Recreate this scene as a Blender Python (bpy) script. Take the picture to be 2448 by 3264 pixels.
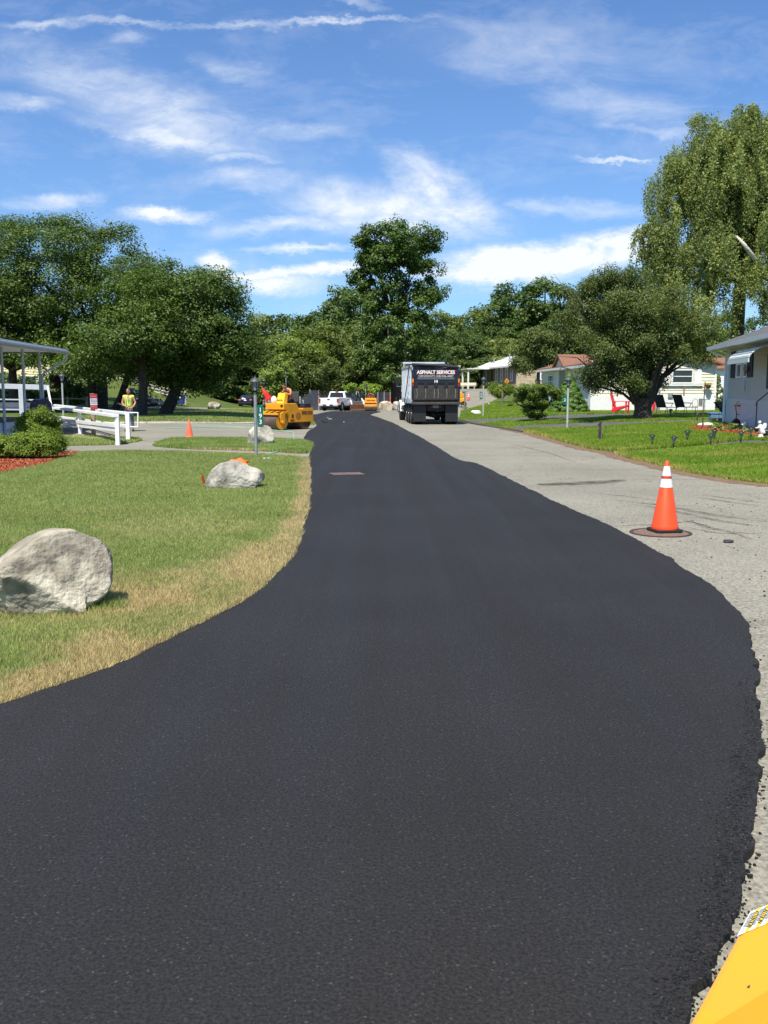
import bpy, bmesh, math, random
import numpy as np
from mathutils import Vector, Matrix, Euler
from mathutils.geometry import delaunay_2d_cdt
random.seed(7); rng = np.random.default_rng(11)
R = math.radians
for o in list(bpy.data.objects): bpy.data.objects.remove(o)
S = bpy.context.scene
COL = S.collection
# ------------------------------------------------------------ camera
F, PX0, PY0 = 3080.0, 1224.0, 1632.0
TH = math.atan(391/3080); H = 1.84
cam = bpy.data.objects.new('camera', bpy.data.cameras.new('camera')); COL.objects.link(cam)
cam.location = (0, 0, H); cam.rotation_euler = (math.pi/2-TH, 0, 0)
cam.data.sensor_fit = 'VERTICAL'; cam.data.sensor_height = 24; cam.data.lens = 24*F/3264
cam.data.clip_start = .05; cam.data.clip_end = 5000
S.camera = cam
# ------------------------------------------------------------ light, sky
SUN_EL = R(61); SX, SY = -.36, -.93
world = bpy.data.worlds.new('World'); S.world = world; world.use_nodes = True
S.view_settings.view_transform = 'Standard'; S.view_settings.look = 'None'
S.view_settings.exposure = .52; S.view_settings.gamma = 1
S.view_settings.use_curve_mapping = False
sl = bpy.data.lights.new('sun', 'SUN'); sl.energy = 5.0; sl.angle = R(.5); sl.color = (1, .94, .82)
so = bpy.data.objects.new('sun', sl); COL.objects.link(so)
hn = math.hypot(SX, SY)
SD = Vector((SX/hn*math.cos(SUN_EL), SY/hn*math.cos(SUN_EL), math.sin(SUN_EL)))
so.rotation_euler = SD.to_track_quat('Z', 'Y').to_euler()
S.cycles.use_denoising = True
S.cycles.max_bounces = 6; S.cycles.transparent_max_bounces = 6

def raydir(px, py):
    u = (px-PX0)/F; v = (PY0-py)/F
    return (u, math.cos(TH)+v*math.sin(TH), -math.sin(TH)+v*math.cos(TH))
def uv(px, py):
    d = raydir(px, py); return d[0]/d[1], d[2]/d[1]

def build_world():
    nt = world.node_tree; nt.nodes.clear(); N = nt.nodes.new; L = nt.links.new
    out = N('ShaderNodeOutputWorld'); bg = N('ShaderNodeBackground'); bg.inputs[1].default_value = SKY_STR
    sky = N('ShaderNodeTexSky'); sky.sky_type = 'NISHITA'; sky.sun_disc = False
    sky.sun_elevation = SUN_EL; sky.sun_rotation = math.atan2(SX, SY)
    sky.air_density = 1.0; sky.dust_density = .35; sky.ozone_density = 3.0; sky.altitude = 50
    tc = N('ShaderNodeTexCoord'); sep = N('ShaderNodeSeparateXYZ'); L(tc.outputs['Generated'], sep.inputs[0])
    def m(op, a, b=None, c=None, clamp=False):
        n = N('ShaderNodeMath'); n.operation = op; n.use_clamp = clamp
        for i, q in enumerate((a, b, c)):
            if q is None: continue
            if isinstance(q, (int, float)): n.inputs[i].default_value = q
            else: L(q, n.inputs[i])
        return n.outputs[0]
    yy = m('MAXIMUM', sep.outputs[1], .05)
    u = m('DIVIDE', sep.outputs[0], yy); v = m('DIVIDE', sep.outputs[2], yy)
    cb = N('ShaderNodeCombineXYZ'); L(u, cb.inputs[0]); L(v, cb.inputs[1])
    def noise(scale, sx, sy, rot=0, det=6, rough=.6, dist=0.):
        mp = N('ShaderNodeMapping'); mp.inputs['Scale'].default_value = (sx, sy, 1); mp.inputs['Rotation'].default_value = (0, 0, rot)
        L(cb.outputs[0], mp.inputs[0])
        n = N('ShaderNodeTexNoise'); n.inputs['Scale'].default_value = scale; n.inputs['Detail'].default_value = det
        n.inputs['Roughness'].default_value = rough; n.inputs['Distortion'].default_value = dist
        L(mp.outputs[0], n.inputs[0]); return n.outputs[0]
    def cnoise(scale, sx, sy, rot, det, amp, acc_in):
        mp = N('ShaderNodeMapping'); mp.inputs['Scale'].default_value = (sx, sy, 1); mp.inputs['Rotation'].default_value = (0, 0, rot)
        L(cb.outputs[0], mp.inputs[0]); n = N('ShaderNodeTexNoise'); n.inputs['Scale'].default_value = scale; n.inputs['Detail'].default_value = det; n.inputs['Roughness'].default_value = .7
        L(mp.outputs[0], n.inputs[0]); sb = N('ShaderNodeVectorMath'); sb.operation = 'SUBTRACT'; L(n.outputs['Color'], sb.inputs[0]); sb.inputs[1].default_value = (.5,.5,.5)
        ml = N('ShaderNodeVectorMath'); ml.operation = 'MULTIPLY'; L(sb.outputs[0], ml.inputs[0]); ml.inputs[1].default_value = amp
        ad = N('ShaderNodeVectorMath'); ad.operation = 'ADD'; L(acc_in, ad.inputs[0]); L(ml.outputs[0], ad.inputs[1]); return ad.outputs[0]
    warp = cnoise(5, 1, 2, 0, 8, (.11, .055, 0), cb.outputs[0]); warp = cnoise(22, 1, 1.5, .3, 5, (.030, .016, 0), warp)
    # blobs: displayed px (1659 wide), radius px, rotation deg (positive = falls to the right), weight
    blobs = [(110,50,90,12,0,.4),(300,46,110,9,3,.4),(490,50,120,9,0,.35),(740,47,190,7,-2,.4),
      (330,235,330,75,20,.40),(60,215,110,24,5,.45),(390,295,230,26,12,.5),(620,292,110,24,0,.3),(290,80,40,18,0,.22),
      (850,455,230,58,4,.8),(930,400,105,58,25,.9),(1000,455,110,38,15,.7),(640,480,190,20,-6,.5),(560,390,130,28,4,.35),
      (1180,565,270,44,-5,1.6),(1080,590,190,28,-2,1.4),(1300,530,120,30,-10,1.5),(1240,450,160,22,3,.5),(560,600,230,16,-3,.9),(690,590,130,18,-4,.9),
      (350,466,95,18,0,.8),(100,435,110,18,-4,.5),(460,572,50,26,10,.9),(590,622,90,24,0,.95),
      (1345,340,85,6,0,.5),(1330,215,170,40,6,.2),(500,140,90,22,10,.2),(1420,270,130,12,2,.22),(660,535,130,10,-2,.55),
      (1130,440,60,16,0,.5),(520,345,90,12,6,.5),(1100,110,260,60,6,.12),(780,10,60,10,12,.4)]
    acc = None
    for (bx, by, rx, ry, rot, w) in blobs:
        k = 1.4756; a = uv(bx*k, by*k); b = uv((bx+rx)*k, by*k); c = uv(bx*k, (by-ry)*k)
        mp = N('ShaderNodeMapping'); mp.vector_type = 'TEXTURE'
        mp.inputs['Location'].default_value = (a[0], a[1], 0); mp.inputs['Rotation'].default_value = (0, 0, R(-rot))
        mp.inputs['Scale'].default_value = (abs(b[0]-a[0])*1.25, abs(c[1]-a[1])*1.25, 1)
        L(warp, mp.inputs[0])
        ln = N('ShaderNodeVectorMath'); ln.operation = 'LENGTH'; L(mp.outputs[0], ln.inputs[0])
        mr = N('ShaderNodeMapRange'); mr.interpolation_type = 'SMOOTHSTEP'
        mr.inputs[1].default_value = 1.15; mr.inputs[2].default_value = .0; mr.inputs[3].default_value = 0; mr.inputs[4].default_value = w
        L(ln.outputs['Value'], mr.inputs[0])
        acc = mr.outputs[0] if acc is None else m('MAXIMUM', acc, mr.outputs[0])
    n1 = noise(3.2, 1, 3.2, R(-14), 9, .62, .6); n2 = noise(9, 1, 2.6, R(-10), 8, .68, .9); n3 = noise(26, 1, 2, 0, 5, .65, .4)
    nn = m('ADD', m('MULTIPLY', n1, .45), m('ADD', m('MULTIPLY', n2, .38), m('MULTIPLY', n3, .17)))
    nz = m('MULTIPLY', m('SUBTRACT', nn, .5), 2.6)           # about -1..1
    msk = m('MULTIPLY', acc, m('MAXIMUM', m('ADD', 1.0, m('MULTIPLY', nz, 2.3)), 0))
    veil = m('MULTIPLY', m('MAXIMUM', m('ADD', nz, .05), 0), .42)
    hz = N('ShaderNodeMapRange'); hz.inputs[1].default_value = 0; hz.inputs[2].default_value = .55; hz.inputs[3].default_value = .10; hz.inputs[4].default_value = .0
    L(v, hz.inputs[0])
    tot = m('ADD', m('ADD', msk, veil), hz.outputs[0], clamp=True)
    tot = m('MINIMUM', tot, .97)
    # colour of sky: slight saturation as the phone renders it
    hs = N('ShaderNodeMix'); hs.data_type = 'RGBA'; hs.blend_type = 'MULTIPLY'; hs.inputs[0].default_value = 1
    L(sky.outputs[0], hs.inputs[6]); hs.inputs[7].default_value = SKY_TINT
    mx = N('ShaderNodeMix'); mx.data_type = 'RGBA'; L(tot, mx.inputs[0]); L(hs.outputs[2], mx.inputs[6])
    mx.inputs[7].default_value = CLOUD
    L(mx.outputs[2], bg.inputs[0]); L(bg.outputs[0], out.inputs[0])
SKY_STR = .078; SKY_TINT = (.66, 1.01, 1.40, 1); CLOUD = (8.9, 9.3, 9.8, 1)
build_world()

# ------------------------------------------------------------ terrain
def ss(t):
    t = np.clip(t, 0, 1); return t*t*(3-2*t)
def T(x, y):
    x = np.asarray(x, float); y = np.asarray(y, float)
    xr = x+3*ss((y-40)/20)
    z = .45*ss((xr-6.3)/7)*ss((y-12)/16)
    z = z+1.45*ss((y-68)/58)*ss((x-2)/9)
    z = z+.28*ss((-x-6)/6)*ss((y-34)/20)
    z = z-.6*ss((y-65)/70)*(1-ss((x-1)/7))*ss((x+28)/14)
    z = z+2.6*ss((-x-13)/14)*(1-ss((-x-29)/9))*ss((y-66)/26)
    z = z+5*ss((y-150)/200)
    return z
def Tz(x, y): return float(T(x, y))
def G(px, py, dz=0.):
    d = raydir(px, py)
    t = np.concatenate([np.arange(.5, 60, .1), np.arange(60, 400, .3)])
    z = H+t*d[2]-T(t*d[0], t*d[1])-dz
    i = np.argmax(z < 0)
    if z[i] >= 0: raise Exception('no ground at %s %s' % (px, py))
    t0 = t[i-1]+(t[i]-t[i-1])*z[i-1]/(z[i-1]-z[i])
    return Vector((t0*d[0], t0*d[1], H+t0*d[2]))
def W(px, d): # ground point under column px at depth d
    x = (px-PX0)/F*d/1.0; x = x*1.0
    k = raydir(px, 1241); x = d*k[0]/k[1]
    return Vector((x, d, Tz(x, d)))
def Pt(px, py, d):
    k = raydir(px, py); return Vector((d*k[0]/k[1], d, H+d*k[2]/k[1]))

# ------------------------------------------------------------ materials
MC = {}
def mat(name, col, rough=.7, metal=0., var=.12, scale=6., bump=0., bscale=40., spec=.5, coat=0., trans=0., coord='Object', spots=None):
    if name in MC: return MC[name]
    mt = bpy.data.materials.new(name); mt.use_nodes = True; nt = mt.node_tree; N = nt.nodes.new; L = nt.links.new
    bs = nt.nodes['Principled BSDF']; bs.inputs['Roughness'].default_value = rough; bs.inputs['Metallic'].default_value = metal
    bs.inputs['Specular IOR Level'].default_value = spec
    if coat: bs.inputs['Coat Weight'].default_value = coat; bs.inputs['Coat Roughness'].default_value = .08
    if trans: bs.inputs['Transmission Weight'].default_value = trans
    tc = N('ShaderNodeTexCoord'); ns = N('ShaderNodeTexNoise'); ns.inputs['Scale'].default_value = scale; ns.inputs['Detail'].default_value = 5
    L(tc.outputs[coord], ns.inputs[0])
    rp = N('ShaderNodeMapRange'); rp.inputs[1].default_value = .3; rp.inputs[2].default_value = .7
    rp.inputs[3].default_value = 1-var; rp.inputs[4].default_value = 1+var; L(ns.outputs[0], rp.inputs[0])
    mx = N('ShaderNodeVectorMath'); mx.operation = 'SCALE'; mx.inputs[0].default_value = col[:3]; L(rp.outputs[0], mx.inputs['Scale'])
    last = mx.outputs[0]
    if spots:
        sc, c2, lo, hi = spots
        n2 = N('ShaderNodeTexNoise'); n2.inputs['Scale'].default_value = sc; n2.inputs['Detail'].default_value = 6; L(tc.outputs[coord], n2.inputs[0])
        r2 = N('ShaderNodeMapRange'); r2.inputs[1].default_value = lo; r2.inputs[2].default_value = hi; L(n2.outputs[0], r2.inputs[0])
        m2 = N('ShaderNodeMix'); m2.data_type = 'RGBA'; L(r2.outputs[0], m2.inputs[0]); L(last, m2.inputs[6]); m2.inputs[7].default_value = (*c2, 1)
        last = m2.outputs[2]
    L(last, bs.inputs['Base Color'])
    if bump:
        nb = N('ShaderNodeTexNoise'); nb.inputs['Scale'].default_value = bscale; nb.inputs['Detail'].default_value = 4; L(tc.outputs[coord], nb.inputs[0])
        bm_ = N('ShaderNodeBump'); bm_.inputs['Strength'].default_value = bump; bm_.inputs['Distance'].default_value = .02; L(nb.outputs[0], bm_.inputs['Height']); L(bm_.outputs[0], bs.inputs['Normal'])
    MC[name] = mt; return mt
def leafmat(name, c1, c2, tr=.3, c3=None):
    if name in MC: return MC[name]
    mt = bpy.data.materials.new(name); mt.use_nodes = True; nt = mt.node_tree; nt.nodes.clear(); N = nt.nodes.new; L = nt.links.new
    out = N('ShaderNodeOutputMaterial'); at = N('ShaderNodeAttribute'); at.attribute_name = 'tone'
    cr = N('ShaderNodeValToRGB'); cr.color_ramp.elements[0].color = (*c1, 1); cr.color_ramp.elements[1].color = (*c2, 1)
    if c3: e = cr.color_ramp.elements.new(.9); e.color = (*c2, 1); cr.color_ramp.elements[2].color = (*c3, 1)
    L(at.outputs['Fac'], cr.inputs[0])
    df = N('ShaderNodeBsdfPrincipled'); df.inputs['Roughness'].default_value = .5; df.inputs['Specular IOR Level'].default_value = .35
    tl = N('ShaderNodeBsdfTranslucent'); ms = N('ShaderNodeMixShader'); ms.inputs[0].default_value = tr
    L(cr.outputs[0], df.inputs['Base Color'])
    hv = N('ShaderNodeVectorMath'); hv.operation = 'MULTIPLY'; hv.inputs[1].default_value = (1.2, 1.25, .6); L(cr.outputs[0], hv.inputs[0]); L(hv.outputs[0], tl.inputs[0])
    L(df.outputs[0], ms.inputs[1]); L(tl.outputs[0], ms.inputs[2]); L(ms.outputs[0], out.inputs[0])
    MC[name] = mt; return mt

# ------------------------------------------------------------ mesh builder
class MB:
    def __init__(s): s.v = []; s.f = []; s.M = Matrix()
    def add(s, vs, fs):
        n = len(s.v); s.v += [tuple(s.M @ Vector(p)) for p in vs]; s.f += [tuple(i+n for i in q) for q in fs]; return s
    def box(s, x0, x1, y0, y1, z0, z1):
        return s.add([(x0,y0,z0),(x1,y0,z0),(x1,y1,z0),(x0,y1,z0),(x0,y0,z1),(x1,y0,z1),(x1,y1,z1),(x0,y1,z1)],
              [(0,3,2,1),(4,5,6,7),(0,1,5,4),(1,2,6,5),(2,3,7,6),(3,0,4,7)])
    def hexa(s, b, t): # bottom 4 pts, top 4 pts, ccw from above
        return s.add(list(b)+list(t), [(0,3,2,1),(4,5,6,7),(0,1,5,4),(1,2,6,5),(2,3,7,6),(3,0,4,7)])
    def tube(s, pts, rad, n=10, caps=True):
        pts = [Vector(p) for p in pts]
        if isinstance(rad, (int, float)): rad = [rad]*len(pts)
        vs = []; fs = []; up = None
        for i, p in enumerate(pts):
            d = (pts[min(i+1, len(pts)-1)]-pts[max(i-1, 0)]).normalized()
            if up is None: up = Vector((0,0,1)) if abs(d.z) < .9 else Vector((1,0,0))
            a = d.cross(up).normalized(); b = a.cross(d).normalized(); up = b
            for k in range(n):
                t = 2*math.pi*k/n; vs.append(p+(a*math.cos(t)+b*math.sin(t))*rad[i])
        for i in range(len(pts)-1):
            for k in range(n): fs.append((i*n+k, i*n+(k+1)%n, (i+1)*n+(k+1)%n, (i+1)*n+k))
        if caps: fs.append(tuple(range(n-1, -1, -1))); fs.append(tuple(range((len(pts)-1)*n, len(pts)*n)))
        return s.add(vs, fs)
    def cyl(s, a, b, r, r2=None, n=14): return s.tube([a, b], [r, r if r2 is None else r2], n)
    def lathe(s, prof, n=20, c=(0,0,0), axis='z', capb=True, capt=True):
        vs = []; fs = []
        for (r, z) in prof:
            for k in range(n):
                t = 2*math.pi*k/n; x, y = r*math.cos(t), r*math.sin(t)
                p = (x, y, z) if axis == 'z' else ((z, x, y) if axis == 'x' else (y, z, x))
                vs.append((p[0]+c[0], p[1]+c[1], p[2]+c[2]))
        for i in range(len(prof)-1):
            for k in range(n): fs.append((i*n+k, i*n+(k+1)%n, (i+1)*n+(k+1)%n, (i+1)*n+k))
        if capb: fs.append(tuple(range(n-1, -1, -1)))
        if capt: fs.append(tuple(range((len(prof)-1)*n, len(prof)*n)))
        return s.add(vs, fs)
    def prism(s, poly, a0, a1, axis='x'): # poly in the other two coords
        n = len(poly); f = {'x': lambda p, a: (a, p[0], p[1]), 'y': lambda p, a: (p[0], a, p[1]), 'z': lambda p, a: (p[0], p[1], a)}[axis]
        return s.add([f(p, a0) for p in poly]+[f(p, a1) for p in poly],
            [tuple(range(n-1, -1, -1)), tuple(range(n, 2*n))]+[(i, (i+1)%n, n+(i+1)%n, n+i) for i in range(n)])
    def ell(s, c, r, n=14, m=8):
        vs = [(c[0], c[1], c[2]-r[2])]; fs = []
        for i in range(1, m):
            a = -math.pi/2+math.pi*i/m
            for k in range(n):
                t = 2*math.pi*k/n; vs.append((c[0]+r[0]*math.cos(a)*math.cos(t), c[1]+r[1]*math.cos(a)*math.sin(t), c[2]+r[2]*math.sin(a)))
        vs.append((c[0], c[1], c[2]+r[2]))
        for k in range(n): fs.append((0, 1+(k+1)%n, 1+k))
        for i in range(m-2):
            for k in range(n): a = 1+i*n+k; b = 1+i*n+(k+1)%n; fs.append((a, b, b+n, a+n))
        e = len(vs)-1; o = 1+(m-2)*n
        for k in range(n): fs.append((e, o+k, o+(k+1)%n))
        return s.add(vs, fs)
    def siding(s, p0, p1, z0, z1, step=.2, lip=.018, holes=()):
        # clapboards on a vertical wall from p0 to p1 (2d); outward = right-hand side of p0->p1; holes in (t0,t1,za,zb)
        p0 = Vector((*p0[:2], 0)); p1 = Vector((*p1[:2], 0)); d = (p1-p0); Ln = d.length; d.normalize(); nrm = Vector((d.y, -d.x, 0))
        z = z0
        while z < z1-.01:
            zt = min(z+step, z1); segs = [(0, Ln)]
            for (a, b, za, zb) in holes:
                if zb > z+.02 and za < zt-.02:
                    new = []
                    for (q, r) in segs:
                        if b <= q or a >= r: new.append((q, r)); continue
                        if a > q: new.append((q, a))
                        if b < r: new.append((b, r))
                    segs = new
            for (q, r) in segs:
                A = p0+d*q; B = p0+d*r; u = Vector((0,0,1))
                s.add([A+nrm*lip+u*z, B+nrm*lip+u*z, B+nrm*.002+u*zt, A+nrm*.002+u*zt, A+u*z, B+u*z],
                      [(0,1,2,3), (4,5,1,0)])
            z += step
        return s
def link(name, me, m_, parent=None, smooth=False, bevel=0., sub=0):
    o = bpy.data.objects.new(name, me); COL.objects.link(o)
    if m_ is not None and not me.materials: me.materials.append(m_)
    if parent is not None: o.parent = parent
    if smooth: me.polygons.foreach_set('use_smooth', [True]*len(me.polygons))
    if bevel:
        b = o.modifiers.new('bevel', 'BEVEL'); b.width = bevel; b.segments = 2; b.limit_method = 'ANGLE'; b.angle_limit = R(40)
    if sub: q = o.modifiers.new('sub', 'SUBSURF'); q.levels = sub; q.render_levels = sub
    return o
def part(name, mb, m_, parent=None, smooth=False, bevel=0., label=None, sub=0):
    me = bpy.data.meshes.new(name); me.from_pydata(mb.v, [], mb.f); me.update()
    bm = bmesh.new(); bm.from_mesh(me); bmesh.ops.recalc_face_normals(bm, faces=bm.faces); bm.to_mesh(me); bm.free()
    o = link(name, me, m_, parent, smooth, bevel, sub)
    if label: o['label'] = label
    if smooth and not sub:
        try: me.set_sharp_from_angle(angle=R(45))
        except Exception: pass
    return o
def tag(o, label, cat, group=None):
    o['label'] = label; o['category'] = cat
    if group: o['group'] = group
    return o
def thing(name, label, cat, loc=(0,0,0), rz=0., group=None, sc=1.):
    o = bpy.data.objects.new(name, None); COL.objects.link(o); o.location = loc; o.rotation_euler = (0,0,rz); o.empty_display_size = .2
    o.scale = (sc, sc, sc)
    return tag(o, label, cat, group)
KIDS = {}
def dup(root, loc, rz=0., label=None, sc=None, group=None, cat=None):
    kids = {}
    for o in bpy.data.objects:
        if o.parent: kids.setdefault(o.parent.name, []).append(o)
    def cp(o, par):
        c = o.copy(); COL.objects.link(c); c.parent = par
        for k in kids.get(o.name, []): cp(k, c)
        return c
    r = root.copy(); COL.objects.link(r)
    for k in kids.get(root.name, []): cp(k, r)
    r.location = loc; r.rotation_euler = (0,0,rz)
    if sc is not None: r.scale = sc if hasattr(sc, '__len__') else (sc, sc, sc)
    if label: r['label'] = label
    if group: r['group'] = group
    if cat: r['category'] = cat
    return r
def bigmesh(name, verts, faces_n, tone=None, idx=None):
    # verts (N,3); faces_n verts per face laid out consecutively unless idx given
    me = bpy.data.meshes.new(name); n = len(verts); me.vertices.add(n); me.vertices.foreach_set('co', np.ascontiguousarray(verts, dtype=np.float32).ravel())
    if idx is None: idx = np.arange(n, dtype=np.int32)
    nf = len(idx)//faces_n
    me.loops.add(len(idx)); me.loops.foreach_set('vertex_index', idx.astype(np.int32).ravel())
    me.polygons.add(nf); me.polygons.foreach_set('loop_start', np.arange(0, nf*faces_n, faces_n, dtype=np.int32))
    try: me.polygons.foreach_set('loop_total', np.full(nf, faces_n, dtype=np.int32))
    except Exception: pass
    if tone is not None:
        a = me.attributes.new('tone', 'FLOAT', 'POINT'); a.data.foreach_set('value', np.ascontiguousarray(tone, dtype=np.float32))
    me.update(calc_edges=True); me.validate(); return me
def textmesh(name, s, size, m_, parent, loc, rot=(math.pi/2,0,0), width=None, bold=0., depth=.003, label=None, ext=0):
    cu = bpy.data.curves.new(name, 'FONT'); cu.body = s; cu.size = size; cu.align_x = 'CENTER'; cu.align_y = 'CENTER'; cu.extrude = depth; cu.offset = bold
    to = bpy.data.objects.new(name+'_tmp', cu); COL.objects.link(to); bpy.context.view_layer.update()
    me = bpy.data.meshes.new_from_object(to); bpy.data.objects.remove(to)
    o = link(name, me, m_, parent); o.location = loc; o.rotation_euler = rot
    if width:
        xs = [v.co.x for v in me.vertices]; w = max(xs)-min(xs); k = width/w
        for v in me.vertices: v.co.x *= k
    if label: o['label'] = label
    return o
# value noise
def vnoise(x, y, sc, seed=0):
    x = np.asarray(x)/sc+1000; y = np.asarray(y)/sc+1000; xi = np.floor(x).astype(np.int64); yi = np.floor(y).astype(np.int64)
    fx = x-xi; fy = y-yi; fx = fx*fx*(3-2*fx); fy = fy*fy*(3-2*fy)
    def h(a, b):
        q = (a*374761393+b*668265263+seed*1442695041) & 0x7fffffff; q = ((q ^ (q >> 13))*1274126177) & 0x7fffffff
        return ((q ^ (q >> 16)) & 0xffff)/65535.
    return (h(xi,yi)*(1-fx)+h(xi+1,yi)*fx)*(1-fy)+(h(xi,yi+1)*(1-fx)+h(xi+1,yi+1)*fx)*fy
def fbm(x, y, sc, seed=0): return .5*vnoise(x,y,sc,seed)+.3*vnoise(x,y,sc/2.3,seed+1)+.2*vnoise(x,y,sc/5.1,seed+2)
def inpoly(x, y, poly):
    x = np.asarray(x); y = np.asarray(y); ins = np.zeros(x.shape, bool); n = len(poly)
    for i in range(n):
        x0, y0 = poly[i][:2]; x1, y1 = poly[(i+1) % n][:2]
        if y0 == y1: continue
        c = ((y0 > y) != (y1 > y)) & (x < (x1-x0)*(y-y0)/(y1-y0)+x0); ins ^= c
    return ins
def segdist(x, y, line):
    best = np.full(np.shape(x), 1e9)
    for i in range(len(line)-1):
        ax, ay = line[i][:2]; bx, by = line[i+1][:2]; dx, dy = bx-ax, by-ay; L2 = dx*dx+dy*dy+1e-9
        t = np.clip(((x-ax)*dx+(y-ay)*dy)/L2, 0, 1); d = np.hypot(x-ax-t*dx, y-ay-t*dy); best = np.minimum(best, d)
    return best
def dense(poly, step, jit=0., closed=True):
    out = []; n = len(poly)
    for i in range(n if closed else n-1):
        a = Vector(poly[i][:2]); b = Vector(poly[(i+1) % n][:2]); L_ = (b-a).length; dd = max(step, a.length*.006) if step else L_
        k = max(1, int(L_/dd))
        for j in range(k):
            p = a.lerp(b, j/k); jj = jit*min(1, 1)
            out.append(Vector((p.x+random.uniform(-jj, jj), p.y+random.uniform(-jj, jj))))
    return out
def smoothpoly(poly, it=1, closed=True):
    for _ in range(it):
        new = []; n = len(poly)
        for i in range(n):
            if not closed and i == n-1: break
            a = Vector(poly[i][:2]); b = Vector(poly[(i+1) % n][:2]); new += [a.lerp(b, .25), a.lerp(b, .75)]
        poly = new if closed else [Vector(poly[0][:2])]+new+[Vector(poly[-1][:2])]
    return poly
def sheet(name, poly, dz, m_, step=.5, skirt=0., inner=1.0, attr=None):
    xs = [p[0] for p in poly]; ys = [p[1] for p in poly]; pts = [Vector(p[:2]) for p in poly]; n = len(pts)
    edges = [(i, (i+1) % n) for i in range(n)]
    gx = []; y = min(ys)
    while y < max(ys):
        st = max(inner, y*.012*inner*2 if inner < 1 else inner)
        x = np.arange(min(xs), max(xs), st)+random.uniform(0, .01); m = inpoly(x, np.full_like(x, y), poly) & (segdist(x, np.full_like(x, y), list(poly)+[poly[0]]) > st*.3)
        gx += [Vector((float(q), y)) for q in x[m]]; y += st
    r = delaunay_2d_cdt(pts+gx, edges, [], 1, 1e-5)
    V = np.array([(p.x, p.y) for p in r[0]]); z = T(V[:,0], V[:,1])+dz
    vs = [(a[0], a[1], b) for a, b in zip(V, z)]; fs = [tuple(f) for f in r[2]]
    if skirt:
        idx = {}
        for q, orig in enumerate(r[3]):
            for k in orig: idx[k] = q
        ring = [idx[i] for i in range(n) if i in idx]; n0 = len(vs)
        vs += [(vs[i][0], vs[i][1], vs[i][2]-skirt) for i in ring]; k = len(ring)
        fs += [(ring[i], ring[(i+1) % k], n0+(i+1) % k, n0+i) for i in range(k)]
    me = bpy.data.meshes.new(name); me.from_pydata(vs, [], fs); me.update()
    for p in me.polygons:
        if len(p.vertices) == 3 and p.normal.z < 0: p.flip()
    if attr is not None:
        a = me.attributes.new('dry', 'FLOAT', 'POINT'); X = np.array([v[0] for v in vs]); Y = np.array([v[1] for v in vs]); a.data.foreach_set('value', attr(X, Y).astype(np.float32))
    o = link(name, me, m_); o['kind'] = 'structure'; return o
# ============================================================ GROUND
def lerp_mat_ground():
    mt = bpy.data.materials.new('lawn_soil_grass'); mt.use_nodes = True; nt = mt.node_tree; N = nt.nodes.new; L = nt.links.new
    bs = nt.nodes['Principled BSDF']; bs.inputs['Roughness'].default_value = .95; bs.inputs['Specular IOR Level'].default_value = .15
    tc = N('ShaderNodeTexCoord')
    a = N('ShaderNodeTexNoise'); a.inputs['Scale'].default_value = .5; a.inputs['Detail'].default_value = 8; a.inputs['Roughness'].default_value = .7; L(tc.outputs['Object'], a.inputs[0])
    b = N('ShaderNodeTexNoise'); b.inputs['Scale'].default_value = 22; b.inputs['Detail'].default_value = 4; L(tc.outputs['Object'], b.inputs[0])
    r = N('ShaderNodeValToRGB'); r.color_ramp.elements[0].position = .35; r.color_ramp.elements[0].color = (.062, .105, .018, 1)
    r.color_ramp.elements[1].position = .65; r.color_ramp.elements[1].color = (.13, .155, .04, 1); L(a.outputs[0], r.inputs[0])
    at = N('ShaderNodeAttribute'); at.attribute_name = 'dry'
    m1 = N('ShaderNodeMix'); m1.data_type = 'RGBA'; L(at.outputs['Fac'], m1.inputs[0]); L(r.outputs[0], m1.inputs[6]); m1.inputs[7].default_value = (.24, .17, .08, 1)
    mr = N('ShaderNodeMapRange'); mr.inputs[1].default_value = .35; mr.inputs[2].default_value = .65; mr.inputs[3].default_value = .65; mr.inputs[4].default_value = 1.2; L(b.outputs[0], mr.inputs[0])
    sc = N('ShaderNodeVectorMath'); sc.operation = 'SCALE'; L(m1.outputs[2], sc.inputs[0]); L(mr.outputs[0], sc.inputs['Scale']); L(sc.outputs[0], bs.inputs['Base Color'])
    return mt
M_GRASS = lerp_mat_ground()
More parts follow.
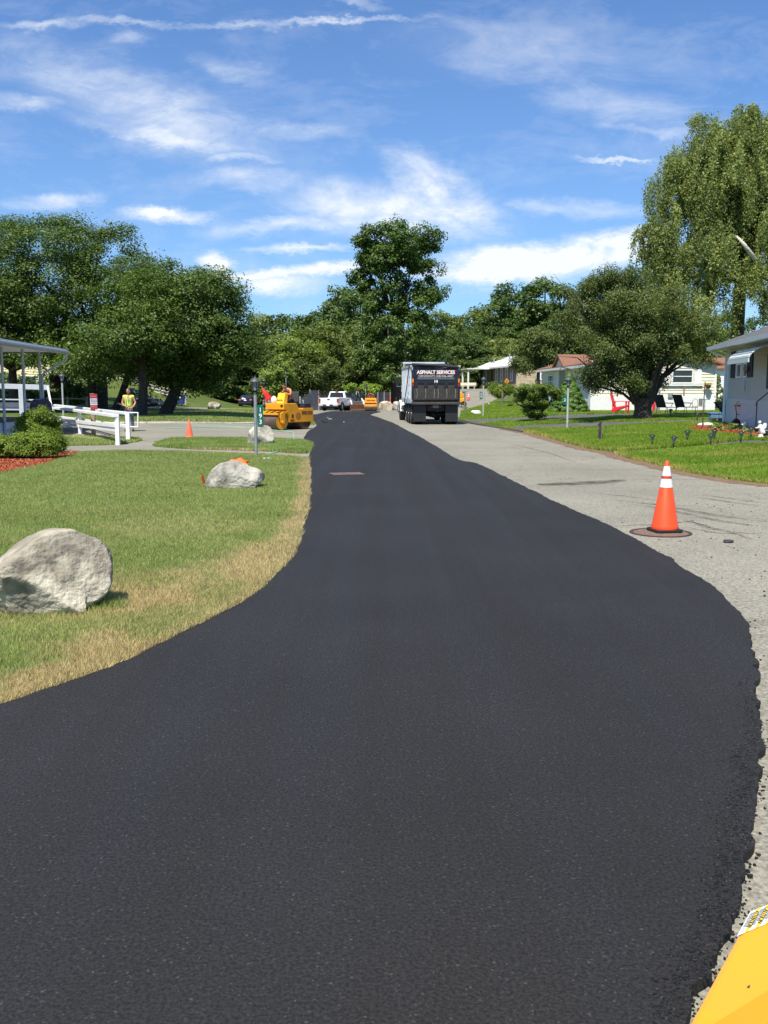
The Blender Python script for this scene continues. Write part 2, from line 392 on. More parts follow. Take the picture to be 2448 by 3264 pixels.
def mk_asphalt_old():
    mt = bpy.data.materials.new('weathered_grey_asphalt'); mt.use_nodes = True; nt = mt.node_tree; N = nt.nodes.new; L = nt.links.new
    bs = nt.nodes['Principled BSDF']; bs.inputs['Roughness'].default_value = .9; bs.inputs['Specular IOR Level'].default_value = .2
    tc = N('ShaderNodeTexCoord'); C = tc.outputs['Object']
    def noise(sc, det=5, map_=None, rough=.6):
        n = N('ShaderNodeTexNoise'); n.inputs['Scale'].default_value = sc; n.inputs['Detail'].default_value = det; n.inputs['Roughness'].default_value = rough
        if map_:
            mp = N('ShaderNodeMapping'); mp.inputs['Scale'].default_value = map_[0]; mp.inputs['Rotation'].default_value = (0,0,map_[1]); L(C, mp.inputs[0]); L(mp.outputs[0], n.inputs[0])
        else: L(C, n.inputs[0])
        return n.outputs[0]
    def mr(x, a, b, c, d):
        m = N('ShaderNodeMapRange'); 
        for i, q in enumerate((a,b,c,d)): m.inputs[i+1].default_value = q
        L(x, m.inputs[0]); return m.outputs[0]
    def mixc(f, a, b):
        m = N('ShaderNodeMix'); m.data_type = 'RGBA'; L(f, m.inputs[0])
        for i, q in ((6,a),(7,b)):
            if isinstance(q, tuple): m.inputs[i].default_value = q
            else: L(q, m.inputs[i])
        return m.outputs[2]
    base = mixc(mr(noise(.35, 7), .35, .65, 0, 1), (.20, .19, .157, 1), (.255, .243, .20, 1))
    speck = mixc(mr(noise(45, 3), .3, .7, 0, 1), (.4,.4,.4,1), (1.62,1.6,1.55,1))
    mu = N('ShaderNodeMix'); mu.data_type = 'RGBA'; mu.blend_type = 'MULTIPLY'; mu.inputs[0].default_value = .8; L(base, mu.inputs[6]); L(speck, mu.inputs[7])
    # skid marks: stretched noise bands, visible in a few patches
    sk = mr(noise(1.0, 3, ((.16, 2.6, 1), R(28)), .55), .60, .70, 0, 1); pt = mr(noise(.16, 2), .5, .62, 0, .55)
    mm = N('ShaderNodeMath'); mm.operation = 'MULTIPLY'; L(sk, mm.inputs[0]); L(pt, mm.inputs[1])
    c2 = mixc(mm.outputs[0], mu.outputs[2], (.075, .072, .066, 1))
    # cracks
    vo = N('ShaderNodeTexVoronoi'); vo.feature = 'DISTANCE_TO_EDGE'; vo.inputs['Scale'].default_value = .32
    wv = N('ShaderNodeTexNoise'); wv.inputs['Scale'].default_value = 1.4; wv.inputs['Detail'].default_value = 6; L(C, wv.inputs[0])
    ad = N('ShaderNodeVectorMath'); ad.operation = 'ADD'; L(C, ad.inputs[0]); 
    s2 = N('ShaderNodeVectorMath'); s2.operation = 'SCALE'; s2.inputs['Scale'].default_value = 1.3; L(wv.outputs['Color'], s2.inputs[0]); L(s2.outputs[0], ad.inputs[1]); L(ad.outputs[0], vo.inputs[0])
    ck = mr(vo.outputs['Distance'], .0, .006, .75, 0)
    gate = mr(noise(.22, 2), .46, .56, 0, 1); m3 = N('ShaderNodeMath'); m3.operation = 'MULTIPLY'; L(ck, m3.inputs[0]); L(gate, m3.inputs[1])
    c3 = mixc(m3.outputs[0], c2, (.05,.048,.042,1))
    L(c3, bs.inputs['Base Color'])
    nb = noise(90, 3); bp = N('ShaderNodeBump'); bp.inputs['Strength'].default_value = .35; bp.inputs['Distance'].default_value = .01; L(nb, bp.inputs['Height']); L(bp.outputs[0], bs.inputs['Normal'])
    return mt
M_OLD = mk_asphalt_old()
def mk_new_asphalt():
    mt = bpy.data.materials.new('fresh_black_asphalt'); mt.use_nodes = True; nt = mt.node_tree; N = nt.nodes.new; L = nt.links.new
    bs = nt.nodes['Principled BSDF']; bs.inputs['Roughness'].default_value = .8; bs.inputs['Specular IOR Level'].default_value = .32
    tc = N('ShaderNodeTexCoord'); C = tc.outputs['Object']
    n = N('ShaderNodeTexNoise'); n.inputs['Scale'].default_value = 75; n.inputs['Detail'].default_value = 3; n.inputs['Roughness'].default_value = .75; L(C, n.inputs[0])
    r = N('ShaderNodeValToRGB'); e = r.color_ramp.elements; e[0].position = .36; e[0].color = (.0074, .0070, .0070, 1); e[1].position = .72; e[1].color = (.033, .0312, .0295, 1); L(n.outputs[0], r.inputs[0])
    v = N('ShaderNodeTexVoronoi'); v.inputs['Scale'].default_value = 130; L(C, v.inputs[0])
    vr = N('ShaderNodeSeparateColor'); L(v.outputs['Color'], vr.inputs[0])
    g = N('ShaderNodeMapRange'); g.inputs[1].default_value = .975; g.inputs[2].default_value = 1; g.inputs[3].default_value = 0; g.inputs[4].default_value = .35; L(vr.outputs[0], g.inputs[0])
    mx = N('ShaderNodeMix'); mx.data_type = 'RGBA'; L(g.outputs[0], mx.inputs[0]); L(r.outputs[0], mx.inputs[6]); mx.inputs[7].default_value = (.13,.12,.115,1)
    n2 = N('ShaderNodeTexNoise'); n2.inputs['Scale'].default_value = .55; n2.inputs['Detail'].default_value = 5; L(C, n2.inputs[0])
    m2 = N('ShaderNodeMapRange'); m2.inputs[1].default_value = .3; m2.inputs[2].default_value = .7; m2.inputs[3].default_value = .86; m2.inputs[4].default_value = 1.14; L(n2.outputs[0], m2.inputs[0])
    # faint lanes left by the screed and the roller, and fines / coarse patches
    mpl = N('ShaderNodeMapping'); mpl.inputs['Scale'].default_value = (2.2, .07, 1); mpl.inputs['Rotation'].default_value = (0,0,R(3)); L(C, mpl.inputs[0])
    nl = N('ShaderNodeTexNoise'); nl.inputs['Scale'].default_value = 1.0; nl.inputs['Detail'].default_value = 4; L(mpl.outputs[0], nl.inputs[0])
    ml = N('ShaderNodeMapRange'); ml.inputs[1].default_value = .35; ml.inputs[2].default_value = .65; ml.inputs[3].default_value = .88; ml.inputs[4].default_value = 1.12; L(nl.outputs[0], ml.inputs[0])
    mpr = N('ShaderNodeMapRange'); mpr.inputs[1].default_value = .35; mpr.inputs[2].default_value = .65; mpr.inputs[3].default_value = .82; mpr.inputs[4].default_value = .64; L(nl.outputs[0], mpr.inputs[0]); L(mpr.outputs[0], bs.inputs['Roughness'])
    mul = N('ShaderNodeMath'); mul.operation = 'MULTIPLY'; L(m2.outputs[0], mul.inputs[0]); L(ml.outputs[0], mul.inputs[1])
    sc = N('ShaderNodeVectorMath'); sc.operation = 'SCALE'; L(mx.outputs[2], sc.inputs[0]); L(mul.outputs[0], sc.inputs['Scale']); L(sc.outputs[0], bs.inputs['Base Color'])
    bp = N('ShaderNodeBump'); bp.inputs['Strength'].default_value = .55; bp.inputs['Distance'].default_value = .006; L(n.outputs[0], bp.inputs['Height']); L(bp.outputs[0], bs.inputs['Normal'])
    return mt
M_NEW = mk_new_asphalt()
M_DRIVE = mat('dark_driveway_asphalt', (.085,.083,.08), .9, var=.25, scale=2, bump=.3, bscale=70, spots=(.8,(.14,.13,.12),.55,.75))
M_MULCH = mat('red_bark_mulch', (.33,.085,.035), .95, var=.45, scale=30, bump=1, bscale=35, spots=(22,(.10,.03,.015),.55,.7))
M_DIRT = mat('brown_edge_dirt', (.17,.105,.06), .95, var=.35, scale=8, bump=.6, bscale=50)

# base ground to the horizon, fine in the middle
def build_ground():
    xs = np.concatenate([[-2500,-1200,-600,-300,-160,-100], np.arange(-70, 70.1, .7), [100,160,300,600,1200,2500]])
    ys = np.concatenate([[-300,-60,-20], np.arange(-8, 150.1, .7), np.arange(156, 380, 8), [450,700,1200,2500,4500]])
    X, Y = np.meshgrid(xs, ys); Z = T(X, Y); nx, ny = len(xs), len(ys)
    vs = np.stack([X, Y, Z], -1).reshape(-1, 3)
    i = np.arange(nx*ny).reshape(ny, nx); q = np.stack([i[:-1,:-1], i[:-1,1:], i[1:,1:], i[1:,:-1]], -1).reshape(-1)
    me = bigmesh('ground', vs, 4, idx=q); o = link('ground', me, M_GRASS, smooth=True); o['kind'] = 'structure'
build_ground()
k = 1.4756
# ---- new asphalt outline (photo px)
left_edge = [(x*k, y*k) for x, y in [(-260,1580),(-120,1555),(0,1525),(100,1488),(170,1465),(240,1440),(330,1398),(400,1362),(470,1328),(540,1290),(600,1240),(640,1190),(655,1145),(664,1100),(670,1060),(670,1020),(667,995)]]
left_edge += [(978,1464),(985,1450),(998,1425),(999,1418),(990,1408),(967,1404),(972,1390),(982,1374),(1000,1364),(1010,1358),(1006,1348),(995,1334),(984,1323)]
far_edge = [(1010,1320),(1030,1315),(1052,1311.5),(1110,1310.5),(1196,1309.5),(1215,1312),(1190,1317),(1178,1322),(1205,1330)]
right_edge = [(1236,1342),(1262,1352),(1284,1366),(1330,1388),(1372,1413),(1420,1440),(1440,1458),(1478,1472),(1500,1473),(1530,1480),(1600,1517),(1613,1520),(1619,1528),(1700,1565),(1771,1601),(1850,1635),(1918,1667),(2000,1705),(2066,1742),(2140,1785),(2213,1837),(2290,1885),(2331,1933),(2368,1975),(2380,2005),(2392,2066),(2405,2140),(2415,2210),(2420,2287),(2425,2360),(2421,2435),(2424,2510),(2414,2580),(2404,2640),(2392,2720),(2361,2804),(2346,2890),(2300,2965),(2273,3025),(2240,3100),(2199,3217),(2175,3264),(2140,3400)]
LE = [G(*p, .048) for p in left_edge]; FE = [G(*p, .048) for p in far_edge]; RE = [G(*p, .040) for p in right_edge]
RE2 = smoothpoly([p.xy for p in RE], 1, False); LE2 = smoothpoly([p.xy for p in LE], 1, False)
poly = [Vector((-9.5, .2)), Vector((-9.5, LE[0].y))]+list(LE2)+[p.xy for p in FE]+list(RE2)+[Vector((RE[-1].x-.1, .2))]
dp = dense(poly, .035, 0)
# ragged edge, rougher close by on the right
dp2 = []
for i, p in enumerate(dp):
    a = dp[i-1]; b = dp[(i+1) % len(dp)]; n = Vector((b.y-a.y, a.x-b.x))
    if n.length > 0: n.normalize()
    amp = .018 if not (p.x > 0 and p.y < 6.5) else .030
    w = (vnoise(p.x, p.y, .09, 3)-.5)*2*amp+(vnoise(p.x, p.y, .6, 5)-.5)*.04
    dp2.append(p+n*float(w))
ASPH = dp2
ASPHC = [p for i, p in enumerate(dp2) if i % 6 == 0]
LEl = [p for p in LE2]
# ---- old road / lot
right_road = [(2750,1585),(2600,1562),(2448,1545),(2340,1533),(2200,1510),(2060,1475),(1990,1460),(1958,1446),(1880,1433),(1800,1412),(1750,1398),(1690,1382),(1665,1378),(1620,1369),(1530,1357),(1490,1350),(1463,1343)]
RR = [G(*p).xy for p in right_road]
rroad_far = [W(1458,62).xy, W(1500,72).xy, W(1567,86).xy, W(1637,112).xy, W(1800,119).xy, W(1900,119).xy, W(1900,129).xy, W(1760,129).xy, W(1477,128).xy, W(1400,125).xy, W(1300,113).xy]
top_left = [G(1250,1291).xy, G(1166,1296).xy, G(1080,1300).xy, G(1000,1303).xy, G(970,1306).xy, G(984,1325).xy, G(1006,1358).xy]
old = [Vector((14, .2)), Vector((14, 14.5))]+smoothpoly(RR, 1, False)+rroad_far+top_left+[Vector((-2.5, 22)), Vector((-2.5, 8)), Vector((-1, .2))]
sheet('old_road', dense(old, .25), .012, M_OLD, inner=1.0)
lot = [G(*p).xy for p in [(1010,1356),(814,1350),(350,1347),(150,1345),(-100,1343),(-350,1342)]]+[G(-350,1480).xy, G(0,1500).xy, G(120,1470).xy, G(260,1452).xy, G(600,1450).xy, G(985,1466).xy, G(1015,1440).xy]
sheet('parking_lot', dense(lot, .3), .017, M_OLD, inner=.8)
far_street = [W(-100,71).xy, W(588,80).xy, W(830,84).xy, W(985,90).xy, W(1000,98).xy, W(830,95).xy, W(588,88).xy, W(-100,79).xy]
far_street = [G(250,1299).xy, G(588,1304).xy, G(850,1306).xy, G(972,1306).xy, G(1000,1301).xy, G(850,1300.5).xy, G(588,1299).xy, G(250,1294.5).xy]
sheet('far_street', dense(far_street, .3), .014, M_OLD, inner=.8)
sheet('new_asphalt', ASPH, .052, M_NEW, inner=.45, skirt=.045)
# ---- lawn sheets
def dryf(x, y):
    d = segdist(x, y, LEl); nz = fbm(x, y, 1.2, 4); n2 = fbm(x, y, .35, 9)
    wide = .28+.78*ss((13-y)/5)*ss((y-5.0)/3)
    a = ss(1.25-d/(wide*(.55+1.1*nz)))
    patch = ss((fbm(x, y, 1.6, 21)-.58)/.14)*.32*ss((18-y)/6)
    rk = np.exp(-((x+3.0)**2/1.6+(y-8.3)**2/.7))*.9
    streak = ss((fbm(x*.35, y*1.4, 1.3, 33)-.5)/.2)*.16
    a = a*(.30+.95*ss((fbm(x, y, .8, 14)-.36)/.22))*(.75+.5*n2)
    return np.clip(a+patch+rk+streak+.35*ss(1-d/.22), 0, 1)
lawnA = [G(977,1466).xy, G(925,1462).xy, G(817,1456).xy, G(600,1447).xy, G(400,1444).xy, G(257,1449).xy, G(133,1492).xy, G(0,1519).xy, G(-150,1560).xy, Vector((-13, 16)), Vector((-14, 1)), Vector((-3, 1))]
# clip lawn right side loosely under the asphalt
lawnA = lawnA[:11]+[Vector((-12, 4))]+[p+Vector((.12, -.12)) for p in LEl[:int(len(LEl)*.62)] if p.y < G(977,1466).y-.2]
def jag(poly, a=.025): return [p+Vector(((vnoise(p.x,p.y,.12,1)-.5)*2*a*2, (vnoise(p.x,p.y,.12,2)-.5)*2*a*2)) for p in dense(poly, .08)]
lawnA = jag(lawnA); sheet('lawn', lawnA, .034, M_GRASS, inner=.22, attr=dryf, skirt=.03)
lawnB = jag(smoothpoly([G(*p).xy for p in [(486,1421),(513,1409),(549,1400),(660,1399),(772,1400),(880,1402),(983,1408),(999,1419),(989,1448),(931,1448),(871,1442),(811,1440),(705,1437),(600,1434),(500,1427)]], 1))
lawnD = jag([G(*p).xy for p in [(150,1392),(300,1396),(440,1400),(455,1406),(400,1417),(330,1421),(190,1424),(150,1424)]])
def dryB(x, y): return np.clip(ss((fbm(x,y,.8,7)-.5)/.25)*.3+ss(1-segdist(x,y,[G(600,1434).xy,G(811,1440).xy,G(931,1448).xy])/.35)*.6, 0, 1)
sheet('lawn_island', lawnB, .034, M_GRASS, inner=.35, attr=dryB, skirt=.03)
sheet('lawn_patch', lawnD, .034, M_GRASS, inner=.4, attr=dryB, skirt=.03)
lawnC = [G(*p).xy for p in [(-200,1341),(350,1346),(814,1349),(1000,1355),(1006,1351),(998,1341),(985,1325),(968,1307)]]
# ---- right side sheets
drive1 = [G(*p).xy for p in [(1663,1378),(1676,1370),(1721,1366),(1792,1367),(1900,1364),(2084,1352),(2153,1347),(2300,1343),(2300,1338),(2066,1344),(1848,1348),(1696,1355),(1600,1360),(1575,1362)]]
drive2 = [G(*p).xy for p in [(1515,1352),(1580,1344),(1696,1339),(1811,1337),(1900,1333),(1976,1327),(2030,1325),(2030,1320),(1940,1320),(1900,1322),(1744,1327),(1676,1331),(1580,1335),(1458,1339)]]
path = [G(*p).xy for p in [(1955,1447),(1995,1441),(2130,1435),(2250,1425),(2370,1417),(2448,1417),(2600,1420),(2600,1410),(2448,1408),(2400,1405),(2322,1411),(2250,1420),(2130,1432),(1950,1440)]]
sheet('driveway', dense(drive1, .2), .018, M_DRIVE, inner=.8); sheet('driveway', dense(drive2, .2), .018, M_DRIVE, inner=.8)
sheet('footpath', dense(path, .2), .018, M_DRIVE, inner=.8)
mulchR = [G(*p).xy for p in [(2196,1369),(2220,1362),(2260,1359),(2304,1359),(2415,1372),(2470,1376),(2470,1404),(2400,1396),(2322,1388),(2265,1381),(2214,1378)]]
mulchL = [G(*p).xy for p in [(-160,1450),(0,1450),(120,1445),(250,1446),(258,1449),(133,1491),(0,1518),(-160,1560)]]
sheet('mulch_bed', jag(mulchR, .05), .04, M_MULCH, inner=.4); sheet('mulch_bed', jag(mulchL, .05), .045, M_MULCH, inner=.4)
dirt = []
for i, p in enumerate(RR[1:14]):
    dirt.append(p)
dirtp = [p+Vector((.05, .1)) for p in dirt]+[p+Vector((-.42, -.12)) for p in reversed(dirt)]
sheet('dirt_edge', jag(dirtp, .06), .0165, M_DIRT, inner=.6)
# kerb beyond the lot and along the right
M_KERB = mat('pale_granite_kerb', (.42,.38,.31), .85, var=.25, scale=3, bump=.4)
mb = MB(); px_ = -150
while px_ < 985:
    q = px_+random.choice([110,150,165,175]); a = G(px_+2, 1350+px_*.001); b = G(min(q, 985), 1350+q*.001)
    mb.tube([a+Vector((0,.05,.02)), a.lerp(b,.5)+Vector((0,.03+random.uniform(-.04,.04),.03)), b+Vector((0,.05,.02))], [.07,.085,.07], 6); px_ = q
o = part('kerb', mb, M_KERB); o['kind'] = 'structure'
mb = MB(); pts = [G(*p)+Vector((0,0,.03)) for p in [(1458,1338),(1500,1350),(1580,1364),(1640,1374),(1664,1379)]]; mb.tube(pts, .06, 6)
o = part('kerb', mb, mat('dark_asphalt_berm', (.07,.055,.045), .95, var=.3)); o['kind'] = 'structure'

# ============================================================ GRASS BLADES
def blades(pts, h, w, tone, dryv, name, m_, lean=1.1):
    n = len(pts); a = rng.uniform(0, 2*np.pi, n); hh = h*rng.uniform(.5, 1.25, n); ww = w*rng.uniform(.7, 1.3, n)
    dx, dy = np.cos(a), np.sin(a); b = rng.uniform(0, 2*np.pi, n); ln = lean*hh*rng.uniform(.2, 1, n)
    P = np.empty((n, 3, 3)); P[:,0,:] = pts; P[:,1,:] = pts; P[:,2,:] = pts
    P[:,0,0] -= dx*ww; P[:,0,1] -= dy*ww; P[:,1,0] += dx*ww; P[:,1,1] += dy*ww
    P[:,2,0] += np.cos(b)*ln; P[:,2,1] += np.sin(b)*ln; P[:,2,2] += hh; P[:,:2,2] -= .01
    me = bigmesh(name, P.reshape(-1, 3), 3, np.repeat(tone, 3))
    at = me.attributes.new('dry', 'FLOAT', 'POINT'); at.data.foreach_set('value', np.repeat(dryv, 3).astype(np.float32))
    o = link(name, me, m_); tag(o, LAB, 'grass'); o['kind'] = 'stuff'; return o
def grassmat(name, c1, c2, cd1, cd2):
    mt = bpy.data.materials.new(name); mt.use_nodes = True; nt = mt.node_tree; nt.nodes.clear(); N = nt.nodes.new; L = nt.links.new
    out = N('ShaderNodeOutputMaterial'); at = N('ShaderNodeAttribute'); at.attribute_name = 'tone'; ad = N('ShaderNodeAttribute'); ad.attribute_name = 'dry'
    def mixc(f, a, b):
        m = N('ShaderNodeMix'); m.data_type = 'RGBA'; L(f, m.inputs[0])
        for i, q in ((6,a),(7,b)):
            if isinstance(q, tuple): m.inputs[i].default_value = (*q, 1)
            else: L(q, m.inputs[i])
        return m.outputs[2]
    c = mixc(ad.outputs['Fac'], mixc(at.outputs['Fac'], c1, c2), mixc(at.outputs['Fac'], cd1, cd2))
    d = N('ShaderNodeBsdfDiffuse'); t = N('ShaderNodeBsdfTranslucent'); ms = N('ShaderNodeMixShader'); ms.inputs[0].default_value = .5
    L(c, d.inputs[0]); L(c, t.inputs[0]); L(d.outputs[0], ms.inputs[1]); L(t.outputs[0], ms.inputs[2]); L(ms.outputs[0], out.inputs[0]); return mt
def scatter(poly, n, excl=(), vis=True, near=4., pw=1.0):
    xs = [p[0] for p in poly]; ys = [p[1] for p in poly]; out = []; tot = 0
    y0, y1 = max(min(ys), near), max(ys)
    while tot < n:
        m = n*2
        # density falls with distance
        t = rng.uniform(0, 1, m); y = y0*(y1/y0)**t if pw == 1 else y0+(y1-y0)*t
        x = rng.uniform(min(xs), max(xs), m)
        if vis:
            keep = (np.abs(x) < y*.42+.4); x, y = x[keep], y[keep]
        keep = inpoly(x, y, poly)
        for e in excl: keep &= ~inpoly(x, y, e)
        x, y = x[keep], y[keep]; out.append(np.stack([x, y], 1)); tot += len(x)
        if len(out) > 60: break
    return np.concatenate(out)[:n]
LAB = 'short dry green lawn with straw coloured patches along the fresh asphalt'
GM1 = grassmat('lawn_blades', (.185,.275,.05), (.42,.54,.16), (.52,.41,.19), (.78,.66,.36))
P = scatter(lawnA, 820000, (ASPHC,), near=4.2); x, y = P[:,0], P[:,1]
dr = dryf(x, y); bare = (dr > .75) & (rng.uniform(0,1,len(x)) < .25); x, y, dr = x[~bare], y[~bare], dr[~bare]
dv = np.clip(dr*1.15+rng.normal(0,.22,len(x)), 0, 1); dv = np.where(rng.uniform(0,1,len(x)) < .12, 1-.4*rng.uniform(0,1,len(x)), dv)
blades(np.stack([x, y, T(x,y)+.034], 1), .038+.0014*y, .0027+.0005*y, np.clip(.5*fbm(x,y,.9,3)+.25+rng.normal(0,.25,len(x)),0,1), dv, 'grass', GM1)
LAB = 'green grass growing on the island between path and parking lot'
P = scatter(lawnB, 60000, (ASPHC,)); x, y = P[:,0], P[:,1]
blades(np.stack([x,y,T(x,y)+.034],1), .07, .02, np.clip(fbm(x,y,.9,3)+rng.normal(0,.2,len(x)),0,1), np.clip(dryB(x,y)*.9+rng.normal(0,.15,len(x)),0,1), 'grass', GM1)
LAB = 'small tuft of grass under the white ramp railing'
P = scatter(lawnD, 14000); x, y = P[:,0], P[:,1]
blades(np.stack([x,y,T(x,y)+.034],1), .08, .02, rng.uniform(0,1,len(x)), rng.uniform(0,.4,len(x)), 'grass', GM1)
GM2 = grassmat('lush_blades', (.15,.26,.025), (.34,.50,.07), (.4,.38,.1), (.6,.55,.16))
LAB = 'lush bright green grass of the front gardens right of the road'
rl1 = list(RR[0:8])+[G(2130,1436).xy, G(2250,1426).xy, G(2370,1418).xy, G(2700,1422).xy]
rl2 = list(RR[8:13])+[G(1676,1371).xy, G(1721,1367).xy, G(1792,1368).xy, G(1900,1365).xy, G(2084,1353).xy, G(2153,1350).xy, G(2310,1350).xy, G(2500,1365).xy, G(2500,1406).xy, G(2400,1404).xy, G(2322,1410).xy, G(2250,1419).xy, G(2130,1431).xy, G(1955,1440).xy]
rl3 = [G(*p).xy for p in [(1665,1377),(1620,1362),(1600,1361),(1700,1355.5),(1848,1349),(2066,1345),(2300,1338),(2300,1322),(1976,1328),(1900,1334),(1811,1338),(1696,1340),(1580,1345),(1515,1353)]]
rl4 = [G(*p).xy for p in [(1465,1338),(1580,1334),(1676,1330),(1744,1326),(1900,1321),(2100,1315),(2300,1312),(2300,1304),(1880,1308),(1730,1306),(1640,1286),(1567,1283),(1470,1310)]]
for i, (pl, n, hh) in enumerate(((rl1, 110000, .10), (rl2, 170000, .14), (rl3, 60000, .11), (rl4, 90000, .10))):
    LAB = ['bright grass strip nearest the traffic cone', 'tall lush grass around the cat figure and garden lamps', 'thin grass strip between the two driveways', 'mown grass around the shrubs in front of the cream house'][i]
    P = scatter(pl, n, (mulchR, path) if i < 2 else ()); x, y = P[:,0], P[:,1]
    dd = np.clip(ss((fbm(x,y,1.5,8)-.52)/.2)*.5+.5*ss(1-segdist(x,y,RR)/.5)+rng.normal(0,.1,len(x)), 0, 1)
    blades(np.stack([x,y,T(x,y)],1), hh*.8, .012+.0004*y, np.clip(fbm(x,y,1.3,3)*.8+.1+rng.normal(0,.25,len(x)),0,1), dd, 'grass', GM2, lean=1.1)
LAB = 'mown grass under the spreading trees left of the roller'
P = scatter(lawnC, 90000, vis=True); x, y = P[:,0], P[:,1]
blades(np.stack([x,y,T(x,y)],1), .07, .035, np.clip(fbm(x,y,1.3,3)+rng.normal(0,.2,len(x)),0,1), rng.uniform(0,.35,len(x)), 'grass', GM1)

# asphalt crumbs along the near right edge
def crumbs():
    mb = MB(); base = [(-.8,-.8,-.6),(.8,-.8,-.6),(.8,.8,-.6),(-.8,.8,-.6),(-.6,-.6,.6),(.6,-.6,.6),(.6,.6,.6),(-.6,.6,.6)]; fs = [(0,3,2,1),(4,5,6,7),(0,1,5,4),(1,2,6,5),(2,3,7,6),(3,0,4,7)]
    line = [p for p in ASPH if p.y < 7.5 and p.x > .4]
    for _ in range(8000):
        i = random.randrange(len(line)-1); p = line[i].lerp(line[i+1], random.random()); t = p.y
        if random.random() < (t-2.6)/3.4: continue
        s_ = random.uniform(.003, .009); off = random.gauss(-.045, .042 if t < 5 else .025)
        if vnoise(p.x, p.y, .5, 8) < .35: off -= .03
        x, y = p.x+off, p.y+random.uniform(-.05,.05)
        z = .053 if off < -.004 else .016
        ca, sa = math.cos(i*1.7+x*900), math.sin(i*1.7+x*900); mb.add([(x+(a*ca-b*sa)*s_*random.uniform(.45,1.15), y+(a*sa+b*ca)*s_*random.uniform(.45,1.15), z+c*s_*random.uniform(.3,1.0)) for a,b,c in base], fs)
    for _ in range(220):
        q = G(random.uniform(1900,2440), random.uniform(1600,2900)); 
        if inpoly(np.array([q.x]), np.array([q.y]), ASPHC)[0]: continue
        s_ = random.uniform(.004,.012); mb.add([(q.x+a*s_, q.y+b*s_, .016+c*s_) for a,b,c in base], fs)
    o = part('asphalt_crumbs', mb, mat('crumb_black', (.009,.0088,.0088), .6, var=.3)); tag(o, 'loose black asphalt crumbs scattered along the paving edge', 'crumbs'); o['kind'] = 'stuff'
crumbs()
# ============================================================ VEGETATION
def quads(P, Nrm, size, aspect=.62):
    n = len(P); t = rng.normal(size=(n,3)); t -= (t*Nrm).sum(1, keepdims=True)*Nrm; t /= np.linalg.norm(t, axis=1, keepdims=True)+1e-9
    b = np.cross(Nrm, t); s_ = size*rng.uniform(.6, 1.35, (n,1)); t = t*s_; b = b*s_*aspect
    return np.stack([P-t, P-b*.9+Nrm*s_*.12, P+t, P+b*.9+Nrm*s_*.12], 1).reshape(-1, 3)
def crown_points(ells, nclump, per, cr, flat=.6, shell=.55, up=.5, fam=5, spread=1.5):
    # ells: list of (cx,cy,cz,rx,ry,rz[,weight]); clumps inside, biased outwards
    E = np.array([e[:6] for e in ells], float); w = np.array([(e[6] if len(e) > 6 else 1.)*e[3]*e[5] for e in ells]); w = w/w.sum()
    # clumps come in families (boughs): a parent on the envelope, children around it
    npar = max(3, nclump//fam); i = rng.choice(len(E), npar, p=w); d = rng.normal(size=(npar,3)); d /= np.linalg.norm(d, axis=1, keepdims=True)
    r = (shell+(1-shell)*rng.uniform(0,1,npar)**.6)[:,None]; C0 = E[i,:3]+d*r*E[i,3:6]*.93; tp = rng.uniform(0,1,npar)
    q = rng.integers(0, npar, nclump); dd = rng.normal(size=(nclump,3)); dd /= np.linalg.norm(dd, axis=1, keepdims=True); dd[:,2] = dd[:,2]*.6
    C = C0[q]+dd*(rng.uniform(0,1,nclump)**.6)[:,None]*cr*spread; d = d[q]; tone_c = np.clip(.6*tp[q]+.4*rng.uniform(0,1,nclump),0,1)
    j = np.repeat(np.arange(nclump), per); g = rng.normal(size=(len(j),3)); g /= np.linalg.norm(g, axis=1, keepdims=True)
    g *= (rng.uniform(0,1,len(j))**.45)[:,None]; R_ = cr*rng.uniform(.6, 1.3, nclump)[j][:,None]
    P = C[j]+g*R_*np.array([1,1,flat])
    N_ = g*.6+d[j]*.35+np.array([0,0,up])+rng.normal(0,.45,(len(j),3)); N_ /= np.linalg.norm(N_, axis=1, keepdims=True)
    tone = np.clip(.5*tone_c[j]+.5*rng.uniform(0,1,len(j)), 0, 1)
    return P, N_, tone, C
def foliage(name, P, N_, tone, size, m_, parent=None, aspect=.62):
    V = quads(P, N_, size, aspect); me = bigmesh(name, V, 4, np.repeat(tone, 4)); return link(name, me, m_, parent)
def limbs(mb, base, tips, r0, wander=.12, n=6, k=5, sag=0.):
    base = Vector(base)
    for (t, r1) in tips:
        t = Vector(t); pts = []; rad = []; L_ = (t-base).length
        for i in range(k+1):
            f = i/k; p = base.lerp(t, f); p.z += math.sin(f*math.pi)*sag*L_
            if 0 < i < k: p += Vector((random.uniform(-1,1), random.uniform(-1,1), random.uniform(-.5,.5)))*wander*L_*.35
            pts.append(p); rad.append(r0*(1-f)**.8+r1)
        mb.tube(pts, rad, n)
BARK = mat('dark_bark', (.055,.043,.033), .95, var=.4, scale=5, bump=1, bscale=18)
BARKG = mat('grey_bark', (.13,.115,.095), .95, var=.35, scale=5, bump=.8, bscale=18)
BIRCH = mat('white_birch_bark', (.62,.58,.5), .8, var=.25, scale=4, spots=(6,(.08,.07,.06),.6,.66))
LF_L = leafmat('leaf_spray_green', (.034,.072,.010), (.13,.195,.028), .28)
LF_M = leafmat('leaf_maple', (.032,.078,.012), (.12,.19,.028), .28)
LF_W = leafmat('leaf_willow', (.10,.14,.035), (.34,.39,.12), .33)
LF_B = leafmat('leaf_multistem', (.042,.078,.016), (.165,.20,.045), .3)
LF_Y = leafmat('leaf_yellow_green', (.10,.17,.02), (.30,.38,.08), .35)
LF_F = leafmat('leaf_far', (.042,.085,.018), (.13,.19,.04), .25)
LF_F2 = leafmat('leaf_far_light', (.075,.12,.02), (.21,.255,.055), .25)
